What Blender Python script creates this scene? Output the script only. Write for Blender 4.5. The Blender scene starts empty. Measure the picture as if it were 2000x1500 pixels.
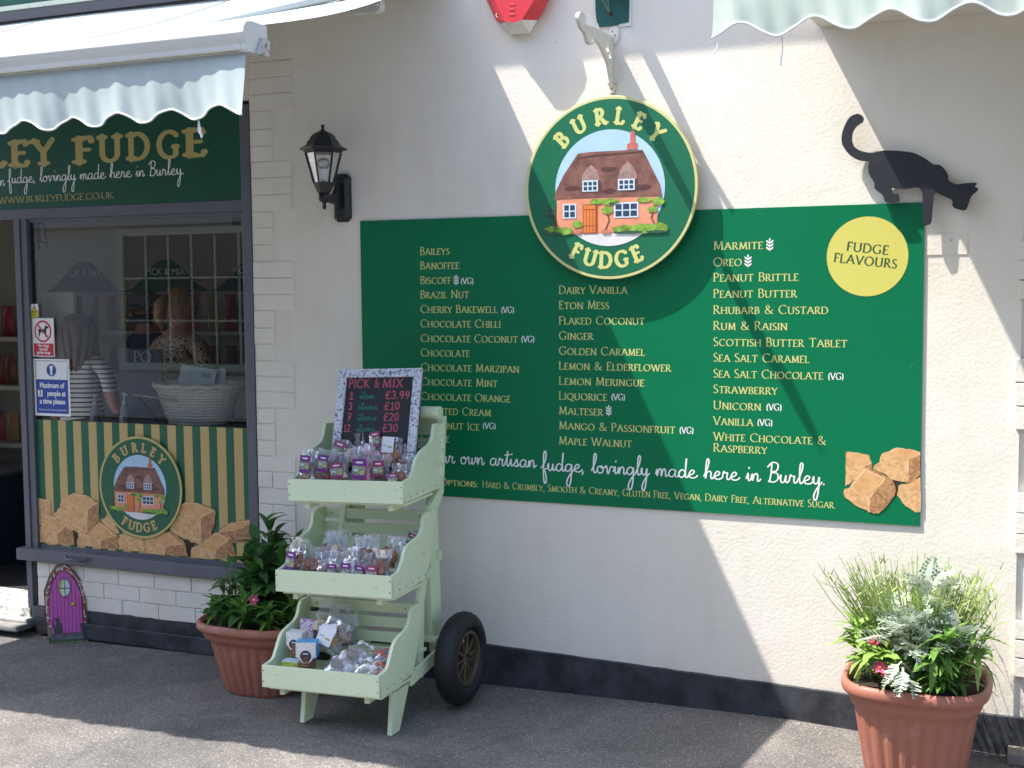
import bpy, bmesh, math, random
from mathutils import Vector, Matrix
random.seed(7)
D = bpy.data
scene = bpy.context.scene
COL = scene.collection
R_ = math.radians

# ------------------------------------------------------------------ camera, sky, sun, exposure
CAMF = 2500.18
CC = Vector((2.921066, -5.030262, 1.744758))
CF = Vector((-0.3979986, 0.9142751, -0.0754869)).normalized()
CR = Vector((0.9171271, 0.3984919, -0.0090626)).normalized()
CU = CR.cross(CF).normalized()
cam_d = D.cameras.new('camera')
cam_d.sensor_width = 36.0
cam_d.lens = CAMF / 2000.0 * 36.0
cam_d.clip_end = 300
cam_d.clip_start = 0.05
cam = D.objects.new('camera', cam_d)
COL.objects.link(cam)
cam.matrix_world = Matrix((
    (CR.x, CU.x, -CF.x, CC.x), (CR.y, CU.y, -CF.y, CC.y), (CR.z, CU.z, -CF.z, CC.z), (0, 0, 0, 1)))
scene.camera = cam

SUN = Vector((1.95, 1.0, -3.8)).normalized()        # direction the light travels
world = D.worlds.new('World')
scene.world = world
world.use_nodes = True
wn = world.node_tree.nodes
bg = wn['Background']
sky = wn.new('ShaderNodeTexSky')
sky.sky_type = 'NISHITA'
sky.sun_disc = False
sky.sun_elevation = math.asin(-SUN.z)
sky.sun_rotation = math.atan2(-SUN.x, -SUN.y)
sky.air_density = 1.0
sky.dust_density = 1.6
sky.ozone_density = 1.0
world.node_tree.links.new(sky.outputs[0], bg.inputs[0])
bg.inputs[1].default_value = 0.15
sl = D.lights.new('sun', 'SUN')
sl.energy = 3.25
sl.angle = R_(0.53)
sl.color = (1.0, 0.945, 0.85)
so = D.objects.new('sun', sl)
COL.objects.link(so)
so.rotation_euler = SUN.to_track_quat('-Z', 'Y').to_euler()
so.location = (-6, -3, 12)
scene.view_settings.view_transform = 'Standard'
scene.view_settings.look = 'None'
scene.view_settings.exposure = 1.58
scene.view_settings.gamma = 1
scene.view_settings.use_curve_mapping = False
scene.render.engine = 'CYCLES'
scene.cycles.use_denoising = True
scene.cycles.max_bounces = 8
scene.cycles.transparent_max_bounces = 24
scene.cycles.caustics_reflective = False
scene.cycles.caustics_refractive = False

# ------------------------------------------------------------------ measuring helper: point on a real plane
def UP(px, py, ax='y', v=0.0):
    d = CF + CR * ((px - 1000) / CAMF) - CU * ((py - 750) / CAMF)
    i = 'xyz'.index(ax)
    t = (v - CC[i]) / d[i]
    return CC + d * t

# ------------------------------------------------------------------ materials
_M = {}
def mat(name, col=(.5, .5, .5), rough=.6, var=0.0, vs=8.0, bump=0.0, bs=60.0, metal=0.0, spec=0.5, col2=None, mask=None, sheen=0, trans=0.0):
    if name in _M: return _M[name]
    m = D.materials.new(name); m.use_nodes = True
    nt = m.node_tree; n = nt.nodes; l = nt.links
    b = n['Principled BSDF']
    b.inputs['Base Color'].default_value = (*col, 1)
    b.inputs['Roughness'].default_value = rough
    b.inputs['Metallic'].default_value = metal
    b.inputs['Specular IOR Level'].default_value = spec
    tc = None
    if var or bump or col2:
        tc = n.new('ShaderNodeTexCoord')
        geo = n.new('ShaderNodeNewGeometry')
        pos = geo.outputs['Position']
    if var or col2:
        nz = n.new('ShaderNodeTexNoise'); nz.inputs['Scale'].default_value = vs; nz.inputs['Detail'].default_value = 6
        nz.inputs['Roughness'].default_value = .65
        l.new(pos, nz.inputs['Vector'])
        cr = n.new('ShaderNodeValToRGB')
        c2 = col2 if col2 else tuple(max(0, c * (1 - var)) for c in col)
        c1 = col if col2 else tuple(min(1, c * (1 + var * .6)) for c in col)
        lo, hi = mask if mask else (.3, .7)
        cr.color_ramp.elements[0].position = lo; cr.color_ramp.elements[0].color = (*c2, 1)
        cr.color_ramp.elements[1].position = hi; cr.color_ramp.elements[1].color = (*c1, 1)
        l.new(nz.outputs['Fac'], cr.inputs['Fac']); l.new(cr.outputs['Color'], b.inputs['Base Color'])
    if bump:
        n2 = n.new('ShaderNodeTexNoise'); n2.inputs['Scale'].default_value = bs; n2.inputs['Detail'].default_value = 5
        l.new(pos, n2.inputs['Vector'])
        bp = n.new('ShaderNodeBump'); bp.inputs['Strength'].default_value = 1.0; bp.inputs['Distance'].default_value = bump
        l.new(n2.outputs['Fac'], bp.inputs['Height']); l.new(bp.outputs['Normal'], b.inputs['Normal'])
    if trans:
        b.inputs['Transmission Weight'].default_value = trans
    _M[name] = m
    return m

def plaster():
    m = D.materials.new('painted_render'); m.use_nodes = True
    nt = m.node_tree; n = nt.nodes; l = nt.links; b = n['Principled BSDF']
    b.inputs['Roughness'].default_value = .8; b.inputs['Specular IOR Level'].default_value = .25
    g = n.new('ShaderNodeNewGeometry')
    a = n.new('ShaderNodeTexNoise'); a.inputs['Scale'].default_value = 1.7; a.inputs['Detail'].default_value = 7; a.inputs['Roughness'].default_value = .6
    cr = n.new('ShaderNodeValToRGB')
    cr.color_ramp.elements[0].position = .3; cr.color_ramp.elements[0].color = (.755, .70, .605, 1)
    cr.color_ramp.elements[1].position = .62; cr.color_ramp.elements[1].color = (.80, .762, .685, 1)
    l.new(g.outputs['Position'], a.inputs['Vector']); l.new(a.outputs['Fac'], cr.inputs['Fac'])
    # scuffs and grime: streaks stretched vertically
    mp = n.new('ShaderNodeMapping'); mp.inputs['Scale'].default_value = (5, 5, .9)
    st = n.new('ShaderNodeTexNoise'); st.inputs['Scale'].default_value = 2.2; st.inputs['Detail'].default_value = 6
    l.new(g.outputs['Position'], mp.inputs['Vector']); l.new(mp.outputs['Vector'], st.inputs['Vector'])
    cr2 = n.new('ShaderNodeValToRGB')
    cr2.color_ramp.elements[0].position = .26; cr2.color_ramp.elements[0].color = (.80, .77, .72, 1)
    cr2.color_ramp.elements[1].position = .48; cr2.color_ramp.elements[1].color = (1, 1, 1, 1)
    l.new(st.outputs['Fac'], cr2.inputs['Fac'])
    mx = n.new('ShaderNodeMix'); mx.data_type = 'RGBA'; mx.blend_type = 'MULTIPLY'; mx.inputs['Factor'].default_value = .24
    l.new(cr.outputs['Color'], mx.inputs['A']); l.new(cr2.outputs['Color'], mx.inputs['B'])
    # small chips
    sp = n.new('ShaderNodeTexNoise'); sp.inputs['Scale'].default_value = 26; sp.inputs['Detail'].default_value = 3
    l.new(g.outputs['Position'], sp.inputs['Vector'])
    cr3 = n.new('ShaderNodeValToRGB')
    cr3.color_ramp.elements[0].position = .23; cr3.color_ramp.elements[0].color = (.62, .57, .5, 1)
    cr3.color_ramp.elements[1].position = .27; cr3.color_ramp.elements[1].color = (1, 1, 1, 1)
    l.new(sp.outputs['Fac'], cr3.inputs['Fac'])
    mx2 = n.new('ShaderNodeMix'); mx2.data_type = 'RGBA'; mx2.blend_type = 'MULTIPLY'; mx2.inputs['Factor'].default_value = 1
    l.new(mx.outputs['Result'], mx2.inputs['A']); l.new(cr3.outputs['Color'], mx2.inputs['B'])
    l.new(mx2.outputs['Result'], b.inputs['Base Color'])
    n2 = n.new('ShaderNodeTexNoise'); n2.inputs['Scale'].default_value = 75; n2.inputs['Detail'].default_value = 4; n2.inputs['Roughness'].default_value = .5
    n3 = n.new('ShaderNodeTexNoise'); n3.inputs['Scale'].default_value = 5; n3.inputs['Detail'].default_value = 5; n3.inputs['Distortion'].default_value = .4
    l.new(g.outputs['Position'], n2.inputs['Vector']); l.new(g.outputs['Position'], n3.inputs['Vector'])
    b1 = n.new('ShaderNodeBump'); b1.inputs['Distance'].default_value = .0015; b1.inputs['Strength'].default_value = .85
    b2 = n.new('ShaderNodeBump'); b2.inputs['Distance'].default_value = .0030; b2.inputs['Strength'].default_value = .8
    l.new(n3.outputs['Fac'], b2.inputs['Height']); l.new(n2.outputs['Fac'], b1.inputs['Height'])
    l.new(b2.outputs['Normal'], b1.inputs['Normal']); l.new(b1.outputs['Normal'], b.inputs['Normal'])
    return m

def asphalt():
    m = D.materials.new('asphalt'); m.use_nodes = True
    nt = m.node_tree; n = nt.nodes; l = nt.links; b = n['Principled BSDF']
    b.inputs['Roughness'].default_value = .78; b.inputs['Specular IOR Level'].default_value = .4
    g = n.new('ShaderNodeNewGeometry')
    v = n.new('ShaderNodeTexVoronoi'); v.inputs['Scale'].default_value = 230
    l.new(g.outputs['Position'], v.inputs['Vector'])
    cr = n.new('ShaderNodeValToRGB')
    e = cr.color_ramp.elements
    e[0].position = .0; e[0].color = (.105, .105, .109, 1)
    e[1].position = 1; e[1].color = (.33, .315, .295, 1)
    x = e.new(.55); x.color = (.140, .137, .136, 1)
    x = e.new(.82); x.color = (.175, .168, .160, 1)
    sep = n.new('ShaderNodeSeparateColor'); l.new(v.outputs['Color'], sep.inputs[0]); l.new(sep.outputs[0], cr.inputs['Fac'])
    a = n.new('ShaderNodeTexNoise'); a.inputs['Scale'].default_value = 2.3; a.inputs['Detail'].default_value = 8; a.inputs['Roughness'].default_value = .7
    l.new(g.outputs['Position'], a.inputs['Vector'])
    c2 = n.new('ShaderNodeValToRGB')
    c2.color_ramp.elements[0].position = .3; c2.color_ramp.elements[0].color = (.72, .71, .71, 1)
    c2.color_ramp.elements[1].position = .7; c2.color_ramp.elements[1].color = (1.25, 1.22, 1.18, 1)
    l.new(a.outputs['Fac'], c2.inputs['Fac'])
    mx = n.new('ShaderNodeMix'); mx.data_type = 'RGBA'; mx.blend_type = 'MULTIPLY'; mx.inputs['Factor'].default_value = 1
    l.new(cr.outputs['Color'], mx.inputs['A']); l.new(c2.outputs['Color'], mx.inputs['B'])
    ck = n.new('ShaderNodeTexVoronoi'); ck.feature = 'DISTANCE_TO_EDGE'; ck.inputs['Scale'].default_value = .55
    dn = n.new('ShaderNodeTexNoise'); dn.inputs['Scale'].default_value = 3.0; dn.inputs['Detail'].default_value = 6
    va = n.new('ShaderNodeVectorMath'); va.operation = 'MULTIPLY_ADD'; va.inputs[1].default_value = (.35, .35, 0)
    l.new(g.outputs['Position'], dn.inputs['Vector']); l.new(dn.outputs['Color'], va.inputs[0]); l.new(g.outputs['Position'], va.inputs[2]); l.new(va.outputs[0], ck.inputs['Vector'])
    c4 = n.new('ShaderNodeValToRGB'); c4.color_ramp.elements[0].position = .002; c4.color_ramp.elements[0].color = (.80, .79, .79, 1); c4.color_ramp.elements[1].position = .008; c4.color_ramp.elements[1].color = (1, 1, 1, 1)
    l.new(ck.outputs['Distance'], c4.inputs['Fac'])
    sn_ = n.new('ShaderNodeTexNoise'); sn_.inputs['Scale'].default_value = .9; sn_.inputs['Detail'].default_value = 4
    l.new(g.outputs['Position'], sn_.inputs['Vector'])
    c5 = n.new('ShaderNodeValToRGB'); c5.color_ramp.elements[0].position = .46; c5.color_ramp.elements[0].color = (.86, .86, .88, 1); c5.color_ramp.elements[1].position = .50; c5.color_ramp.elements[1].color = (1.06, 1.04, 1.02, 1)
    l.new(sn_.outputs['Fac'], c5.inputs['Fac'])
    m4 = n.new('ShaderNodeMix'); m4.data_type = 'RGBA'; m4.blend_type = 'MULTIPLY'; m4.inputs['Factor'].default_value = .8
    m5 = n.new('ShaderNodeMix'); m5.data_type = 'RGBA'; m5.blend_type = 'MULTIPLY'; m5.inputs['Factor'].default_value = 1
    l.new(mx.outputs['Result'], m4.inputs['A']); l.new(c4.outputs['Color'], m4.inputs['B']); l.new(m4.outputs['Result'], m5.inputs['A']); l.new(c5.outputs['Color'], m5.inputs['B'])
    l.new(m5.outputs['Result'], b.inputs['Base Color'])
    v2 = n.new('ShaderNodeTexNoise'); v2.inputs['Scale'].default_value = 130; v2.inputs['Detail'].default_value = 3
    l.new(g.outputs['Position'], v2.inputs['Vector'])
    b1 = n.new('ShaderNodeBump'); b1.inputs['Distance'].default_value = .002; b1.inputs['Strength'].default_value = .8
    l.new(v2.outputs['Fac'], b1.inputs['Height']); l.new(b1.outputs['Normal'], b.inputs['Normal'])
    return m

def glass_mat(name, tint=(1, 1, 1), boost=1.0, rough=0.0, milk=0.0, milkcol=(.8, .8, .85), bump=0.0, bs=30):
    """thin sheet: clear with Fresnel reflections, optionally a little milky"""
    m = D.materials.new(name); m.use_nodes = True
    nt = m.node_tree; n = nt.nodes; l = nt.links
    for x in list(n): n.remove(x)
    o = n.new('ShaderNodeOutputMaterial')
    t = n.new('ShaderNodeBsdfTransparent'); t.inputs[0].default_value = (*tint, 1)
    g = n.new('ShaderNodeBsdfGlossy'); g.inputs['Roughness'].default_value = rough
    f = n.new('ShaderNodeFresnel'); f.inputs[0].default_value = 1.5
    mu = n.new('ShaderNodeMath'); mu.operation = 'MULTIPLY'; mu.use_clamp = True; mu.inputs[1].default_value = boost
    l.new(f.outputs[0], mu.inputs[0])
    s = n.new('ShaderNodeMixShader')
    l.new(mu.outputs[0], s.inputs[0]); l.new(t.outputs[0], s.inputs[1]); l.new(g.outputs[0], s.inputs[2])
    last = s
    if milk:
        d = n.new('ShaderNodeBsdfDiffuse'); d.inputs[0].default_value = (*milkcol, 1)
        s2 = n.new('ShaderNodeMixShader'); s2.inputs[0].default_value = milk
        l.new(s.outputs[0], s2.inputs[1]); l.new(d.outputs[0], s2.inputs[2]); last = s2
    if bump:
        ge = n.new('ShaderNodeNewGeometry')
        nz = n.new('ShaderNodeTexNoise'); nz.inputs['Scale'].default_value = bs; nz.inputs['Detail'].default_value = 2
        l.new(ge.outputs['Position'], nz.inputs['Vector'])
        bp = n.new('ShaderNodeBump'); bp.inputs['Distance'].default_value = bump
        l.new(nz.outputs['Fac'], bp.inputs['Height']); l.new(bp.outputs['Normal'], g.inputs['Normal'])
    l.new(last.outputs[0], o.inputs[0])
    return m

PLASTER = plaster()
ASPHALT = asphalt()
GLASS = glass_mat('window_glass', (.93, .95, .95), 2.1)
LAMPGLASS = glass_mat('lamp_glass', (.95, .96, .95), .7, milk=.04)
FILM = glass_mat('clear_film', (.97, .97, 1), 1.4, rough=.24, milk=.15, milkcol=(.85, .85, .93), bump=.004, bs=60)
SKIRT = mat('black_masonry_paint', (.018, .021, .028), .5, bump=.002, bs=35, col2=(.055, .06, .072), mask=(.35, .6), vs=9)
GREYFR = mat('grey_frame_paint', (.115, .12, .15), .45, var=.15, vs=5)
FASCIA = mat('dark_green_board', (.0, .075, .042), .35, var=.06)
MENU = mat('menu_green', (.0, .160, .064), .45, spec=.2, var=.04, vs=3)
DISKG = mat('sign_green', (.002, .135, .062), .45, var=.04, vs=3)
WINGREEN = mat('panel_green', (.004, .105, .05), .4)
GOLD = mat('gold_letter', (.60, .62, .22), .45)
GOLDD = mat('old_gold_letter', (.47, .39, .14), .45)
RIMG = mat('rim_gold', (.62, .60, .27), .4)
STRIPE = mat('stripe_gold', (.52, .38, .15), .45)
WHITEP = mat('white_print', (.82, .84, .84), .45)
CREAMW = mat('cream_wood', (.73, .69, .60), .55, var=.08)
AWN = mat('awning_fabric', (.38, .445, .445), .8, var=.06, vs=3, bump=.003, bs=5)
AWNR = mat('awning_fabric_green', (.47, .54, .47), .8, var=.06, vs=3, bump=.003, bs=5)
AWNBAR = mat('awning_metal', (.62, .62, .59), .35, var=.05, vs=3)
MOSS = mat('mossy_grime', (.30, .28, .16), .9, var=.4, vs=30)
BLACKM = mat('black_metal', (.012, .013, .018), .38, bump=.0004, bs=200)
CATM = mat('black_cat_paint', (.013, .015, .024), .55, bump=.0015, bs=18)
RED = mat('alarm_red', (.62, .035, .05), .35, var=.06)
SAGE = mat('sage_paint', (.68, .77, .53), .5, var=.06, vs=6, bump=.0008, bs=40)
SAGE2 = mat('sage_paint_worn', (.70, .79, .55), .5, col2=(.53, .56, .33), mask=(.30, .37), vs=26, bump=.0015, bs=55)
RUBBER = mat('rubber', (.010, .011, .014), .6)
WHEELR = mat('wheel_bronze', (.09, .065, .04), .5)
TERRA = mat('terracotta', (.335, .125, .085), .5, col2=(.42, .22, .17), mask=(.30, .40), vs=7, bump=.0008, bs=60)
SOIL = mat('soil', (.025, .016, .010), .95, var=.5, vs=60, bump=.006, bs=60)
SLATE = mat('chalkboard', (.012, .013, .02), .6, var=.3, vs=9)
DARKW = mat('dark_wood', (.045, .028, .018), .6)
PINKCH = mat('pink_chalk', (.50, .10, .14), .9)
GRNCH = mat('green_chalk', (.03, .17, .13), .9)
BLUEP = mat('blue_print', (.02, .06, .34), .4)
REDP = mat('red_print', (.55, .015, .04), .4)
BLACKP = mat('black_print', (.01, .01, .012), .4)
YELP = mat('yellow_print', (.70, .60, .03), .4)

# ------------------------------------------------------------------ mesh builder
class MB:
    def __init__(s): s.v = []; s.f = []; s.m = []; s.mi = 0
    def quad(s, *p):
        i = len(s.v); s.v += [tuple(q) for q in p]; s.f.append(tuple(range(i, i + len(p)))); s.m.append(s.mi)
    def box(s, x0, x1, y0, y1, z0, z1):
        i = len(s.v)
        s.v += [(x0, y0, z0), (x1, y0, z0), (x1, y1, z0), (x0, y1, z0), (x0, y0, z1), (x1, y0, z1), (x1, y1, z1), (x0, y1, z1)]
        for f in ((0, 3, 2, 1), (4, 5, 6, 7), (0, 1, 5, 4), (1, 2, 6, 5), (2, 3, 7, 6), (3, 0, 4, 7)):
            s.f.append(tuple(i + k for k in f)); s.m.append(s.mi)
        return s
    def extr(s, pts, a, b, ax='x'):
        """closed outline in the two other axes, from a to b along ax"""
        def P(q, t):
            return {'x': (t, q[0], q[1]), 'y': (q[0], t, q[1]), 'z': (q[0], q[1], t)}[ax]
        n = len(pts); i = len(s.v)
        s.v += [P(q, a) for q in pts] + [P(q, b) for q in pts]
        s.f.append(tuple(range(i, i + n))); s.f.append(tuple(range(i + 2 * n - 1, i + n - 1, -1))); s.m += [s.mi] * 2
        for k in range(n):
            j = (k + 1) % n
            s.f.append((i + k, i + n + k, i + n + j, i + j)); s.m.append(s.mi)
        return s
    def tube(s, pts, r, n=8, cap=True):
        pts = [Vector(p) for p in pts]
        rs = r if isinstance(r, (list, tuple)) else [r] * len(pts)
        i0 = len(s.v); up = None
        for k, p in enumerate(pts):
            d = (pts[min(k + 1, len(pts) - 1)] - pts[max(k - 1, 0)])
            d = d.normalized() if d.length > 1e-9 else Vector((0, 0, 1))
            if up is None:
                up = d.orthogonal().normalized()
            else:
                up = (up - d * up.dot(d))
                up = up.normalized() if up.length > 1e-6 else d.orthogonal().normalized()
            w = d.cross(up)
            for j in range(n):
                a = 2 * math.pi * j / n
                s.v.append(tuple(p + (up * math.cos(a) + w * math.sin(a)) * rs[k]))
        for k in range(len(pts) - 1):
            for j in range(n):
                a = i0 + k * n + j; b = i0 + k * n + (j + 1) % n
                s.f.append((a, b, b + n, a + n)); s.m.append(s.mi)
        if cap:
            s.f.append(tuple(i0 + j for j in reversed(range(n)))); s.m.append(s.mi)
            e = i0 + (len(pts) - 1) * n
            s.f.append(tuple(e + j for j in range(n))); s.m.append(s.mi)
        return s
    def lathe(s, prof, n=24, c=(0, 0, 0), ax='z', shape=None):
        """prof: (radius, height) list"""
        i0 = len(s.v)
        for r, h in prof:
            for j in range(n):
                a = 2 * math.pi * j / n
                rr = r * (shape(a, h) if shape else 1)
                x, y = rr * math.cos(a), rr * math.sin(a)
                s.v.append({'z': (c[0] + x, c[1] + y, c[2] + h), 'y': (c[0] + x, c[1] + h, c[2] + y), 'x': (c[0] + h, c[1] + x, c[2] + y)}[ax])
        for k in range(len(prof) - 1):
            for j in range(n):
                a = i0 + k * n + j; b = i0 + k * n + (j + 1) % n
                s.f.append((a, b, b + n, a + n)); s.m.append(s.mi)
        s.f.append(tuple(i0 + j for j in reversed(range(n)))); s.m.append(s.mi)
        e = i0 + (len(prof) - 1) * n
        s.f.append(tuple(e + j for j in range(n))); s.m.append(s.mi)
        return s
    def grid(s, fn, nu, nv):
        i0 = len(s.v)
        for a in range(nu + 1):
            for b in range(nv + 1):
                s.v.append(tuple(fn(a / nu, b / nv)))
        for a in range(nu):
            for b in range(nv):
                k = i0 + a * (nv + 1) + b
                s.f.append((k, k + 1, k + nv + 2, k + nv + 1)); s.m.append(s.mi)
        return s
    def mesh(s, name, mats, smooth=False, bevel=0):
        me = D.meshes.new(name)
        me.from_pydata(s.v, [], s.f)
        mats = mats if isinstance(mats, (list, tuple)) else [mats]
        for m in mats: me.materials.append(m)
        if len(mats) > 1: me.polygons.foreach_set('material_index', s.m)
        bm = bmesh.new(); bm.from_mesh(me)
        bmesh.ops.recalc_face_normals(bm, faces=bm.faces)
        if bevel:
            es = [e for e in bm.edges if len(e.link_faces) == 2 and e.calc_face_angle(0) > .5]
            bmesh.ops.bevel(bm, geom=es, offset=bevel, segments=2, affect='EDGES', profile=.6)
        bm.to_mesh(me); bm.free()
        if smooth: me.polygons.foreach_set('use_smooth', [True] * len(me.polygons))
        if bevel or smooth:
            try: me.shade_smooth() if smooth else None
            except Exception: pass
        me.update()
        return me

def link(name, me, parent=None, loc=None):
    o = D.objects.new(name, me); COL.objects.link(o)
    if parent is not None:
        o.parent = parent
        if loc is None: o.location = -parent.location
        else: o.location = loc
    elif loc is not None: o.location = loc
    return o
def part(name, mb, mats, parent=None, smooth=False, bevel=0, kind=None, local=False):
    o = link(name, mb.mesh(name, mats, smooth, bevel), parent, (0, 0, 0) if local else None)
    if parent is not None and parent.parent is not None and not local:
        o.location = (0, 0, 0)           # parent mesh already carries world coordinates relative to its root
    if kind: o['kind'] = kind
    return o
def thing(name, label, cat, loc=(0, 0, 0), group=None, rot=None):
    o = D.objects.new(name, None); COL.objects.link(o)
    o.location = loc; o['label'] = label; o['category'] = cat; o.empty_display_size = .05
    if rot: o.rotation_euler = rot
    if group: o['group'] = group
    return o
def tag(o, label, cat, group=None):
    o['label'] = label; o['category'] = cat
    if group: o['group'] = group
    return o
def copy_tree(o, parent=None):
    c = o.copy(); COL.objects.link(c); c.parent = parent
    for ch in list(o.children): copy_tree(ch, c)
    return c

def plate_mesh(name, loops, a, b, mats, ax='y', closed_pts=True, bevel=0.0):
    """flat plate with holes: loops (outer first) in the plane, thickness a..b along ax"""
    cu = D.curves.new(name, 'CURVE'); cu.dimensions = '2D'; cu.fill_mode = 'BOTH'
    cu.extrude = abs(b - a) / 2
    if bevel: cu.bevel_depth = bevel; cu.bevel_resolution = 1; cu.offset = -bevel; cu.extrude = max(0, abs(b - a) / 2 - bevel)
    for L in loops:
        sp = cu.splines.new('POLY'); sp.points.add(len(L) - 1)
        for p, q in zip(sp.points, L): p.co = (q[0], q[1], 0, 1)
        sp.use_cyclic_u = True
    ob = D.objects.new(name, cu); COL.objects.link(ob)
    bpy.context.view_layer.update()
    me = D.meshes.new_from_object(ob.evaluated_get(bpy.context.evaluated_depsgraph_get()))
    D.objects.remove(ob); D.curves.remove(cu)
    mid = (a + b) / 2
    for v in me.vertices:
        x, y, z = v.co
        v.co = {'y': (x, mid - z, y), 'x': (mid + z, x, y), 'z': (x, y, mid + z)}[ax]
    me.materials.clear()
    me.materials.append(mats)
    for p in me.polygons: p.material_index = 0; p.use_smooth = False
    return me

def smooth_loop(pts, n=5, closed=True):
    P = [Vector(p).to_2d() if len(p) == 2 else Vector(p) for p in pts]
    out = []; N = len(P)
    for i in range(N if closed else N - 1):
        if closed: p0, p1, p2, p3 = P[i - 1], P[i], P[(i + 1) % N], P[(i + 2) % N]
        else: p0, p1, p2, p3 = P[max(i - 1, 0)], P[i], P[i + 1], P[min(i + 2, N - 1)]
        for k in range(n):
            t = k / n
            out.append(.5 * ((2 * p1) + (-p0 + p2) * t + (2 * p0 - 5 * p1 + 4 * p2 - p3) * t * t + (-p0 + 3 * p1 - 3 * p2 + p3) * t ** 3))
    if not closed: out.append(P[-1])
    return [tuple(p) for p in out]

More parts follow.
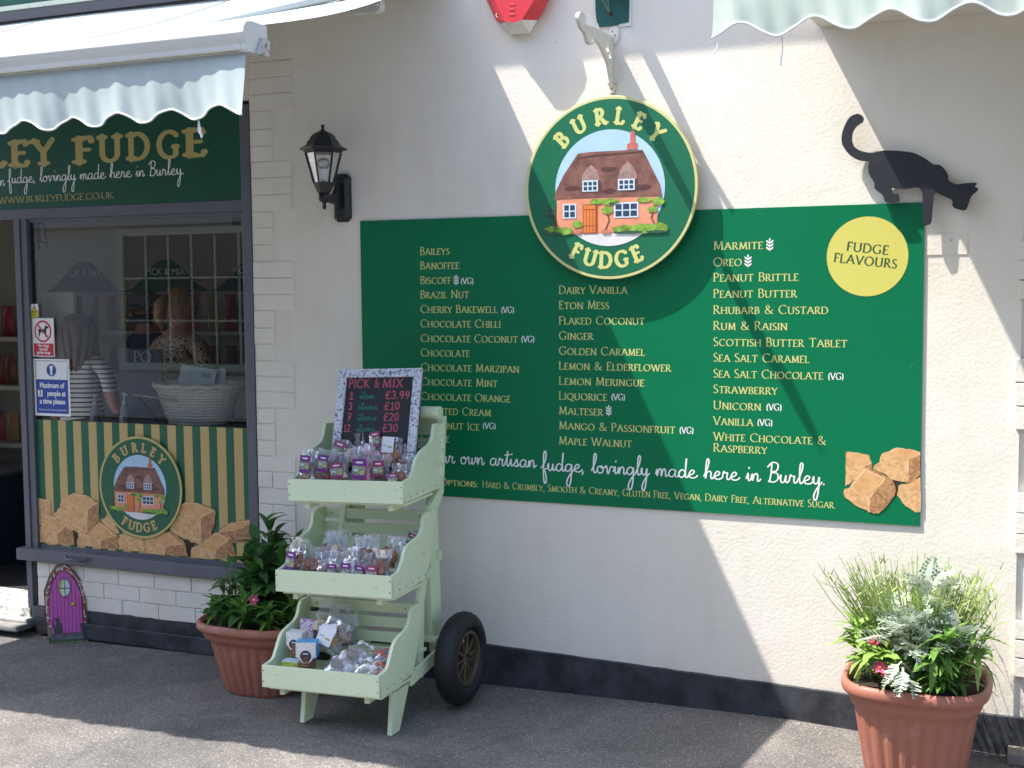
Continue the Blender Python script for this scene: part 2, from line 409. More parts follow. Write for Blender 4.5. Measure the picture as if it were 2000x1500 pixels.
# ------------------------------------------------------------------ lettering drawn with pen strokes
def arc(cx, cy, rx, ry, a0, a1, n=12):
    return [(cx + rx * math.cos(R_(a0 + (a1 - a0) * k / n)), cy + ry * math.sin(R_(a0 + (a1 - a0) * k / n))) for k in range(n + 1)]
S = 'S'   # stroke with serifs where it meets the base line or cap line
CAPS = {
 'A': (.86, [(S, [(.06, 0), (.43, 1)]), (S, [(.43, 1), (.82, 0)]), ('', [(.2, .36), (.66, .36)])]),
 'B': (.62, [(S, [(.12, 0), (.12, 1)]), ('', [(.12, 1), (.3, 1)] + arc(.3, .77, .2, .23, 90, -90) + [(.12, .54)]), ('', [(.12, .54), (.33, .54)] + arc(.33, .27, .24, .27, 90, -90) + [(.12, 0)])]),
 'C': (.86, [('', arc(.5, .5, .42, .5, 45, 315, 20))]),
 'D': (.86, [(S, [(.12, 0), (.12, 1)]), ('', [(.12, 1), (.34, 1)] + arc(.34, .5, .44, .5, 90, -90, 16) + [(.12, 0)])]),
 'E': (.58, [(S, [(.12, 0), (.12, 1)]), ('', [(.12, 1), (.5, 1), (.5, .88)]), ('', [(.12, .53), (.44, .53)]), ('', [(.12, 0), (.52, 0), (.54, .13)])]),
 'F': (.54, [(S, [(.12, 0), (.12, 1)]), ('', [(.12, 1), (.5, 1), (.5, .86)]), ('', [(.12, .52), (.43, .52)])]),
 'G': (.9, [('', arc(.5, .5, .42, .5, 45, 300, 20) + [(.76, .1), (.76, .42)]), ('', [(.64, .42), (.86, .42)])]),
 'H': (.86, [(S, [(.12, 0), (.12, 1)]), (S, [(.74, 0), (.74, 1)]), ('', [(.12, .53), (.74, .53)])]),
 'I': (.28, [(S, [(.14, 0), (.14, 1)])]),
 'J': (.36, [(S, [(.22, 1), (.22, .1), (.1, -.1)])]),
 'K': (.78, [(S, [(.12, 0), (.12, 1)]), (S, [(.62, 1), (.14, .48)]), (S, [(.2, .54), (.72, 0)])]),
 'L': (.58, [(S, [(.12, 0), (.12, 1)]), ('', [(.12, 0), (.52, 0), (.55, .14)])]),
 'M': (1.0, [(S, [(.14, 0), (.2, 1)]), ('', [(.2, 1), (.5, .06)]), ('', [(.5, .06), (.82, 1)]), (S, [(.82, 1), (.88, 0)])]),
 'N': (.88, [(S, [(.14, 0), (.14, 1)]), ('', [(.14, 1), (.76, 0)]), (S, [(.76, 0), (.76, 1)])]),
 'O': (.98, [('', arc(.49, .5, .42, .5, 90, 450, 26))]),
 'P': (.6, [(S, [(.12, 0), (.12, 1)]), ('', [(.12, 1), (.3, 1)] + arc(.3, .74, .23, .26, 90, -90) + [(.14, .48)])]),
 'Q': (.98, [('', arc(.49, .5, .42, .5, 90, 450, 26)), ('', [(.5, .04), (.75, -.16), (1.0, -.22)])]),
 'R': (.72, [(S, [(.12, 0), (.12, 1)]), ('', [(.12, 1), (.3, 1)] + arc(.3, .75, .22, .25, 90, -90) + [(.14, .5)]), (S, [(.3, .5), (.66, 0)])]),
 'S': (.54, [('', arc(.28, .76, .19, .24, 40, 200, 10) + [(.28, .5)] + arc(.27, .25, .21, .25, 40, -150, 12))]),
 'T': (.74, [(S, [(.37, 0), (.37, .98)]), ('', [(.04, .87), (.06, 1), (.68, 1), (.70, .87)])]),
 'U': (.86, [(S, [(.13, 1), (.13, .32)]), ('', [(.13, .32)] + arc(.43, .3, .3, .3, 180, 360, 12)), (S, [(.73, .3), (.73, 1)])]),
 'V': (.84, [(S, [(.06, 1), (.42, 0)]), (S, [(.42, 0), (.78, 1)])]),
 'W': (1.24, [(S, [(.06, 1), (.36, 0)]), ('', [(.36, 0), (.62, 1)]), ('', [(.62, 1), (.88, 0)]), (S, [(.88, 0), (1.18, 1)])]),
 'X': (.8, [(S, [(.08, 1), (.72, 0)]), (S, [(.70, 1), (.08, 0)])]),
 'Y': (.76, [(S, [(.04, 1), (.38, .5)]), ('', [(.72, 1), (.38, .5)]), (S, [(.38, 0), (.38, .5)])]),
 'Z': (.7, [('', [(.08, .9), (.08, 1), (.62, 1)]), ('', [(.62, 1), (.06, 0)]), ('', [(.06, 0), (.64, 0), (.66, .13)])]),
 '&': (.92, [('', [(.84, .5), (.6, .12)] + [(.36, 0), (.12, .12), (.1, .34), (.3, .54), (.5, .7), (.48, .92), (.34, 1), (.2, .9), (.2, .72), (.42, .42), (.7, .1), (.88, 0)])]),
 '(': (.34, [('', arc(.42, .4, .3, .62, 125, 235, 8))]),
 ')': (.34, [('', arc(-.08, .4, .3, .62, 55, -55, 8))]),
 ',': (.22, [('', [(.12, .05), (.06, -.18)])]), '.': (.22, [('', [(.1, .0), (.1, .06)])]), ':': (.24, [('', [(.12, .0), (.12, .06)]), ('', [(.12, .5), (.12, .56)])]),
 ' ': (.36, []), '!': (.3, [('', [(.15, 1), (.15, .3)]), ('', [(.15, 0), (.15, .08)])]),
 '1': (.5, [('', [(.12, .78), (.28, 1), (.28, 0)]), ('', [(.08, 0), (.48, 0)])]),
 '2': (.6, [('', arc(.28, .72, .22, .26, 160, -30, 10) + [(.08, 0), (.55, 0)])]),
 '3': (.6, [('', arc(.26, .74, .2, .25, 150, -90, 10) + arc(.26, .25, .24, .26, 90, -150, 12))]),
 '7': (.6, [('', [(.08, 1), (.52, 1), (.22, 0)]), ('', [(.16, .48), (.5, .5)])]),
 '9': (.6, [('', arc(.28, .7, .2, .28, 0, 360, 14) + [(.48, .7), (.46, .3), (.3, 0)])]),
 '0': (.64, [('', arc(.3, .5, .23, .5, 90, 450, 20))]),
 '£': (.66, [('', arc(.38, .76, .18, .22, 20, 180, 8) + [(.22, .4), (.16, .1), (.06, 0), (.56, .04)]), ('', [(.04, .46), (.46, .5)])]),
}
SCRIPT = {
 'a': (1.1, [[(.75, .85), (.4, 1), (.08, .6), (.12, .15), (.4, 0), (.7, .4), (.8, .95), (.75, .4), (.8, .08), (1.0, .05), (1.15, .3)]]),
 'd': (1.1, [[(.75, .8), (.4, 1), (.08, .6), (.12, .15), (.4, 0), (.7, .4), (.85, 1.6), (.9, 2.5), (.82, 1.5), (.78, .4), (.85, .05), (1.0, .05), (1.15, .3)]]),
 'e': (.95, [[(.0, .3), (.5, .55), (.65, .85), (.4, 1.02), (.12, .6), (.15, .15), (.45, 0), (.8, .1), (1.0, .35)]]),
 'f': (.78, [[(.0, .3), (.4, 1.0), (.62, 2.1), (.5, 2.6), (.32, 2.2), (.3, .8), (.28, -.9), (.42, -1.8), (.62, -1.4), (.5, -.3), (.35, .05), (.8, .3)]]),
 'g': (1.05, [[(.75, .85), (.4, 1), (.08, .6), (.15, .1), (.45, .05), (.72, .5), (.8, .95), (.75, -.6), (.6, -1.7), (.35, -2), (.2, -1.5), (.5, -.6), (1.1, .3)]]),
 'h': (1.05, [[(0, .3), (.4, 1.4), (.55, 2.3), (.42, 2.6), (.28, 2.1), (.2, .9), (.18, 0), (.3, .7), (.6, 1.0), (.78, .75), (.75, .2), (.9, .03), (1.1, .3)]]),
 'i': (.5, [[(0, .3), (.2, 1), (.2, .3), (.3, .02), (.52, .3)], [(.28, 1.6), (.3, 1.72)]]),
 'l': (.6, [[(0, .3), (.4, 1.4), (.55, 2.3), (.4, 2.6), (.27, 2.1), (.22, .6), (.3, .05), (.45, .05), (.62, .3)]]),
 'm': (1.4, [[(0, .3), (.15, .95), (.15, 0), (.3, .7), (.5, 1), (.62, .7), (.6, 0), (.75, .7), (.95, 1), (1.08, .7), (1.08, .15), (1.2, .02), (1.42, .3)]]),
 'n': (1.0, [[(0, .3), (.15, .95), (.15, 0), (.3, .7), (.55, 1), (.7, .7), (.68, .15), (.8, .02), (1.02, .3)]]),
 'o': (1.0, [[(.5, .98), (.15, .8), (.06, .4), (.25, .02), (.6, .1), (.75, .55), (.55, .98), (.5, .75), (.8, .75), (1.02, .85)]]),
 'r': (.85, [[(0, .3), (.15, 1.05), (.3, .85), (.55, .9), (.5, .5), (.52, .1), (.7, .05), (.87, .3)]]),
 's': (.8, [[(0, .2), (.3, .7), (.42, 1.05), (.5, .6), (.55, .25), (.4, 0), (.15, .1), (.5, .05), (.82, .3)]]),
 't': (.62, [[(0, .3), (.3, 1.3), (.38, 2.1), (.3, 1.0), (.3, .2), (.42, .02), (.64, .3)], [(.02, 1.5), (.65, 1.6)]]),
 'u': (.97, [[(0, .5), (.12, 1), (.1, .3), (.25, 0), (.5, .2), (.65, .95), (.62, .3), (.75, .02), (.99, .3)]]),
 'v': (.92, [[(0, .9), (.12, 1), (.25, .1), (.35, 0), (.6, .85), (.75, .95), (.95, .85)]]),
 'w': (1.18, [[(0, .9), (.1, 1), (.15, .2), (.3, .02), (.5, .3), (.55, .9), (.58, .2), (.72, .02), (.95, .5), (1.0, .95), (1.2, .85)]]),
 'y': (.93, [[(0, .5), (.12, 1), (.12, .35), (.3, .05), (.55, .3), (.68, .95), (.6, -.6), (.45, -1.7), (.25, -2), (.12, -1.5), (.4, -.6), (.95, .3)]]),
 'B': (1.25, [[(.42, 2.3), (.36, 1.2), (.18, 0)], [(.0, 1.9), (.5, 2.5), (1.05, 2.3), (.95, 1.5), (.4, 1.25), (1.0, 1.1), (1.05, .4), (.6, 0), (.1, .15)]]),
 ',': (.4, [[(.15, .05), (.05, -.3)]]), '.': (.4, [[(.2, .0), (.22, .1)]]), ' ': (.75, []),
}
SCRIPT['c'] = (.9, [[(.6, .85), (.35, 1), (.08, .6), (.15, .1), (.45, 0), (.85, .3)]])

def layout(text, font, small=.8, track=.0):
    """returns (width, list of (dx, scale, glyph strokes))"""
    x = 0; out = []
    if font == 'script':
        for c in text:
            w, st = SCRIPT[c]; out.append((x, 1, [('', s) for s in st])); x += w
        return x, out
    newword = True
    for c in text:
        sc = 1
        if small and c.isalpha():
            sc = 1 if newword or c.isupper() and not newword and small is None else small
            if newword: sc = 1
        if c == '^': continue
        g = CAPS.get(c.upper(), CAPS[' '])
        out.append((x, sc, g[1])); x += g[0] * sc + track
        newword = c in ' (' and c != '(' or (c == ' ')
    return x, out

def ribbon(mb, pts, P, wfun, dep, cap):
    n = len(pts)
    L = []; Rr = []
    for k in range(n):
        a = pts[max(k - 1, 0)]; b = pts[min(k + 1, n - 1)]
        dx, dy = b[0] - a[0], b[1] - a[1]; d = math.hypot(dx, dy) or 1e-6
        w = wfun(math.atan2(dy, dx)) / 2
        nx, ny = -dy / d * w, dx / d * w
        L.append((pts[k][0] + nx, pts[k][1] + ny)); Rr.append((pts[k][0] - nx, pts[k][1] - ny))
    for k in range(n - 1):
        e_ = dep + (k % 12) * 4e-6
        mb.quad(P(*L[k], e_), P(*Rr[k], e_), P(*Rr[k + 1], e_), P(*L[k + 1], e_))
    if cap:
        for k, e in ((0, 0), (n - 1, 1)):
            w = math.hypot(L[k][0] - Rr[k][0], L[k][1] - Rr[k][1]) / 2
            mb.quad(*[P(pts[k][0] + w * math.cos(t * math.pi / 4), pts[k][1] + w * math.sin(t * math.pi / 4), dep + .00005) for t in range(8)])

def strokes(mb, glyphs, P, style, pen=.11, sub=4):
    """P(u, v, depth) -> point in the world. styles: trajan, cooper, mono"""
    lay = [0]
    for dx, sc, st in glyphs:
        for flag, pts in st:
            lay[0] = (lay[0] + 1) % 5; dep = lay[0] * .00006
            q = [(dx + x * sc, y * sc) for x, y in pts]
            if style == 'script':
                q = smooth_loop(q, sub, False)
            if style == 'trajan':
                wf = lambda a: pen * (.38 + .62 * abs(math.sin(a - R_(18))))
            elif style == 'cooper':
                wf = lambda a: pen * (.62 + .38 * abs(math.sin(a - R_(8))))
            else:
                wf = lambda a: pen
            if style != 'script' and len(q) == 2:
                q = [q[0], ((q[0][0] + q[1][0]) / 2, (q[0][1] + q[1][1]) / 2), q[1]]
            ribbon(mb, q, P, wf, dep, style != 'trajan')
            if flag == S and style in ('trajan', 'cooper'):
                sl_, th = (.13, .05) if style == 'trajan' else (.15, .17)
                for e in (q[0], q[-1]):
                    if min(abs(e[1]), abs(e[1] - sc)) < .03 * sc:
                        yy = e[1] + (th / 2 * .6 if abs(e[1]) < .03 else -th / 2 * .6)
                        lay[0] = (lay[0] + 1) % 5
                        ribbon(mb, [(e[0] - sl_, yy), (e[0], yy), (e[0] + sl_, yy)], P, lambda a: th, lay[0] * .00006, style == 'cooper')

def wall_text(name, text, font, style, p0, x1, cap, y, m, parent, pen=.12, small=.8, track=.0, tilt=0.0):
    """line of text on the plane Y=y; p0 = pixel of the baseline start, x1 = pixel x where it ends, cap = capital height in metres"""
    a = UP(p0[0], p0[1], 'y', y); b = UP(x1, p0[1], 'y', y)
    w, gl = layout(text, font, small, track)
    sx = (b.x - a.x) / w
    ca, sa = math.cos(tilt), math.sin(tilt)
    mb = MB()
    k = cap / sx
    P = lambda u, v, d: (a.x + sx * u * ca - cap * v * sa, y - d, a.z + sx * u * sa + cap * v * ca)
    strokes(mb, gl, P, style, pen)
    return part(name, mb, m, parent)

def arc_text(name, text, c, R, angs, size, y, m, parent, bottom=False, pen=.26, ysq=1.0):
    mb = MB()
    for ch, ang in zip(text, angs):
        w, st = CAPS[ch]
        t = R_(ang)
        if not bottom:
            ox, oz = c[0] + R * math.sin(t), c[1] + R * math.cos(t); ro = -t
        else:
            ox, oz = c[0] + R * math.sin(t), c[1] - R * math.cos(t); ro = t
        cr, sr = math.cos(ro), math.sin(ro)
        P = lambda u, v, d: (ox + size * ((u - w / 2) * cr - (v - .5) * sr), y - d, oz + size * ((u - w / 2) * sr + (v - .5) * cr))
        strokes(mb, [(0, 1, st)], P, 'cooper', pen)
    return part(name, mb, m, parent)

def font_text(name, text, c, size, y, m, parent, bold=.0, align='CENTER', squash=1.0):
    cu = D.curves.new(name, 'FONT'); cu.body = text; cu.size = size; cu.align_x = align; cu.offset = bold; cu.resolution_u = 3
    ob = D.objects.new(name, cu); COL.objects.link(ob); bpy.context.view_layer.update()
    me = D.meshes.new_from_object(ob.evaluated_get(bpy.context.evaluated_depsgraph_get()))
    D.objects.remove(ob); D.curves.remove(cu)
    for v in me.vertices:
        a, b, _ = v.co; v.co = (c[0] + a * squash, y, c[1] + b)
    me.materials.clear(); me.materials.append(m)
    o = link(name, me, parent)
    if parent is not None and parent.parent is not None: o.location = (0, 0, 0)
    return o

def struct(name, mb, m, **k):
    o = part(name, mb, m, None, **k); o['kind'] = 'structure'; return o

# ------------------------------------------------------------------ ground, street, building opposite
GZ = [(-40, -.05), (-4, -.05), (-1.6, -.030), (-.5, -.018), (.6, 0), (1.3, .010), (1.93, .014), (2.7, -.02), (4, -.03), (40, -.03)]
def gz(x):
    for (a, b), (c, d) in zip(GZ, GZ[1:]):
        if x <= c: return b + (d - b) * (x - a) / (c - a)
    return GZ[-1][1]
g = MB()
gx = [-40, -20, -8] + [-4 + .05 * k for k in range(160)] + [4.1, 8, 20, 40]
gy = [-40, -20, -8, -5, -3, -2] + [-1.5 + .1 * k for k in range(16)] + [.3, 4, 40]
i = len(gx)
for yy in gy:
    for xx in gx: g.v.append((xx, yy, gz(xx)))
for b in range(len(gy) - 1):
    for a in range(len(gx) - 1):
        g.f.append((b * i + a, b * i + a + 1, (b + 1) * i + a + 1, (b + 1) * i + a)); g.m.append(0)
struct('pavement', g, ASPHALT)

# ------------------------------------------------------------------ the shop building
B0 = (-.6, 0, 0)
bld = thing('shop_building', 'cream painted rendered shop building with grey shopfront and brick corner', 'building', B0)
WL = -.583      # left edge of the rendered wall
RQ = 2.762
w = MB()
w.box(WL, RQ, .0, .28, 0, 5.2)
part('rendered_wall', w, PLASTER, bld)
w = MB(); w.box(-7, WL - .001, .0, .28, 2.62, 5.2); w.box(-7, -3.2, .002, .28, 0, 2.6)
part('upper_wall', w, PLASTER, bld)
w = MB(); w.box(RQ, 6.0, .012, .28, 0, 5.2)
part('side_wall', w, PLASTER, bld)
# overhang and its gutter shade the top of the wall
w = MB(); w.box(-7, 6, -.262, .0, 3.66, 3.72)
part('eaves_board', w, CREAMW, bld, bevel=.004)

# skirting with its slightly sloping painted top
sk = [(-1.975, .118), (-.86, .115), (-.5, .127), (.59, .177), (1.3, .160), (1.957, .145), (2.68, .126), (3.6, .11)]
w = MB()
ext = []
for k in range(len(sk) - 1):
    for j in range(12):
        t = j / 12
        ext.append((sk[k][0] + (sk[k + 1][0] - sk[k][0]) * t, sk[k][1] + (sk[k + 1][1] - sk[k][1]) * t + random.uniform(-.0018, .0018)))
ext.append(sk[-1])
for k in range(len(ext) - 1):
    a, b = ext[k], ext[k + 1]
    i = len(w.v)
    w.v += [(a[0], -.014, -.02), (b[0], -.014, -.02), (b[0], -.014, b[1]), (a[0], -.014, a[1]), (b[0], .002, b[1] + .003), (a[0], .002, a[1] + .003)]
    w.f += [(i, i + 1, i + 2, i + 3), (i + 3, i + 2, i + 4, i + 5)]; w.m += [0, 0]
part('skirting', w, SKIRT, bld)
w = MB(); w.box(-1.95, -.62, -.045, -.0145, -.02, .062)
part('plinth', w, SKIRT, bld, bevel=.006)

BRICKP = mat('painted_brick', (.79, .75, .67), .75, bump=.0022, bs=38, col2=(.72, .67, .58), mask=(.28, .55), vs=4)
def brick_mesh(name, L, H, Dp, seed):
    rnd = random.Random(seed)
    mb = MB()
    nx = max(2, int(L / .04)); j = .0018
    top = [(-L / 2 + L * k / nx, H / 2 + rnd.uniform(-j, j)) for k in range(nx + 1)]
    bot = [(L / 2 - L * k / nx, -H / 2 + rnd.uniform(-j, j)) for k in range(nx + 1)]
    mb.extr(top + bot, -Dp, 0, 'y')
    me = mb.mesh(name, BRICKP, bevel=.0028)
    return me
_bm = {}
def brick(x0, x1, z0, z1, proud, parent, y=0.0):
    gap = .0035
    L, H = round(x1 - x0 - gap, 2), round(z1 - z0 - gap, 3)
    key = (L, H, random.randint(0, 2), proud)
    if key not in _bm: _bm[key] = brick_mesh('brick', L, H, proud + .006, len(_bm))
    o = D.objects.new('brick', _bm[key]); COL.objects.link(o); o.parent = parent
    o.location = Vector(((x0 + x1) / 2, y + .006 + random.uniform(-.0015, .0012), (z0 + z1) / 2)) - parent.location
    o.rotation_euler = (0, random.uniform(-.006, .006), 0)
    return o
# brick riser under the window
w = MB(); w.box(-1.965, WL, .0, .25, 0, .36)
part('mortar_bed', w, mat('painted_mortar', (.74, .70, .62), .85, bump=.003, bs=50), bld)
z = .116; row = 0
while z < .335:
    z1 = z + .0765
    offs = [-1.965, -1.87, -1.64] if row == 0 else ([-1.965, -1.76, -1.53] if row == 1 else [-1.965, -1.88, -1.66])
    xs = offs[:]
    while xs[-1] < -.62: xs.append(xs[-1] + .228 + random.uniform(-.004, .004))
    xs[-1] = min(xs[-1], WL + 0.0)
    xs = [x for k, x in enumerate(xs) if k == 0 or x - xs[k - 1] > .03]
    for a, b in zip(xs, xs[1:]):
        brick(a, min(b, WL), z, min(z1, .352), .007, bld)
    z = z1; row += 1
# toothed brick corner beside the window
ys = [88, 119, 151, 183, 216, 252, 284, 315, 347, 380, 413, 445, 478, 511, 543, 575, 607, 640, 672, 705, 735, 765, 797, 828, 860, 891, 921, 953, 984, 1014, 1044]
wide = lambda i: 569 + (i * .33)
for i in range(len(ys) - 1):
    zt = UP(530, ys[i]).z; zb = UP(530, ys[i + 1]).z
    blk = (i - 1) // 3 if i >= 1 else -1
    isw = (blk % 2 == 0) or i >= 25
    if i == 0: isw = False
    xr = UP((569 + i * .35) if isw else (530 + i * .37), ys[i]).x
    if isw and i % 2 == 0 and i > 23:
        xm = -.50; brick(WL + .002, xm, zb, zt, .006, bld); brick(xm, xr, zb, zt, .006, bld)
    else:
        brick(WL + .002, xr, zb, zt, .006, bld)
# right-hand corner stones
for (ya, yb, n, xl) in ((470, 585, 3, 1989), (700, 840, 3, 1983), (960, 1080, 3, 1984), (1210, 1320, 3, 1980)):
    for k in range(n):
        a = ya + (yb - ya) * k / n; b = ya + (yb - ya) * (k + 1) / n
        x0 = UP(xl + random.uniform(-2, 2), a).x
        brick(x0, x0 + .33, UP(1990, b).z, UP(1990, a).z, .02, bld)

# ------------------------------------------------------------------ shop window and door frame
win = thing('shop_window', 'large grey framed shop window above a painted brick riser', 'window', (-1.3, 0, .35))
fr = MB(); fr.box(-2.03, -1.995, -.012, .07, .1, 2.112); part('post', fr, GREYFR, win, bevel=.002)
fr = MB(); fr.box(-1.993, -1.955, -.004, .06, .42, 2.112); part('post', fr, GREYFR, win, bevel=.002)
fr = MB(); fr.box(-.634, WL - .001, -.010, .07, .42, 2.60); part('post', fr, GREYFR, win, bevel=.003)
fr = MB(); fr.box(-3.2, -.636, -.006, .07, 2.112, 2.163); part('head_rail', fr, GREYFR, win, bevel=.003)
fr = MB(); fr.box(-2.062, WL - .002, -.048, .07, .358, .420); part('sill', fr, GREYFR, win, bevel=.005)
fr = MB(); fr.box(-1.954, -.636, .010, .035, .4185, .436); fr.box(-1.954, -.636, .010, .035, 2.094, 2.1115); part('glazing_bead', fr, GREYFR, win)
fr = MB(); fr.box(-.646, -.637, .008, .016, 1.10, 2.10); part('white_seal', fr, WHITEP, win)
h = MB(); h.tube([UP(127, 1087, 'y', -.050), UP(129, 1092, 'y', -.070), UP(168, 1097, 'y', -.070), UP(170, 1092, 'y', -.050)], .006, 6); part('handle', h, GREYFR, win, smooth=True)
gp = MB(); gp.quad((-1.956, .022, .43), (-.634, .022, .43), (-.634, .022, 2.10), (-1.956, .022, 2.10)); part('pane', gp, GLASS, win)

step = thing('door_step', 'worn grey door step with peeling white sill edge', 'door step', (-2.5, -.1, 0))
s1 = MB(); s1.box(-3.4, -1.99, -.135, .30, 0, .030); part('base', s1, mat('step_stone', (.16, .155, .15), .8, bump=.004, bs=20, col2=(.30, .29, .27), mask=(.3, .6), vs=12), step, bevel=.01)
s1 = MB(); s1.box(-3.4, -2.0, -.06, .30, .0305, .052); part('lower_sill', s1, mat('worn_white_paint', (.62, .61, .58), .6, col2=(.20, .19, .18), mask=(.36, .48), vs=14, bump=.002, bs=30), step, bevel=.006)
s1 = MB(); s1.box(-3.4, -2.01, -.02, .30, .0525, .098); part('sill', s1, _M['worn_white_paint'], step, bevel=.004)
s1 = MB(); s1.box(-1.989, -1.90, -.03, -.001, .055, .114); part('corner_block', s1, mat('grey_stone', (.10, .10, .105), .8, bump=.004, bs=25), step, bevel=.006)

# ------------------------------------------------------------------ interior seen through glass and doorway
CRM = mat('interior_cream', (.66, .60, .48), .8)
def istruct(name, *b, m=CRM):
    mb = MB(); mb.box(*b); return struct(name, mb, m)
istruct('interior_floor', -9, .2, .281, 4.2, .0, .09, m=mat('dark_floor', (.03, .03, .035), .5))
istruct('interior_back_wall', -9, .2, 4.0, 4.1, .09, 2.75)
istruct('interior_side_wall', .1, .2, .281, 4.0, .09, 2.75)
istruct('interior_left_wall', -9, -8.9, .281, 4.0, .09, 2.75)
istruct('interior_ceiling', -9, .2, .281, 4.2, 2.751, 2.85, m=mat('interior_ceiling', (.6, .58, .52), .8))

DKG = mat('shelf_green', (.015, .09, .055), .5)
SHW = mat('shelf_cream', (.66, .63, .55), .6)
def shelf_unit(x0, x1, y, n, label, hdr):
    t = thing('shelf_unit', label, 'shelves', ((x0 + x1) / 2, y, .09))
    mb = MB(); mb.box(x0, x1, y + .30, y + .33, .09, 1.74); part('back_panel', mb, SHW, t)
    for zz in (.30, .72, 1.10, 1.42):
        mb = MB(); mb.box(x0, x1, y - .02, y + .30, zz, zz + .028); part('shelf', mb, SHW, t)
    if hdr:
        wd = (x1 - x0) / n
        for k in range(n):
            a = x0 + wd * k; c = a + wd / 2
            pts = [(a, 1.735)] + [(a + wd * j / 24, 1.74 + .225 * (.5 - .5 * math.cos(2 * math.pi * j / 24)) ** 1.0) for j in range(25)] + [(a + wd, 1.735)]
            o = link('header_board', plate_mesh('header_board', [pts], y - .03, y - .01, DKG), t)
            q = font_text('lettering', 'PICK & MIX', (c, 1.855), .07, y - .034, WHITEP, o)
    return t
hx = -4.20
shelf_unit(hx, hx + 2.28, 2.5, 3, 'shelves with three arched green headers at the back of the shop', True)
shelf_unit(-4.75, -3.17, 1.35, 2, 'shelves of sweets seen through the open doorway', False)
PK = [mat('sweets_pink', (.42, .10, .14), .5), mat('sweets_brown', (.18, .08, .035), .5), mat('sweets_tan', (.45, .28, .12), .5), mat('sweets_pale', (.55, .45, .38), .5), mat('sweets_red', (.35, .04, .04), .5)]
def sweet_packs(xs, y, z, hgt, names):
    for k, x in enumerate(xs):
        mb = MB()
        w2, d2 = .052, .03
        mb.grid(lambda a, b: (x + w2 * (a * 2 - 1) * (1 - .15 * b), y - d2 * math.sin(math.pi * b) * math.sin(math.pi * a) + .004 * math.sin(17 * a + k), z + hgt * b), 4, 5)
        o = part('sweet_bag', mb, PK[(k * 7 + int(z * 10)) % 5], None, smooth=True)
        nth = ['first', 'second', 'third', 'fourth', 'fifth', 'sixth', 'seventh', 'eighth', 'ninth', 'tenth', 'eleventh', 'twelfth', 'thirteenth', 'last'][k]
        tag(o, ['pink', 'dark brown', 'tan', 'pale', 'red'][(k * 7 + int(z * 10)) % 5] + ' ' + names + ', ' + nth + ' from the left', 'sweet bag', 'bags of sweets on the interior shelves')
sweet_packs([-4.12 + .155 * k for k in range(14)], 2.56, 1.45, .26, 'bag on the top shelf under the green headers')
sweet_packs([-4.12 + .155 * k for k in range(14)], 2.56, 1.13, .22, 'bag on the second shelf behind the window')
sweet_packs([-4.70 + .118 * k for k in range(13)], 1.42, 1.45, .2, 'bag on the top shelf inside the doorway')
sweet_packs([-4.70 + .118 * k for k in range(13)], 1.42, 1.13, .2, 'bag on the second shelf inside the doorway')
sweet_packs([-4.70 + .118 * k for k in range(13)], 1.42, .75, .2, 'bag on the third shelf inside the doorway')
fz = thing('display_freezer', 'dark blue display freezer just inside the doorway', 'freezer', (-3.6, 1.0, .09))
mb = MB(); mb.box(-4.9, -3.0, .75, 1.3, .09, .62); part('cabinet', mb, mat('freezer_blue', (.02, .03, .055), .4), fz, bevel=.01)
for k in range(4):
    mb = MB(); mb.box(-4.85 + k * .46, -4.44 + k * .46, .78, 1.27, .621, .64); part('lid', mb, mat('freezer_lid', (.25, .27, .30), .2), fz, bevel=.004)

cnt = thing('window_counter', 'dark counter shelf just inside the shop window', 'counter', (-1.3, .3, .09))
mb = MB(); mb.box(-1.94, -.60, .075, .62, 1.035, 1.062); part('top', mb, mat('counter_top', (.07, .065, .065), .4), cnt, bevel=.003)
mb = MB(); mb.box(-1.94, -.60, .58, .60, .09, 1.034); part('front', mb, mat('counter_front', (.09, .08, .08), .6), cnt)

# dark screen with outlined letters
sc_ = thing('counter_screen', 'dark panel with outlined letters PO behind the counter', 'panel', (-1.55, .66, 1.06))
mb = MB(); mb.box(-1.96, -1.66, .66, .67, 1.062, 1.42); part('board', mb, mat('dark_panel', (.02, .025, .05), .4), sc_)
wall_text('lettering', 'PO', 'caps', 'trajan', (261, 706), 297, .055, .655, mat('dim_print', (.35, .36, .36), .5), sc_, pen=.10, small=0)

# ------------------------------------------------------------------ building opposite, mirrored in the window
YV = 9.0; YO = 2 * .022 - YV
def MR(px, py): q = UP(px, py, 'y', YV); return Vector((q.x, YO, q.z))
opp = thing('opposite_building', 'grey rendered building across the street mirrored in the shop window', 'building', (-6, YO, 0))
mb = MB(); mb.box(-26, 16, YO - 3, YO, 0, 6.2); part('wall', mb, mat('opposite_wall', (.62, .61, .59), .8, var=.1), opp)
mb = MB(); mb.box(-26, 16, YO, YO + .12, 2.62, 2.74); mb.box(-26, 16, YO, YO + .05, 2.74, 3.3); part('cornice', mb, mat('opposite_trim', (.55, .55, .55), .7), opp)
a = MR(243, 462); b = MR(492, 712)
x0, x1, z0, z1 = a.x, b.x + 1.0, b.z, a.z
ow = MB(); OWM = mat('lattice_frame', (.70, .76, .60), .6)
ow.box(x0 - .1, x1 + .1, YO + .001, YO + .06, z1, z1 + .1); ow.box(x0 - .1, x1 + .1, YO + .001, YO + .06, z0 - .1, z0)
ow.box(x0 - .1, x0, YO + .001, YO + .06, z0, z1); ow.box(x1, x1 + .1, YO + .001, YO + .06, z0, z1)
owf = part('window_frame', ow, OWM, opp)
ob = MB(); ob.box(x0, x1, YO + .002, YO + .012, z0, z1); part('dark_glass', ob, mat('opposite_glass', (.03, .035, .05), .15), owf)
nc = 8
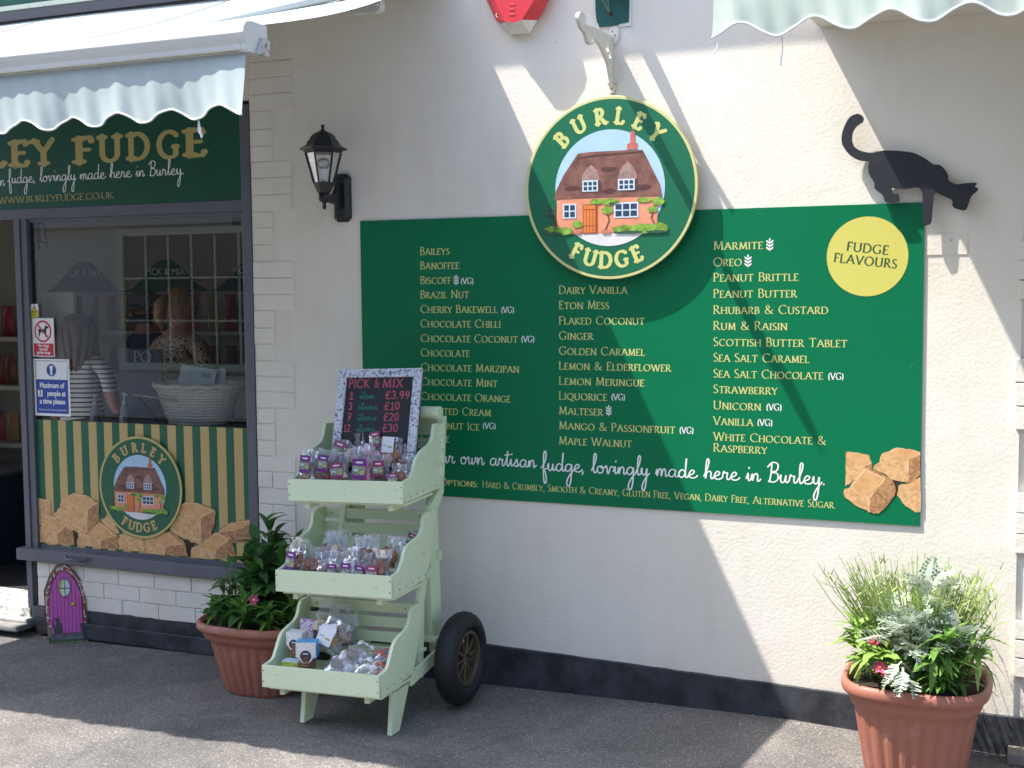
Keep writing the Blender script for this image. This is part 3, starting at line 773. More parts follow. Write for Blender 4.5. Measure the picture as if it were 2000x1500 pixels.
for k in range(1, nc):
    mb = MB(); xx = x0 + (x1 - x0) * k / nc; mb.box(xx - .014, xx + .014, YO + .02, YO + .045, z0, z1); part('glazing_bar', mb, OWM, owf)
for k in (1, 2):
    mb = MB(); zz = z1 - (z1 - z0) * k / 3; mb.box(x0, x1, YO + .022, YO + .043, zz - .014, zz + .014); part('glazing_bar', mb, OWM, owf)
for o in owf.children: o.location = (0, 0, 0)

# ------------------------------------------------------------------ logo used on the round sign and on the window panel
ART = {n: mat('art_' + n, c, .5, var=v, vs=s_) for n, c, v, s_ in (
    ('sky', (.42, .62, .80), .12, 9), ('path', (.72, .72, .72), .12, 12), ('roof', (.22, .095, .075), .55, 22), ('roof_dark', (.10, .04, .035), .3, 30),
    ('thatch', (.38, .25, .22), .4, 40), ('wall', (.78, .30, .18), .25, 14), ('door', (.75, .22, .05), .2, 20), ('door_line', (.35, .07, .02), 0, 5),
    ('frame', (.62, .72, .80), .1, 20), ('glass', (.02, .05, .11), .3, 40), ('leaf', (.22, .40, .05), .7, 45), ('leaf_dark', (.03, .10, .05), .4, 40),
    ('chimney', (.60, .17, .13), .3, 30), ('trunk', (.10, .05, .03), 0, 5), ('pot', (.60, .22, .13), .2, 20))}

def poly_obj(name, polys, m, parent, y):
    mb = MB()
    for k, p in enumerate(polys):
        mb.quad(*[(a, y - (k % 4) * .00005, b) for a, b in p])
    me = mb.mesh(name, m)
    bm = bmesh.new(); bm.from_mesh(me); bmesh.ops.triangulate(bm, faces=bm.faces, ngon_method='EAR_CLIP'); bm.to_mesh(me); bm.free()
    o = link(name, me, parent)
    if len(polys) > 1: o['kind'] = 'stuff'
    if parent is not None and parent.parent is not None: o.location = (0, 0, 0)
    return o

def blob(cx, cy, rx, ry, n=22, rough=.14, seed=0):
    rn = random.Random(seed)
    return [(cx + rx * (1 + rn.uniform(-rough, rough)) * math.cos(2 * math.pi * k / n), cy + ry * (1 + rn.uniform(-rough, rough)) * math.sin(2 * math.pi * k / n)) for k in range(n)]

def logo(c, R, y, root, pen=.27):
    """everything on the round face: c = centre (x, z), y = front face"""
    A = lambda x, yy: (c[0] + (x - 740) / 623 * R, c[1] + (775 - yy) / 670 * R)
    T = lambda L: [A(*q) for q in L]
    circ = lambda rr, n=72: [(c[0] + rr * R * math.cos(2 * math.pi * k / n), c[1] + rr * R * math.sin(2 * math.pi * k / n)) for k in range(n)]
    arc_text('lettering', 'BURLEY', c, R * .785, [-45, -26.5, -7.2, 9.5, 26.3, 43.8], R * .165, y - .0004, root['gold'], root['o'], pen=pen)
    arc_text('lettering', 'FUDGE', c, R * .79, [-29.5, -16.5, -3.2, 10.2, 23.5], R * .165, y - .0004, root['gold'], root['o'], bottom=True, pen=pen)
    pic = poly_obj('cottage_picture', [circ(.636)], ART['sky'], root['o'], y - .0006)
    # lower part of the oval: pale path
    a0 = math.asin(-.49 / .636)
    low = [(c[0] + .634 * R * math.cos(t), c[1] + .634 * R * math.sin(t)) for t in [math.pi - a0 + (2 * a0 + math.pi) * k / 24 for k in range(25)]]
    poly_obj('path', [low], ART['path'], pic, y - .0010)
    poly_obj('leaves', [T(blob(305, 935, 42, 42, seed=1)), T(blob(330, 985, 30, 30, seed=2))], ART['leaf_dark'], pic, y - .0010)
    poly_obj('house_wall', [T([(357, 845), (1085, 845), (1082, 1075), (1065, 1106), (365, 1106), (352, 1020)])], ART['wall'], pic, y - .0014)
    poly_obj('roof', [T([(333, 850), (350, 780), (405, 670), (470, 575), (515, 513), (600, 506), (840, 506), (978, 510), (1005, 560), (1050, 655), (1100, 760), (1118, 852), (1000, 848), (720, 846), (480, 846)])], ART['roof'], pic, y - .0018)
    poly_obj('chimney', [T([(868, 503), (870, 465), (890, 455), (893, 380), (903, 368), (918, 370), (926, 382), (930, 455), (946, 463), (944, 503)])], ART['chimney'], pic, y - .0018)
    poly_obj('roof_shade', [T([(500, 545), (620, 528), (985, 520), (990, 530), (640, 545), (520, 556)]), T(blob(470, 770, 60, 18, seed=5)), T(blob(740, 800, 50, 20, seed=6)), T(blob(980, 780, 60, 22, seed=7)), T(blob(735, 640, 60, 20, seed=8)),
                            T([(650, 640), (672, 700), (690, 800), (665, 815), (540, 800), (545, 795), (660, 800)]), T([(922, 640), (945, 700), (950, 800), (928, 812), (800, 800), (806, 795), (925, 795)])], ART['roof_dark'], pic, y - .0020)
    poly_obj('dormer', [T([(538, 716), (550, 665), (575, 630), (612, 600), (648, 640), (668, 690), (672, 716)]), T([(800, 716), (818, 650), (845, 615), (875, 590), (912, 625), (936, 680), (942, 716)])], ART['thatch'], pic, y - .0022)
    wins = [((545, 714, 660, 796), 3, 2), ((804, 714, 924, 796), 3, 2), ((400, 880, 500, 990), 2, 2), ((775, 884, 950, 996), 3, 2)]
    fr_, gl_ = [], []
    for (xa, ya, xb, yb), nx, ny in wins:
        fr_.append(T([(xa, ya), (xb, ya), (xb, yb), (xa, yb)]))
        for i in range(nx):
            for j in range(ny):
                cw, ch = (xb - xa - 12) / nx, (yb - ya - 12) / ny
                u, v = xa + 6 + cw * i + 5, ya + 6 + ch * j + 5
                gl_.append(T([(u, v), (u + cw - 10, v), (u + cw - 10, v + ch - 10), (u, v + ch - 10)]))
    poly_obj('window_frames', fr_, ART['frame'], pic, y - .0026)
    poly_obj('window_panes', gl_, ART['glass'], pic, y - .0030)
    poly_obj('door', [T([(548, 890), (655, 890), (655, 1106), (548, 1106)])], ART['door_line'], pic, y - .0024)
    poly_obj('door_panel', [T([(554, 896), (640, 896), (640, 1098), (554, 1098)])], ART['door'], pic, y - .0028)
    poly_obj('door_lines', [T([(x, 930), (x + 3, 930), (x + 3, 1090), (x, 1090)]) for x in (572, 596, 620)] + [T([(556, 925), (638, 925), (638, 929), (556, 929)]), T([(556, 1045), (638, 1045), (638, 1049), (556, 1049)])], ART['door_line'], pic, y - .0032)
    poly_obj('stems', [T([(722, 960), (732, 960), (745, 1010), (712, 1090), (704, 1090), (736, 1010)]), T([(1052, 960), (1060, 960), (1045, 1000), (1066, 1045), (1058, 1045), (1036, 1000)]), T([(340, 960), (348, 960), (352, 1045), (342, 1045)])], ART['trunk'], pic, y - .0026)
    poly_obj('ivy', [T(blob(650, 872, 52, 20, seed=11)), T(blob(745, 875, 70, 24, seed=12)), T(blob(730, 938, 40, 30, seed=13)), T(blob(990, 870, 55, 18, seed=14)), T(blob(1090, 885, 42, 30, seed=15)), T(blob(1050, 942, 40, 22, seed=16)), T(blob(510, 1035, 38, 26, seed=17))], ART['leaf'], pic, y - .0036)
    poly_obj('bush', [T(blob(330, 1078, 70, 34, seed=21)), T(blob(420, 1082, 55, 28, seed=22)), T(blob(860, 1080, 90, 32, seed=23)), T(blob(990, 1078, 90, 34, seed=24)), T(blob(1095, 1076, 62, 38, seed=25))], ART['leaf'], pic, y - .0038)
    poly_obj('bush_shade', [T(blob(330, 1100, 68, 12, seed=31)), T(blob(880, 1103, 110, 11, seed=32)), T(blob(1080, 1103, 75, 11, seed=33)), T(blob(275, 1085, 18, 18, seed=34)), T(blob(305, 950, 30, 18, seed=35)), T(blob(760, 890, 20, 10, seed=36))], ART['leaf_dark'], pic, y - .0040)
    poly_obj('flower_pot', [T([(478, 1072), (540, 1072), (530, 1104), (488, 1104)]), T([(680, 1082), (752, 1082), (745, 1108), (688, 1108)])], ART['pot'], pic, y - .0040)

# round sign
RC = (1.195, 2.143); RR = .370
ds = thing('round_sign', 'large round green and gold sign with a thatched cottage picture, standing off the wall', 'sign', (RC[0], -.05, RC[1]))
mb = MB(); mb.lathe([(RR - .002, 0), (RR, .002), (RR, .010), (RR - .002, .012)], 96, (RC[0], -.056, RC[1]), 'y'); part('disc', mb, RIMG, ds, smooth=False)
poly_obj('green_field', [[(RC[0] + RR * .966 * math.cos(2 * math.pi * k / 96), RC[1] + RR * .966 * math.sin(2 * math.pi * k / 96)) for k in range(96)]], DISKG, ds, -.0564)
for dx, dz in ((-.2, .2), (.2, .2), (-.2, -.2), (.2, -.2)):
    mb = MB(); mb.tube([(RC[0] + dx, -.044, RC[1] + dz), (RC[0] + dx, 0.0, RC[1] + dz)], .008, 8); part('standoff', mb, BLACKM, ds)
logo(RC, RR, -.0566, {'o': ds, 'gold': GOLD}, .27)

# ------------------------------------------------------------------ menu board
MX, MZ = 2.418, .8256
mn = thing('fudge_menu_board', 'wide green flavour board with gold lettering fixed to the rendered wall', 'sign board', (0, -.02, MZ))
mb = MB(); mb.box(0, MX, -.008, -.0005, MZ, MZ + 1.22); part('board', mb, MENU, mn)
YM = -.0086
c1 = [('Baileys', 498, 879), ('Banoffee', 526, 898), ('Biscoff', 554.5, 882), ('Brazil Nut', 582.5, 917), ('Cherry Bakewell', 611, 973), ('Chocolate Chilli', 639, 979),
      ('Chocolate Coconut', 667.5, 1012.5), ('Chocolate', 695.5, 918.6), ('Chocolate Marzipan', 724, 1015), ('Chocolate Mint', 752, 973), ('Chocolate Orange', 780.5, 998),
      ('Clotted Cream', 808, 960), ('Coconut Ice', 836, 937.5), ('Coffee', 862, 879)]
c2 = [('Dairy Vanilla', 574, 1226), ('Eton Mess', 603.5, 1191), ('Flaked Coconut', 633.5, 1260), ('Ginger', 663, 1160), ('Golden Caramel', 692.5, 1261), ('Lemon & Elderflower', 721.5, 1311.6),
      ('Lemon Meringue', 751, 1260), ('Liquorice', 780, 1187), ('Malteser', 809, 1179), ('Mango & Passionfruit', 838, 1320), ('Maple Walnut', 867.5, 1235)]
c3 = [('Marmite', 488, 1492), ('Oreo', 520, 1450), ('Peanut Brittle', 550, 1561), ('Peanut Butter', 581.5, 1557.7), ('Rhubarb & Custard', 613, 1619), ('Rum & Raisin', 644, 1539),
      ('Scottish Butter Tablet', 675.5, 1656), ('Sea Salt Caramel', 706, 1582), ('Sea Salt Chocolate', 737, 1609), ('Strawberry', 767.5, 1520), ('Unicorn', 799, 1487.7),
      ('Vanilla', 829.5, 1472), ('White Chocolate &', 860, 1615), ('Raspberry', 882, 1500)]
for col, x0, cap in ((c1, 820.5, .0335), (c2, 1091.5, .0335), (c3, 1393, .0335)):
    for t_, yy, x1 in col:
        wall_text('lettering', t_, 'caps', 'trajan', (x0 + (2 if x0 < 900 else 0) * (yy - 498) / 350, yy), x1, cap, YM, GOLD, mn, pen=.125, track=.07)
for (xa, xb, yy) in ((900, 925, 554.5), (979, 1004.5, 611), (1018, 1044, 668), (943, 968.5, 837), (1194, 1221, 781), (1327, 1355, 846), (1617, 1648, 741), (1496.5, 1527, 801), (1479, 1509, 831)):
    wall_text('vegan_mark', '(VG)', 'caps', 'trajan', (xa, yy), xb, .026, YM, WHITEP, mn, pen=.16, small=0)
for (xc, yc, hh) in ((891, 547, 22), (1189, 802, 22), (1503.5, 478, 25), (1461, 510, 25)):
    a = UP(xc, yc, 'y', YM); s_ = hh / 480 / 2
    P_ = []
    for k in range(3):
        for sg in (-1, 1):
            cx, cz = a.x + sg * s_ * .30, a.z + s_ * (.45 - .5 * k)
            P_.append([(cx + sg * s_ * .27 * math.cos(t * math.pi / 4) + s_ * .0, cz + s_ * .17 * math.sin(t * math.pi / 4) + s_ * .18 * math.cos(t * math.pi / 4)) for t in range(8)])
    P_.append([(a.x + s_ * .14 * math.cos(t * math.pi / 4), a.z + s_ * .8 + s_ * .22 * math.sin(t * math.pi / 4)) for t in range(8)])
    P_.append([(a.x - s_ * .05, a.z - s_), (a.x + s_ * .05, a.z - s_), (a.x + s_ * .05, a.z + s_ * .6), (a.x - s_ * .05, a.z + s_ * .6)])
    poly_obj('wheat_mark', P_, WHITEP, mn, YM - .0002)
wall_text('lettering', 'fudge, lovingly made here in Burley.', 'script', 'script', (1057, 918), 1613, .0315, YM, WHITEP, mn, pen=.16)
wall_text('lettering', 'our own artisan', 'script', 'script', (848, 903), 1047, .0315, YM, WHITEP, mn, pen=.16)
wall_text('lettering', 'Texture Options:', 'caps', 'trajan', (783, 942.5), 936, .029, YM, GOLD, mn, pen=.18, track=.06)
wall_text('lettering', 'Hard & Crumbly, Smooth & Creamy, Gluten Free, Vegan, Dairy Free, Alternative Sugar.', 'caps', 'trajan', (942, 952), 1634, .029, YM, GOLD, mn, pen=.12, track=.06)
# yellow disc with title
q0 = UP(1693.5, 501, 'y', YM)
rcir = .151
poly_obj('yellow_disc', [[(q0.x + rcir * math.cos(2 * math.pi * k / 64), q0.z + rcir * math.sin(2 * math.pi * k / 64)) for k in range(64)]], mat('badge_yellow', (.62, .58, .13), .45), mn, YM - .0003)
DGT = mat('title_green', (.02, .09, .04), .4)
wall_text('lettering', 'FUDGE', 'caps', 'trajan', (1653, 489), 1737, .033, YM - .0006, DGT, mn, pen=.17, small=0, track=.10, tilt=-.125)
wall_text('lettering', 'FLAVOURS', 'caps', 'trajan', (1628, 511), 1754, .033, YM - .0006, DGT, mn, pen=.17, small=0, track=.10, tilt=-.125)
for (xa, ya) in ((1484, 418), (1783, 712), (1483, 997), (1787, 1014)):
    a = UP(xa, ya, 'y', YM); poly_obj('fixing_mark', [[(a.x - .008, a.z), (a.x + .008, a.z), (a.x + .008, a.z + .003), (a.x - .008, a.z + .003)], [(a.x - .008, a.z), (a.x - .005, a.z), (a.x - .005, a.z - .014), (a.x - .008, a.z - .014)]], mat('mark_green', (.03, .20, .10), .3), mn, YM)

def crumb(name, c1_, c2_, sc=38):
    m = mat(name, c1_, .55, col2=c2_, mask=(.38, .58), vs=sc); return m
FT = crumb('fudge_top', (.70, .40, .18), (.60, .31, .12), 26)
FS = crumb('fudge_side', (.74, .45, .22), (.54, .29, .12), 60)
FR2 = crumb('fudge_shaded_side', (.50, .27, .12), (.28, .135, .055), 70)
FE = crumb('fudge_edge', (.78, .52, .28), (.64, .36, .15), 30)
FG = mat('fudge_gap', (.03, .015, .01), .7)
def rag(p, amt, seed):
    rn = random.Random(seed); out = []
    for k in range(len(p)):
        a, b = p[k], p[(k + 1) % len(p)]
        for j in range(4):
            t = j / 4
            f = 0 if j == 0 else 1
            out.append((a[0] + (b[0] - a[0]) * t + rn.uniform(-amt, amt) * f, a[1] + (b[1] - a[1]) * t + rn.uniform(-amt, amt) * f))
    return out
def fudge_print(cubes, pix, y, parent, gaps=()):
    """cubes: (outline, top face) in picture coordinates, farthest first"""
    if gaps: poly_obj('print_shadow', [[(lambda q: (q.x, q.z))(UP(*pix(*p), 'y', y)) for p in g_] for g_ in gaps], FG, parent, y - .0002)
    for k, (ol, tp) in enumerate(cubes):
        d = y - .0004 - .0005 * k
        W2 = lambda L, am: [(lambda q: (q.x, q.z))(UP(*p, 'y', y)) for p in [pix(*r) for r in rag(L, am, k)]]
        poly_obj('fudge_print', [W2(ol, 7)], FS, parent, d)
        if tp:
            f_ = max(tp, key=lambda q: q[1])
            def clip(L, x0):
                out = []
                for i in range(len(L)):
                    a, b = L[i], L[(i + 1) % len(L)]
                    if a[0] >= x0: out.append(a)
                    if (a[0] >= x0) != (b[0] >= x0):
                        t = (x0 - a[0]) / (b[0] - a[0]); out.append((x0, a[1] + (b[1] - a[1]) * t))
                return out
            rt = clip(ol, f_[0])
            if len(rt) > 2: poly_obj('fudge_print', [W2(rt, 4)], FR2, parent, d - .00008)
            lo = max((q for q in ol if abs(q[0] - f_[0]) < 200), key=lambda q: q[1])
            wd = (max(q[0] for q in ol) - min(q[0] for q in ol)) * .022
            poly_obj('fudge_print', [W2([(f_[0] - wd, f_[1]), (f_[0] + wd, f_[1]), (f_[0] + wd * .6, f_[1] + (lo[1] - f_[1]) * .9), (f_[0] - wd * .6, f_[1] + (lo[1] - f_[1]) * .9)], 3)], FE, parent, d - .00012)
            cx = sum(p[0] for p in tp) / len(tp); cy = sum(p[1] for p in tp) / len(tp)
            poly_obj('fudge_print', [W2(tp, 5)], FE, parent, d - .00015)
            poly_obj('fudge_print', [W2([(cx + (a - cx) * .86, cy + (b - cy) * .84) for a, b in tp], 5)], FT, parent, d - .0003)
pxb = lambda a, b: (1600 + a / 6.818, 830 + b / 6.818)
fudge_print([
    ([(360, 355), (510, 370), (660, 400), (700, 500), (700, 600), (560, 640), (400, 790), (345, 815), (350, 560)], [(375, 365), (520, 375), (655, 405), (690, 520), (600, 540), (420, 480)]),
    ([(1060, 800), (1200, 775), (1345, 690), (1347, 1160), (1285, 1168), (1150, 1080), (1035, 935)], [(1080, 800), (1200, 780), (1345, 695), (1346, 870), (1200, 860)]),
    ([(830, 390), (1020, 303), (1200, 318), (1347, 362), (1346, 670), (1190, 768), (1080, 750), (940, 712), (890, 660), (780, 615), (715, 580), (740, 530), (800, 500)], [(850, 395), (1020, 308), (1200, 322), (1346, 366), (1345, 400), (1180, 462), (1000, 430)]),
    ([(320, 900), (345, 850), (400, 840), (480, 700), (600, 563), (700, 590), (860, 660), (970, 730), (1020, 850), (1010, 930), (900, 1080), (790, 1180), (700, 1165), (520, 1090), (350, 970)], [(405, 830), (500, 700), (605, 580), (740, 640), (880, 700), (860, 760), (760, 860), (660, 995), (540, 930)]),
], pxb, YM, mn, gaps=[[(930, 690), (1080, 750), (1060, 850), (1030, 950), (990, 960)]])

# ------------------------------------------------------------------ black cat cut-out balanced on the board corner
cz = [(960, 718), (985, 735), (985, 765), (965, 780), (940, 800), (920, 835), (915, 880), (928, 920), (960, 945), (1000, 958), (1050, 962), (1100, 950), (1150, 948), (1230, 952), (1310, 965), (1380, 1000), (1430, 1035), (1465, 1038), (1495, 1060),
      (1520, 1100), (1525, 1135), (1570, 1160), (1620, 1155), (1700, 1152), (1690, 1175), (1707, 1185), (1705, 1202), (1665, 1240), (1635, 1320), (1585, 1318), (1550, 1300), (1545, 1260), (1480, 1230), (1437, 1215), (1425, 1290), (1415, 1400),
      (1390, 1417), (1368, 1415), (1362, 1300), (1358, 1215), (1330, 1180), (1260, 1190), (1190, 1187), (1165, 1185), (1175, 1218), (1205, 1222), (1210, 1270), (1130, 1275), (1110, 1230), (1060, 1190), (1055, 1150), (1025, 1100), (1018, 1050),
      (1022, 1018), (960, 1010), (900, 975), (855, 910), (852, 850), (870, 790), (900, 740), (935, 720)]
loop = []
for a, b in smooth_loop(cz, 3):
    q = UP(1380 + a / 3.226, b / 3.226, 'y', -.048); loop.append((q.x, q.z))
o = link('cat_silhouette', plate_mesh('cat_silhouette', [loop], -.048, -.036, CATM))
tag(o, 'flat black cat figure stepping off the top corner of the menu board', 'cat figure')
mb = MB(); a = UP(1735, 340); mb.tube([(a.x, -.036, a.z), (a.x, 0, a.z)], .006, 6); a = UP(1790, 350); mb.tube([(a.x, -.036, a.z), (a.x, 0, a.z)], .006, 6)
part('fixing_pin', mb, BLACKM, o)

# ------------------------------------------------------------------ painted fascia over the window
fs = thing('fascia_sign', 'dark green fascia board with old gold shop lettering over the window', 'shop sign', (-1.8, -.02, 2.17))
mb = MB(); mb.box(-3.6, -.6345, -.004, .02, 2.1635, 2.60); part('board', mb, FASCIA, fs)
YF = -.0046
for ch, xa, xb, yb in (('B', -215, -172, 342), ('U', -160, -120, 339), ('R', -108, -65, 335), ('L', -30, 10, 327.5), ('E', 22.5, 56, 325), ('Y', 66, 106, 322.5), ('F', 147.5, 182, 319), ('U', 194, 236.5, 315.5), ('D', 251, 292.5, 312), ('G', 307.5, 350.5, 309), ('E', 363, 402, 305)):
    wall_text('lettering', ch, 'caps', 'cooper', (xa, yb), xb, .122, YF, GOLDD, fs, pen=.225, small=0)
wall_text('lettering', 'fudge, lovingly made here in Burley.', 'script', 'script', (15.5, 358.5), 361, .0285, YF, WHITEP, fs, pen=.15)
wall_text('lettering', 'our own artisan', 'script', 'script', (-112, 369), 10, .0285, YF, WHITEP, fs, pen=.15)
wall_text('lettering', 'WWW.BURLEYFUDGE.CO.UK', 'caps', 'trajan', (-3, 397.5), 222.5, .031, YF, GOLDD, fs, pen=.11, small=0)

# ------------------------------------------------------------------ striped vinyl panel in the window with fudge print
vp = thing('striped_window_panel', 'green and gold striped panel with fudge cubes across the bottom of the window', 'window panel', (-1.3, .02, .44))
YP = .012
zt = 1.087
mb = MB(); mb.box(-1.953, -.637, YP, .021, .4365, zt); part('panel', mb, WINGREEN, vp)
xs0 = [302, 405, 510, 617, 724, 832, 942, 1054, 1166, 1280, 1396, 1512, 1629]
for k, xx in enumerate(xs0):
    a = UP(xx / 3.571, 830, 'y', YP).x; b = UP((xx + 53 + k * .7) / 3.571, 830, 'y', YP).x
    poly_obj('stripe', [[(a, .437), (b, .437), (b, zt - .0005), (a, zt - .0005)]], STRIPE, vp, YP - .0004)
pxw = lambda a, b: (a / 3.571, 800 + b / 3.571)
cub = [
    ([(266, 617), (355, 640), (372, 735), (300, 800), (268, 800)], [(268, 622), (350, 642), (345, 690), (270, 675)]),
    ([(1520, 855), (1560, 810), (1660, 775), (1745, 765), (1750, 930), (1600, 930)], [(1530, 850), (1600, 795), (1740, 770), (1745, 800), (1640, 850)]),
    ([(705, 775), (745, 740), (800, 790), (835, 860), (790, 880), (735, 820)], None),
    ([(275, 830), (345, 738), (400, 760), (480, 800), (510, 850), (520, 942), (400, 940), (277, 925)], [(285, 830), (348, 745), (470, 805), (400, 870)]),
    ([(545, 870), (600, 850), (700, 782), (830, 880), (825, 972), (680, 960), (540, 945)], [(555, 870), (700, 790), (820, 880), (700, 910)]),
    ([(1340, 962), (1440, 900), (1510, 853), (1620, 895), (1645, 1040), (1335, 1030)], [(1350, 965), (1510, 860), (1610, 900), (1500, 990)]),
    ([(835, 868), (1005, 895), (1010, 995), (830, 975)], None),
    ([(1015, 895), (1180, 848), (1240, 878), (1300, 950), (1312, 1025), (1012, 1000)], [(1025, 905), (1180, 855), (1280, 940), (1150, 960)]),
    ([(383, 740), (400, 705), (418, 690), (435, 625), (510, 583), (600, 593), (692, 650), (695, 700), (688, 775), (600, 868), (500, 842), (420, 775)], [(437, 625), (510, 587), (600, 597), (688, 650), (610, 700), (520, 672)]),
    ([(1190, 830), (1215, 740), (1232, 680), (1300, 643), (1400, 655), (1505, 700), (1500, 800), (1470, 880), (1390, 940), (1290, 900)], [(1235, 682), (1300, 647), (1400, 660), (1500, 702), (1400, 765), (1320, 740)]),
]
fudge_print(cub, pxw, YP - .0006, vp, gaps=[[(500, 830), (560, 850), (545, 950), (515, 945)], [(1290, 895), (1360, 930), (1345, 1030), (1305, 1028)]])
OC = (-1.2819, .772); OR_ = .2545
od = MB(); od.lathe([(OR_, 0), (OR_, .006)], 72, (OC[0], YP - .0165, OC[1]), 'y'); oo = part('oval_badge', od, mat('badge_rim', (.52, .42, .16), .45), vp)
lg = poly_obj('badge_field', [[(OC[0] + OR_ * .955 * math.cos(2 * math.pi * k / 72), OC[1] + OR_ * .955 * math.sin(2 * math.pi * k / 72)) for k in range(72)]], WINGREEN, vp, YP - .0168)
logo(OC, OR_, YP - .0170, {'o': vp, 'gold': STRIPE}, .27)

# ------------------------------------------------------------------ stickers on the window
def board(name, label, cat, corners, y, m, th=.002):
    (xa, ya), (xb, yb) = corners
    a = UP(xa, ya, 'y', y); b = UP(xb, yb, 'y', y)
    t = thing(name, label, cat, ((a.x + b.x) / 2, y, b.z))
    mb = MB(); mb.box(a.x, b.x, y, y + th, b.z, a.z); part('card', mb, m, t)
    return t, a, b
YS = .010
def rect(t, a, b, u0, u1, v0, v1, m, y, name='print'):
    X = lambda u: a.x + (b.x - a.x) * u; Z = lambda v: a.z + (b.z - a.z) * v
    return poly_obj(name, [[(X(u0), Z(v1)), (X(u1), Z(v1)), (X(u1), Z(v0)), (X(u0), Z(v0))]], m, t, y)
t, a, b = board('warning_sticker', 'small yellow and white warning triangle sticker, topmost on the window', 'sticker', ((60, 594), (75, 620)), YS, WHITEP)
rect(t, a, b, 0, 1, .5, 1, YELP, YS - .0004)
X = lambda u: a.x + (b.x - a.x) * u
Z = lambda v: a.z + (b.z - a.z) * v
poly_obj('triangle', [[(X(.1), Z(.62)), (X(.9), Z(.62)), (X(.5), Z(.06))]], BLACKP, t, YS - .0008); poly_obj('triangle', [[(X(.24), Z(.56)), (X(.76), Z(.56)), (X(.5), Z(.19))]], YELP, t, YS - .0012)
rect(t, a, b, .2, .8, .74, .78, BLACKP, YS - .0008); rect(t, a, b, .3, .7, .85, .88, BLACKP, YS - .0008)
t, a, b = board('no_dogs_sticker', 'white and red no dogs sticker with a barred dog symbol', 'sticker', ((62, 621.5), (107, 697)), YS, WHITEP)
X = lambda u: a.x + (b.x - a.x) * u
Z = lambda v: a.z + (b.z - a.z) * v
rect(t, a, b, .06, .96, .655, .975, REDP, YS - .0004, 'red_band')
cx, cz_, rr = X(.5), Z(.34), (a.z - b.z) * .285
ring = [(cx + rr * math.cos(2 * math.pi * k / 40), cz_ + rr * math.sin(2 * math.pi * k / 40)) for k in range(40)]
ring2 = [(cx + rr * .83 * math.cos(2 * math.pi * k / 40), cz_ + rr * .83 * math.sin(2 * math.pi * k / 40)) for k in range(40)]
poly_obj('ring', [ring], REDP, t, YS - .0004); poly_obj('ring_field', [ring2], WHITEP, t, YS - .0008)
dg = [(-.55, .1), (-.62, .28), (-.5, .2), (-.3, .2), (.15, .2), (.3, .5), (.38, .62), (.45, .5), (.72, .38), (.68, .28), (.45, .25), (.4, -.02), (.38, -.5), (.26, -.5), (.26, -.12), (-.3, -.1), (-.4, -.5), (-.52, -.5), (-.5, -.15)]
poly_obj('dog', [[(cx + p * rr, cz_ + q * rr) for p, q in dg]], BLACKP, t, YS - .0012)
poly_obj('bar', [[(cx - .62 * rr, cz_ + .50 * rr), (cx - .50 * rr, cz_ + .62 * rr), (cx + .62 * rr, cz_ - .50 * rr), (cx + .50 * rr, cz_ - .62 * rr)]], REDP, t, YS - .0016)
for k, s_ in enumerate(('No dogs', 'except', 'guide dogs')):
    font_text('lettering', s_, (cx, Z(.745 + .09 * k)), .021, YS - .0008, WHITEP, t, bold=.0006)
t, a, b = board('people_limit_notice', 'blue and white notice about the maximum number of people, lowest of the window stickers', 'notice', ((65, 700.5), (138.5, 814)), YS, WHITEP)
X = lambda u: a.x + (b.x - a.x) * u
Z = lambda v: a.z + (b.z - a.z) * v
rect(t, a, b, .05, .95, .36, .955, BLUEP, YS - .0004, 'blue_band')
for (u0, u1, v0, v1) in ((.05, .95, .030, .038), (.05, .06, .03, .36), (.94, .95, .03, .36)): rect(t, a, b, u0, u1, v0, v1, BLUEP, YS - .0004, 'border')
cx, cz_, rr = X(.5), Z(.195), (a.z - b.z) * .108
poly_obj('blue_disc', [[(cx + rr * math.cos(2 * math.pi * k / 36), cz_ + rr * math.sin(2 * math.pi * k / 36)) for k in range(36)]], BLUEP, t, YS - .0006)
poly_obj('exclamation_mark', [[(cx - .012, cz_ + .7 * rr), (cx + .012, cz_ + .7 * rr), (cx + .006, cz_ - .25 * rr), (cx - .006, cz_ - .25 * rr)], [(cx + .009 * math.cos(k * .785), cz_ - .55 * rr + .009 * math.sin(k * .785)) for k in range(8)]], WHITEP, t, YS - .0010)
font_text('lettering', 'Maximum of', (X(.5), Z(.505)), .038, YS - .0008, WHITEP, t, bold=.0012, squash=.84)
font_text('lettering', 'people at', (X(.62), Z(.645)), .038, YS - .0008, WHITEP, t, bold=.0012, squash=.84)
font_text('lettering', 'a time please', (X(.5), Z(.785)), .038, YS - .0008, WHITEP, t, bold=.0012, squash=.84)
font_text('lettering', 'Thank you for your cooperation', (X(.5), Z(.905)), .014, YS - .0008, WHITEP, t)
rect(t, a, b, .10, .23, .545, .665, WHITEP, YS - .0008, 'number_card'); font_text('lettering', '3', (X(.165), Z(.645)), .042, YS - .0012, BLACKP, t)

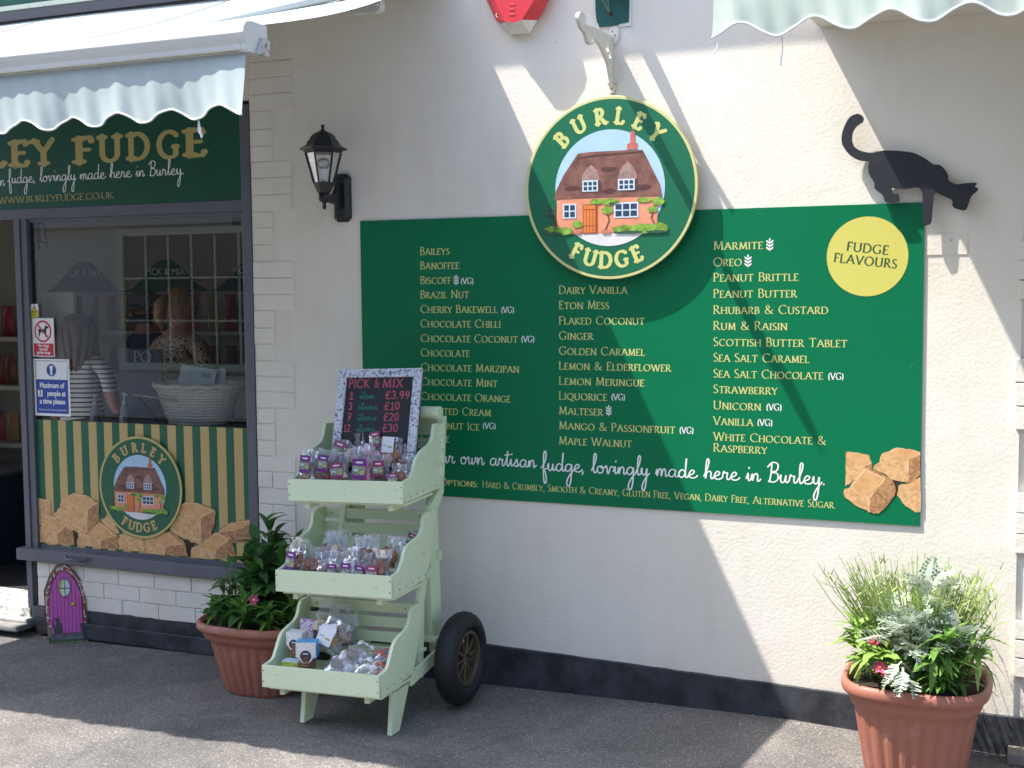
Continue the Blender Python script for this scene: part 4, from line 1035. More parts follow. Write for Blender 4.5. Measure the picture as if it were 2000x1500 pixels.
# ------------------------------------------------------------------ awnings
def valance(x0, x1, y, ztop, zb, per, phase, amp, name, m, root, tail=None, shortend=0, flare=0.0, nx=None):
    mb = MB()
    n = nx or int((x1 - x0) / .018)
    def f(u, v):
        x = x0 + (x1 - x0) * u
        zbot = zb - amp * math.cos(2 * math.pi * (x - phase) / per)
        if shortend and abs(x - shortend) < per * .75:
            pass
        z = ztop + (zbot - ztop) * v
        wv = .005 * v * math.sin(x * 31 + 2 * math.sin(x * 7)) + .007 * v * v * math.sin(x * 13.0 + 1) + .004 * math.sin(x * 90 + z * 20) * v
        wv += flare * v * math.exp(-abs(x - x1) * 9) if flare else 0
        return (x, y - .012 - wv, z)
    mb.grid(f, n, 10)
    o = part(name, mb, m, root, smooth=True)
    # stitched hem along the scallops
    hb = MB()
    pts = [f(k / (n * 2), 1.0) for k in range(n * 2 + 1)]
    hb.tube([(p[0], p[1] - .001, p[2]) for p in pts], .0035, 5); part('hem', hb, WHITEP, root, smooth=True)
    return o, f

AD = 1.6
aw = thing('awning_left', 'extended pale blue awning with white front bar over the shop window', 'awning', (-1.0, 0, 3.09))
aw.name = 'awning'
XE = UP(488, 41, 'y', -AD).x
zb1 = UP(490, 108, 'y', -AD + .02).z
zt1 = UP(490, 40, 'y', -AD - .03).z
pf = []
H = zt1 - zb1
for yy, zz in ((.06, .98), (-.02, 1.0), (-.05, .93), (-.062, .78), (-.066, .58), (-.060, .40), (-.052, .24), (-.050, .08), (-.044, 0.0), (.02, 0.0), (.03, .1), (.06, .5)):
    pf.append((-AD + yy, zb1 + H * zz))
mb = MB(); mb.extr(pf, -3.42, XE, 'x'); part('front_bar', mb, AWNBAR, aw, bevel=.003)
mb = MB(); mb.extr([(-AD + (a + AD) * 1.04, zb1 + H * .5 + (b - zb1 - H * .5) * 1.04) for a, b in pf], XE + .001, XE + .022, 'x'); part('end_cap', mb, AWNBAR, aw, bevel=.004)
mb = MB()
mb.extr([(-AD - .01, zb1 - .004), (-AD + .05, zb1 - .004), (-AD + .06, zb1 + .045), (-AD + .02, zb1 + .05)], XE + .023, XE + .035, 'x'); part('end_bracket', mb, mat('worn_white_metal', (.5, .47, .44), .5, col2=(.12, .09, .08), mask=(.35, .5), vs=60), aw)
mb = MB(); mb.box(-3.42, XE - .01, -AD - .048, -AD - .034, zb1 + .0005, zb1 + .006); part('grime_line', mb, MOSS, aw)
# fabric from the wall down to the bar
FW = (.46, -.03, 3.085)
def fab(u, v):
    xe = FW[0] + (XE - .0 - FW[0]) * v
    x = xe + (-3.42 - xe) * u
    yy = FW[1] + (-AD + .03 - FW[1]) * v
    zz = FW[2] + (zt1 - .004 - FW[2]) * v - .035 * math.sin(math.pi * v) + .004 * math.sin(x * 3.1 + v * 5)
    return (x, yy, zz)
mb = MB(); mb.grid(fab, 60, 24); part('fabric', mb, AWN, aw, smooth=True)
for xs_ in (-.62, -1.75, -2.9):
    mb = MB(); mb.tube([(lambda q: (q[0], q[1], q[2] + .002))(fab((FW[0] - xs_) / 3.88, k / 12)) for k in range(13)], .0022, 4); part('seam', mb, mat('seam', (.35, .40, .42), .8), aw)
zv = UP(480, 222, 'y', -AD + .01).z + .022
valance(-3.42, XE + .004, -AD - .020, zb1 + .004, zv - .016, .203, UP(98, 0, 'y', -AD).x, .019, 'valance', AWN, aw, flare=.02, nx=240)
q = UP(388, 236, 'y', -AD - .005)
mb = MB(); mb.tube([q, q + Vector((.008, -.004, -.03)), q + Vector((.012, -.002, -.055))], [.003, .004, .003], 5); mb.tube([q, q + Vector((.002, -.004, -.035)), q + Vector((.014, -.002, -.05))], [.003, .003, .004], 5)
part('torn_hem', mb, WHITEP, aw)
# folding arm whose elbow shows beyond the fabric edge
L_ = lambda a, b, y=-.55: UP(560 + a / 5, b / 5, 'y', y)
el = [(460, 10), (480, 60), (540, 80), (620, 130), (680, 140), (740, 125), (880, 125), (915, 95), (925, 55), (915, 0), (900, -30), (600, -30), (470, -20)]
loop = [(L_(a, b).x, L_(a, b).z) for a, b in el]
ho = []
for hx_, hy, hr in ((488, 40, 10), (622, 30, 10), (636, 100, 14), (885, 40, 15)):
    c = L_(hx_, hy); c2 = L_(hx_ + hr, hy); r_ = c2.x - c.x
    ho.append([(c.x + r_ * math.cos(-k * math.pi / 5), c.z + r_ * math.sin(-k * math.pi / 5)) for k in range(10)])
o = link('arm_elbow', plate_mesh('arm_elbow', [loop] + ho, -.56, -.52, AWNBAR), aw)
c = L_(885, 45, -.565); mb = MB(); mb.lathe([(.008, 0), (.008, -.008), (.004, -.012)], 10, (c.x, c.y, c.z), 'y'); part('bolt', mb, AWNBAR, aw)
c = L_(700, 20, -.5); mb = MB(); mb.tube([(c.x, -.50, c.z + .03), (-.1, -.06, 2.98)], .022, 8); mb.tube([(c.x, -.54, c.z + .03), (-.9, -1.5, zt1 - .08)], .018, 8); part('arm', mb, AWNBAR, aw, smooth=True)

# trim above the awning on the wall
tf = thing('upper_fascia', 'dark green board with a cream painted moulding above the left awning', 'fascia', (-2, 0, 3.2))
z0 = UP(0, 22, 'y', -.05).z
mb = MB(); mb.box(-6, .2, -.05, 0, z0 + .018, z0 + .6); part('board', mb, FASCIA, tf)
mb = MB(); mb.box(-6, .2, -.066, 0, z0 - .006, z0 + .0175); part('moulding', mb, mat('cream_trim', (.60, .62, .50), .6, col2=(.35, .36, .28), mask=(.3, .45), vs=30), tf, bevel=.003)
mb = MB(); mb.box(-6, .44, -.06, 0, z0 - .055, z0 - .0065); part('gap_shade', mb, mat('shadow_grey', (.10, .09, .10), .7), tf)  # dark grey strip painted as the shaded gap between moulding and fabric

# right awning
A2 = 1.4
X2 = UP(1401, 40, 'y', -A2).x
zb2 = UP(1397, -22, 'y', -A2).z
ar = thing('awning', 'pale green awning edge with a scalloped valance, cut off at the top right', 'awning', (3, 0, 3.1))
mb = MB(); mb.extr([(a + AD - A2, b - zb1 + zb2) for a, b in pf], X2 - .01, 7.0, 'x'); part('front_bar', mb, AWNBAR, ar, bevel=.003)
valance(X2, 7.0, -A2 - .030, zb2 + .004, UP(1397, 70, 'y', -A2).z - .0, .2, UP(1666, 60, 'y', -A2).x, .021, 'valance', AWNR, ar, nx=300)
def fab2(u, v):
    x = X2 + (7.0 - X2) * u
    return (x, -.03 + (-A2 + .06) * v, 3.09 + (zb2 + .10 - 3.09) * v - .02 * math.sin(math.pi * v))
mb = MB(); mb.grid(fab2, 30, 16); part('fabric', mb, AWNR, ar, smooth=True)
for (xa, ya, dx) in ((1402, 84, -9), (1527, 70, -3)):
    q = UP(xa, ya, 'y', -A2 - .01); q2 = UP(xa + dx, ya + (20 if dx < -5 else 58), 'y', -A2 - .01)
    mb = MB(); mb.tube([q, (q + q2) / 2 + Vector((.004, 0, 0)), q2], [.0015, .0018, .003], 5); part('loose_thread', mb, WHITEP, ar)

cbx = thing('shade_box', 'unseen canopy box of the next shop above the board', 'occluder', (3, 0, 2.71))  # unseen box, added and sized to cast the slanted shadow edge
mb = MB(); mb.box(2.02, 6.0, -.215, -.001, 2.72, 3.02); part('box', mb, CREAMW, cbx, bevel=.01)

# ------------------------------------------------------------------ alarm box
al = thing('alarm_box', 'red and white burglar alarm box with drooping point, cut off at the top', 'alarm box', (.8, 0, 2.8))
W_ = lambda a, b, y: (lambda q: (q.x, y, q.z))(UP(920 + a / 2.679, b / 2.679, 'y', y))
outer = [(85, 0), (130, 98), (155, 124), (212, 180), (308, 172), (345, 105), (385, 40), (425, -60), (400, -160), (250, -200), (90, -160), (60, -80)]
inner = [(120, 0), (178, 112), (180, 114), (222, 118), (258, 108), (265, 104), (330, 0), (340, -60), (320, -140), (250, -160), (130, -140), (105, -80)]
mb = MB()
B_ = [W_(a, b, -.002) for a, b in [(a + (a - 250) * .02, b + 4) for a, b in outer]]; O_ = [W_(a, b, -.045) for a, b in outer]; I_ = [W_(a, b, -.095) for a, b in inner]
n_ = len(outer)
for k in range(n_):
    j = (k + 1) % n_
    wh = k in (2, 3, 4)
    mb.mi = 1 if wh else 0
    mb.quad(B_[k], B_[j], O_[j], O_[k]); mb.quad(O_[k], O_[j], I_[j], I_[k])
mb.mi = 0; mb.quad(*I_)
part('housing', mb, [RED, CREAMW], al)
mb = MB()
for hx_, hy in ((140, 78), (315, 62)):
    c = W_(hx_, hy, -.066); mb.lathe([(.010, 0), (.010, .02)], 12, (c[0], c[1], c[2]), 'y')
part('screw_cap', mb, CREAMW, al)
mb = MB()
for hx_, hy in ((140, 78), (315, 62)):
    c = W_(hx_, hy, -.068); mb.lathe([(.006, 0), (.006, .02)], 12, (c[0], c[1], c[2]), 'y')
part('screw', mb, BLACKM, al)
# faint raised lines on its face
mb = MB()
for hx_, hy, ww in ((215, 20, 14), (215, 45, 14), (215, 72, 16)):
    a = W_(hx_ - ww, hy, -.0955); b = W_(hx_ + ww, hy + 6, -.0955); mb.box(a[0], b[0], -.097, -.0951, b[2], a[2])
part('raised_bar', mb, mat('alarm_red_light', (.66, .07, .09), .35), al)

# ------------------------------------------------------------------ green patch of board and the iron bracket
gpz = thing('green_board_patch', 'small dark green board with torn white edge above the iron bracket', 'board', (1.19, 0, 2.72))
W6 = lambda a, b, y=-.012: (lambda q: (q.x, q.z))(UP(1100 + a / 6.818, b / 6.818, 'y', y))
rn = random.Random(3)
lp = [W6(420, -60), W6(432, 60), W6(430, 130), W6(440, 230), W6(450, 300), W6(472, 320), W6(478, 362), W6(600, 352), W6(725, 335), W6(740, 318), W6(868, 290), W6(876, 100), W6(880, -60)]
o = link('board', plate_mesh('board', [lp], -.014, -.008, mat('patch_green', (.0, .075, .06), .5, col2=(.0, .045, .04), mask=(.3, .6), vs=18)), gpz)
lw = [W6(424, -60), W6(436, 130), W6(446, 300), W6(466, 372), W6(700, 352), W6(895, 336), W6(902, -60)]
o = link('white_backing', plate_mesh('white_backing', [lw], -.0079, -.001, WHITEP), gpz)
c = W6(625, 185); mb = MB(); mb.tube([(c[0], -.013, c[1]), (c[0], -.035, c[1])], .006, 8); part('rusty_screw', mb, mat('rust', (.12, .03, .015), .8), gpz)
for (xa, xb) in ((625, 505), (630, 560), (640, 610)):
    a = W6(xa, 175); b = W6(xb, -60); mb = MB(); mb.tube([(a[0], -.03, a[1]), ((a[0] + b[0]) / 2, -.035, (a[1] + b[1]) / 2), (b[0], -.03, b[1])], .0022, 5); part('cord', mb, mat('cord', (.10, .20, .14), .8), gpz)

XB = 1.19
br = thing('iron_bracket', 'cream painted scrolled iron bracket projecting over the round sign', 'bracket', (XB, 0, 2.55))
def WB(a, b):
    px, py = 1100 + a / 6.818, b / 6.818
    y = 0.0
    for _ in range(12):
        q = UP(px, py, 'x', XB - .03 * y); y = q.y
    return (q.y, q.z)
bo = [(212, 160), (240, 165), (262, 185), (282, 235), (280, 285), (268, 318), (330, 342), (400, 368), (470, 402), (550, 443), (620, 485), (690, 522), (692, 700), (684, 950), (668, 1165), (636, 1168), (622, 1050), (606, 960), (592, 880), (572, 810), (545, 745),
      (510, 665), (470, 595), (435, 548), (402, 520), (392, 545), (388, 575), (370, 598), (345, 598), (318, 572), (302, 535), (288, 480), (270, 430), (228, 380), (204, 320), (186, 250), (186, 205), (195, 180)]
hol = [(258, 245, 9, 42), (252, 355, 6, 10), (283, 375, 6, 11), (311, 388, 8, 16), (321, 440, 7, 18), (368, 515, 13, 42), (499, 530, 11, 28), (612, 600, 13, 56), (572, 635, 19, 60), (608, 735, 21, 46), (632, 863, 11, 28)]
hl = []
for hx_, hy, rx, ry in hol:
    hl.append([WB(hx_ + rx * math.cos(-k * math.pi / 7), hy + ry * math.sin(-k * math.pi / 7)) for k in range(14)])
hl[7], hl[8] = hl[8], hl[7]
bl = [WB(a, b) for a, b in smooth_loop(bo, 2)]
o = link('scroll_plate', plate_mesh('scroll_plate', [bl] + [hl[i] for i in (0, 1, 2, 3, 4, 5, 6, 7, 9, 10)], XB - .007, XB + .007, CREAMW, ax='x'), br)
for v in o.data.vertices: v.co.x -= .03 * v.co.y
for (hx_, hy, rr, sh) in ((680, 450, .022, 2.1), (650, 1130, .020, 1.4), (650, 1212, .013, 1.0)):
    c = UP(1100 + hx_ / 6.818, hy / 6.818, 'y', -.006)
    mb = MB(); mb.lathe([(rr, 0), (rr, -.006), (rr * .7, -.009)], 18, (c.x, -.001, c.z), 'y', None)
    for k, v in enumerate(mb.v): mb.v[k] = (v[0], v[1], c.z + (v[2] - c.z) * sh)
    part('wall_foot', mb, CREAMW, br)
for (hx_, hy) in ((652, 418), (690, 470), (598, 1115), (700, 1115)):
    c = UP(1100 + hx_ / 6.818, hy / 6.818, 'y', -.010); mb = MB(); mb.lathe([(.004, 0), (.003, -.003)], 8, (c.x, -.010, c.z), 'y'); part('screw', mb, mat('screw_grey', (.25, .24, .23), .4), br)

# ------------------------------------------------------------------ wall lantern
XL = -.086
LP = lambda px, py: UP(px, py, 'x', XL)
cl = LP(632, 330); yl = cl.y
zz = lambda v: LP(560 + 415 / 5.77, 200 + v / 5.77).z
lamp = thing('wall_lantern', 'black traditional wall lantern with clear glass on the rendered wall', 'wall lamp', (XL, yl, zz(1150)))
def LZ(prof, n, name, m, smooth=False, rot=0):
    mb = MB()
    i0 = 0
    for r, v in prof:
        for j in range(n):
            a = 2 * math.pi * j / n + rot
            mb.v.append((XL + r * math.cos(a), yl + r * math.sin(a), zz(v)))
    for k in range(len(prof) - 1):
        for j in range(n):
            a = k * n + j; b = k * n + (j + 1) % n
            mb.f.append((a, b, b + n, a + n)); mb.m.append(0)
    mb.f.append(tuple(range(n))); e = (len(prof) - 1) * n; mb.f.append(tuple(e + j for j in range(n))); mb.m += [0, 0]
    return part(name, mb, m, lamp, smooth=smooth)
R6 = math.pi / 6 + .05
LZ([(.001, 248), (.0085, 262), (.0075, 285), (.006, 300), (.012, 322), (.024, 332), (.026, 338)], 12, 'finial', BLACKM, True)
LZ([(.026, 336), (.040, 352), (.053, 385), (.060, 425), (.066, 432), (.072, 470), (.086, 500), (.103, 520), (.103, 540), (.082, 545)], 6, 'roof', BLACKM, rot=R6)
LZ([(.086, 541), (.085, 556), (.077, 572), (.070, 575)], 6, 'top_frame', BLACKM, rot=R6)
LZ([(.044, 902), (.045, 915), (.034, 985), (.028, 1018), (.022, 1022)], 6, 'base_cup', BLACKM, rot=R6)
LZ([(.024, 1022), (.024, 1095), (.020, 1115), (.010, 1125), (.007, 1150), (.009, 1165), (.009, 1190), (.003, 1206)], 12, 'stem', BLACKM, True)
for j in range(6):
    a = 2 * math.pi * j / 6 + R6; a2 = 2 * math.pi * (j + 1) / 6 + R6
    P0 = lambda r, an, v: (XL + r * math.cos(an), yl + r * math.sin(an), zz(v))
    mb = MB(); mb.tube([P0(.078, a, 572), P0(.044, a, 908)], .0042, 5); part('glazing_bar', mb, BLACKM, lamp)
    mb = MB(); mb.quad(P0(.075, a, 574), P0(.075, a2, 574), P0(.041, a2, 905), P0(.041, a, 905)); part('pane', mb, LAMPGLASS, lamp)
LZ([(.012, 890), (.015, 860), (.017, 760), (.016, 750)], 12, 'bulb_cap', WHITEP, True)
LZ([(.016, 750), (.027, 710), (.030, 680), (.024, 645), (.008, 628)], 14, 'bulb', glass_mat('bulb_glass', (.95, .95, .95), 1.5, milk=.25), True)
zp0, zp1 = UP(672, 434).z, UP(672, 340).z
hw = .041
oct_ = [(-.55, 1), (.55, 1), (1, .84), (1, -.84), (.55, -1), (-.55, -1), (-1, -.84), (-1, .84)]
zc, zh = (zp0 + zp1) / 2, (zp1 - zp0) / 2
mb = MB(); i = 0
for sc_, yy in ((1, -.001), (1, -.020), (.62, -.036)):
    mb.v += [(XL + hw * sc_ * a, yy, zc + (zh - hw * (1 - sc_)) * b) for a, b in oct_]
for k in range(2):
    for j in range(8):
        a = k * 8 + j; b = k * 8 + (j + 1) % 8; mb.f.append((a, b, b + 8, a + 8)); mb.m.append(0)
mb.f.append(tuple(range(16, 24))); mb.m.append(0)
part('back_plate', mb, BLACKM, lamp, bevel=.0015)
mb = MB()
za, zb_ = zz(1040), zz(1110)
mb.extr([(yl, za), (yl * .55, za + .008), (-.05, za + .055), (-.03, za + .075), (-.03, zb_ - .035), (-.06, zb_ - .012), (yl, zb_)], XL - .011, XL + .011, 'x'); part('arm', mb, BLACKM, lamp, bevel=.003)

# hook higher up the wall, just out of the picture, with its shadow across the render
hk = thing('basket_hook', 'flat iron hanging basket hook above the picture edge', 'hook', (1.2, 0, 2.95))
mb = MB(); mb.extr([(0, 2.91), (-.12, 2.915), (-.20, 2.93), (-.262, 2.99), (-.25, 3.0), (-.19, 2.965), (-.10, 3.0), (0, 3.02)], 1.194, 1.206, 'x'); part('arm', mb, CREAMW, hk)

# ------------------------------------------------------------------ display cart
cart = thing('display_cart', 'pale green three tier wooden display cart with a big black wheel', 'display cart', (.28, -.5, 0))
def shear(o):
    for v in o.data.vertices: v.co.z += .03 * (v.co.x - .28) * min(1, max(0, v.co.z / .15))
CP = []
def cpart(name, mb, m=SAGE, parent=None, **k):
    o = part(name, mb, m, parent or cart, **k); shear(o); CP.append(o); return o
XR0, XL0 = .545, .012
tiers = [
  dict(top=[(-.852, .267), (-.80, .276), (-.776, .305), (-.759, .332), (-.733, .364), (-.684, .381), (-.640, .392), (-.612, .416), (-.601, .444), (-.585, .462), (-.568, .468), (-.509, .470)], bot=[(-.533, .33), (-.583, .204), (-.727, .180), (-.842, .180)], zf=(.180, .266), yb=-.530, floor=.19),
  dict(top=[(-.743, .627), (-.70, .635), (-.678, .650), (-.662, .669), (-.636, .712), (-.598, .727), (-.52, .744), (-.492, .770), (-.479, .808), (-.462, .822), (-.439, .827), (-.378, .827)], bot=[(-.402, .704), (-.467, .561), (-.591, .545), (-.734, .541)], zf=(.541, .627), yb=-.400, floor=.552),
  dict(top=[(-.639, .980), (-.592, .990), (-.57, 1.005), (-.555, 1.024), (-.533, 1.058), (-.484, 1.084), (-.414, 1.104), (-.388, 1.130), (-.373, 1.172), (-.356, 1.180), (-.286, 1.176)], bot=[(-.297, 1.085), (-.315, 1.0), (-.313, .912), (-.469, .902), (-.634, .894)], zf=(.894, .980), yb=-.300, floor=.905),
]
for ti, T_ in enumerate(tiers):
    prof = smooth_loop(T_['top'], 4, False) + T_['bot']
    for xa in (XL0, XR0 - .014):
        me = plate_mesh('side_panel', [prof], xa, xa + .014, SAGE2, ax='x', bevel=.0015)
        o = link('side_panel', me, cart); o.location = -cart.location; shear(o); CP.append(o)
    yf = T_['top'][0][0]
    mb = MB(); mb.box(XL0 + .001, XR0 - .001, yf - .012, yf - .0005, T_['zf'][0] - .002, T_['zf'][1] + .001); cpart('front_board', mb, SAGE2, bevel=.0018)
    mb = MB(); yb = T_['yb']; z1_, z2_ = T_['floor'], T_['floor'] + .012
    b0 = T_['bot'][-2][0] + .12
    mb.extr([(yf + .001, z1_), (yf + .001, z1_ + .008), (T_['bot'][0][0] - .03 if ti == 2 else T_['bot'][1][0], z2_ + .016), (T_['bot'][0][0] - .03 if ti == 2 else T_['bot'][1][0], z2_)], XL0 + .0145, XR0 - .0145, 'x'); cpart('tray_floor', mb, SAGE)
    mb = MB(); mb.extr([(yf + .012, T_['zf'][0] - .014), (yf + .012, T_['zf'][0] - .0025), (yf + .25, T_['zf'][0] + .008), (yf + .25, T_['zf'][0] - .004)], XL0 + .02, XR0 - .004, 'x'); cpart('tray_base', mb, SAGE2, bevel=.001)
    for xb in (XL0 + .062, XR0 - .085):
        mb = MB(); mb.extr([(yf + .02, T_['zf'][0] - .037), (yf + .02, T_['zf'][0] - .0145), (yf + .26, T_['zf'][0] - .004), (yf + .24, T_['zf'][0] - .022)], xb, xb + .022, 'x'); cpart('batten', mb, SAGE, bevel=.001)
    zt_ = T_['top'][-1][1] - .005
    for k in range(4):
        zz1 = zt_ - .057 * k
        yk = T_['bot'][0][0] + .012 - (.0 if ti == 2 else .028 * k) - (.0 if ti == 2 else .0)
        if ti != 2: yk = T_['top'][-1][0] - .004 - .018 * k
        else: yk = -.292 - .006 * k
        mb = MB(); mb.box(XL0 + .0145, XR0 + (.010 if ti == 2 else -.0145), yk - .011, yk, zz1 - .043, zz1); cpart('slat', mb, SAGE, bevel=.0012)
        if k == 0 and ti < 2:
            for xs_ in (.06, .48):
                mb = MB(); mb.lathe([(.004, 0), (.004, -.002)], 8, (xs_, yk - .011, zz1 - .022), 'y'); cpart('screw', mb, mat('screw_dull', (.25, .30, .24), .5))
for T_, dz in zip(tiers, (0, 0, 0)):
    for k in range(5):
        yy = T_['top'][0][0] + .05 + .055 * k
        mb = MB(); mb.lathe([(.0032, 0), (.0032, .0012)], 8, (XR0 + .0001, yy, T_['floor'] + .010 + .003 * k), 'x'); cpart('nail', mb, mat('nail', (.16, .17, .12), .6))
    for zf in (.022, .065):
        for xf in (XL0 + .008, XR0 - .008):
            mb = MB(); mb.lathe([(.003, 0), (.003, -.001)], 8, (xf, T_['top'][0][0] - .0121, T_['zf'][0] + zf), 'y'); cpart('nail', mb, _M['nail'])
# front posts
for xa in (XR0 - .036, .108):
    mb = MB(); mb.extr([(-.745, .0), (-.722, .158), (-.590, .162), (-.678, .0)], xa, xa + .020, 'x')
    cpart('front_leg', mb, SAGE2, bevel=.0015)
    mb = MB(); mb.extr([(-.575, .150), (-.572, .178), (-.505, .182), (-.500, .46), (-.392, .84), (-.306, .90), (-.268, 1.20), (-.225, 1.20), (-.262, .88), (-.335, .80), (-.452, .46), (-.47, .150)], xa, xa + .020, 'x')
    cpart('upright_post', mb, SAGE2, bevel=.0015)
for xa in (.130, XR0 - .062):
    mb = MB(); mb.extr([(-.318, .17), (-.340, .32), (-.352, .55), (-.345, .85), (-.282, .92), (-.270, 1.215), (-.225, 1.215), (-.232, .90), (-.275, .80), (-.252, .35), (-.235, .17)], xa, xa + .022, 'x')
    cpart('rear_leg', mb, SAGE2, bevel=.0015)
mb = MB(); mb.tube([(.085, -.330, 1.222), (.552, -.330, 1.222)], .027, 18); cpart('handle_bar', mb, SAGE, bevel=.002)
mb = MB(); mb.box(.128, XR0 - .03, -.284, -.271, 1.17, 1.20); cpart('cross_rail', mb, SAGE)
mb = MB(); mb.box(.128, XR0 - .02, -.30, -.284, .60, .64); cpart('cross_rail', mb, SAGE)
for xa in (.108, XR0 - .034):
    mb = MB(); mb.extr([(-.60, .150), (-.60, .205), (-.23, .26), (-.23, .205)], xa + .0215, xa + .033, 'x'); cpart('lower_rail', mb, SAGE2, bevel=.001)
    mb = MB(); mb.extr([(-.455, .552), (-.455, .572), (-.372, .600), (-.372, .578)], xa + .0215, xa + .033, 'x'); cpart('side_brace', mb, SAGE)
for ya in (-.36, -.50):
    mb = MB(); mb.box(.143, XR0 + .0, ya - .03, ya + .03, .262 if ya < -.4 else .272, .274 if ya < -.4 else .284); cpart('lower_slat', mb, SAGE)
mb = MB(); mb.tube([(.02, -.315, .205), (.66, -.315, .205)], .010, 10); cpart('axle', mb, BLACKM)
def wheel(cx, sx):
    wh = MB(); cy, cz_ = -.315, .197; R1, w_ = .190, .048
    prof = []
    for k in range(22):
        a = math.pi * (-.10 + 1.2 * k / 21)
        rr_ = .142 + .048 * math.sin(a) ** .9 if math.sin(a) > 0 else .135
        h_ = -w_ * math.cos(a)
        if 6 < k < 15 and k % 2: rr_ -= .003
        prof.append((rr_, h_))
    prof = [(.112, -w_ * .62)] + prof[1:-1] + [(.112, w_ * .62)]
    o = None
    mb = MB(); n = 64
    for r, h in prof + [prof[0]]:
        for j in range(n):
            a = 2 * math.pi * j / n; mb.v.append((cx + h, cy + r * math.cos(a), cz_ + r * math.sin(a)))
    for k in range(len(prof)):
        for j in range(n):
            a = k * n + j; b = k * n + (j + 1) % n; mb.f.append((a, b, b + n, a + n)); mb.m.append(0)
    ty = cpart('wheel', mb, RUBBER, smooth=True)
    rim = MB()
    for (r0, r1, h0, h1) in ((.114, .098, w_ * .60, w_ * .66),):
        pr = [(r0, h0 * sx), (r0 - .003, (h1 + .004) * sx), (r1 + .003, (h1 + .004) * sx), (r1, h0 * sx), (r1, -.02 * sx), (r0, -.02 * sx), (r0, h0 * sx)]
        for r, h in pr:
            for j in range(n):
                a = 2 * math.pi * j / n; rim.v.append((cx + h, cy + r * math.cos(a), cz_ + r * math.sin(a)))
        for k in range(len(pr) - 1):
            for j in range(n):
                a = k * n + j; b = k * n + (j + 1) % n; rim.f.append((a, b, b + n, a + n)); rim.m.append(0)
    part('rim', rim, WHEELR, ty)
    for k in range(10):
        a = 2 * math.pi * k / 10 + .1
        sp = MB(); sp.tube([(cx + .022 * sx, cy + .012 * math.cos(a), cz_ + .012 * math.sin(a)), (cx + .022 * sx, cy + .102 * math.cos(a), cz_ + .102 * math.sin(a))], [.007, .004], 6); part('spoke', sp, WHEELR, ty)
    hb = MB(); hb.lathe([(.022, .0), (.022, .024 * sx), (.016, .030 * sx)], 20, (cx, cy, cz_), 'x'); part('hub', hb, WHEELR, ty)
    for ch in ty.children: shear(ch)
wheel(.625, 1); wheel(-.035, -1)

# ------------------------------------------------------------------ chalkboard on the top tray
cb0 = Vector((.107, -.372, 1.402)); cb1 = Vector((.492, -.362, 1.414)); down = Vector((.012, -.120, -.405)).normalized()
ex = (cb1 - cb0).normalized(); CW = (cb1 - cb0).length; CH = .475
ez = -down; ey = ez.cross(ex).normalized()          # points away from the viewer
if ey.y < 0: ey = -ey
ez = ex.cross(ey) * -1
if ez.z < 0: ez = -ez
def CB(u, v, d=0.0): return tuple(cb0 + ex * u - ez * v - ey * d)     # u right, v down, d towards the viewer
def cbox(mb, u0, u1, v0, v1, d0, d1):
    P = [CB(u0, v0, d0), CB(u1, v0, d0), CB(u1, v0, d1), CB(u0, v0, d1), CB(u0, v1, d0), CB(u1, v1, d0), CB(u1, v1, d1), CB(u0, v1, d1)]
    i = len(mb.v); mb.v += P
    for f in ((0, 3, 2, 1), (4, 5, 6, 7), (0, 1, 5, 4), (1, 2, 6, 5), (2, 3, 7, 6), (3, 0, 4, 7)): mb.f.append(tuple(i + k for k in f)); mb.m.append(0)
chb = thing('price_chalkboard', 'pick and mix chalkboard in a speckled grey frame standing on the top tray', 'chalkboard', tuple(cb0 - ez * CH))
FR = mat('speckled_frame', (.62, .64, .72), .6, col2=(.12, .12, .19), mask=(.40, .49), vs=90, bump=.001, bs=90)
fw = .036
for q in ((0, CW, 0, fw), (0, CW, CH - fw, CH), (0, fw, fw + .0005, CH - fw - .0005), (CW - fw, CW, fw + .0005, CH - fw - .0005)):
    mb = MB(); cbox(mb, *q, .0, .014); part('frame', mb, FR, chb, bevel=.001)
mb = MB(); cbox(mb, .001, CW - .001, .001, CH - .001, -.010, -.0005); part('backing', mb, DARKW, chb)
mb = MB(); cbox(mb, fw - .002, CW - fw + .002, fw - .002, CH - fw + .002, .0001, .004); part('slate', mb, SLATE, chb)
iw = CW - 2 * fw
def chalk(text, u0, u1, v, cap, m, font='caps', pen=.12):
    w, gl = layout(text, font, 0, .08 if font == 'caps' else 0)
    sx = (u1 - u0) * iw / w
    mb = MB()
    P = lambda a, b, d: CB(fw + u0 * iw + a * sx, v - b * cap, .0046 + d)
    rn = random.Random(len(text))
    gl = [(dx, sc, [('', [(x + rn.uniform(-.02, .02), y + rn.uniform(-.02, .02)) for x, y in p]) for f_, p in st]) for dx, sc, st in gl]
    strokes(mb, gl, P, 'script' if font == 'script' else 'mono', pen)
    part('chalk_writing', mb, m, chb)
S0 = fw
rows = [(.078, 'PICK', 0.03, .36), (.078, '&', .42, .50), (.078, 'MIX', .54, .86)]
for v, t_, a, b in rows: chalk(t_, a, b, v, .036, PINKCH, pen=.14)
for k, (n_, it, pr) in enumerate((('1', 'item', '£3.99'), ('3', 'items', '£10'), ('7', 'items', '£20'), ('12', 'items', '£30'))):
    v = .126 + .046 * k
    chalk(n_, .06 if k < 3 else .02, .13, v, .030, PINKCH, pen=.17)
    chalk(it, .22, .50 if k else .44, v, .015, GRNCH, 'script', .22)
    chalk(pr, .60, .97 if k == 0 else .84, v, .031, PINKCH, pen=.15)

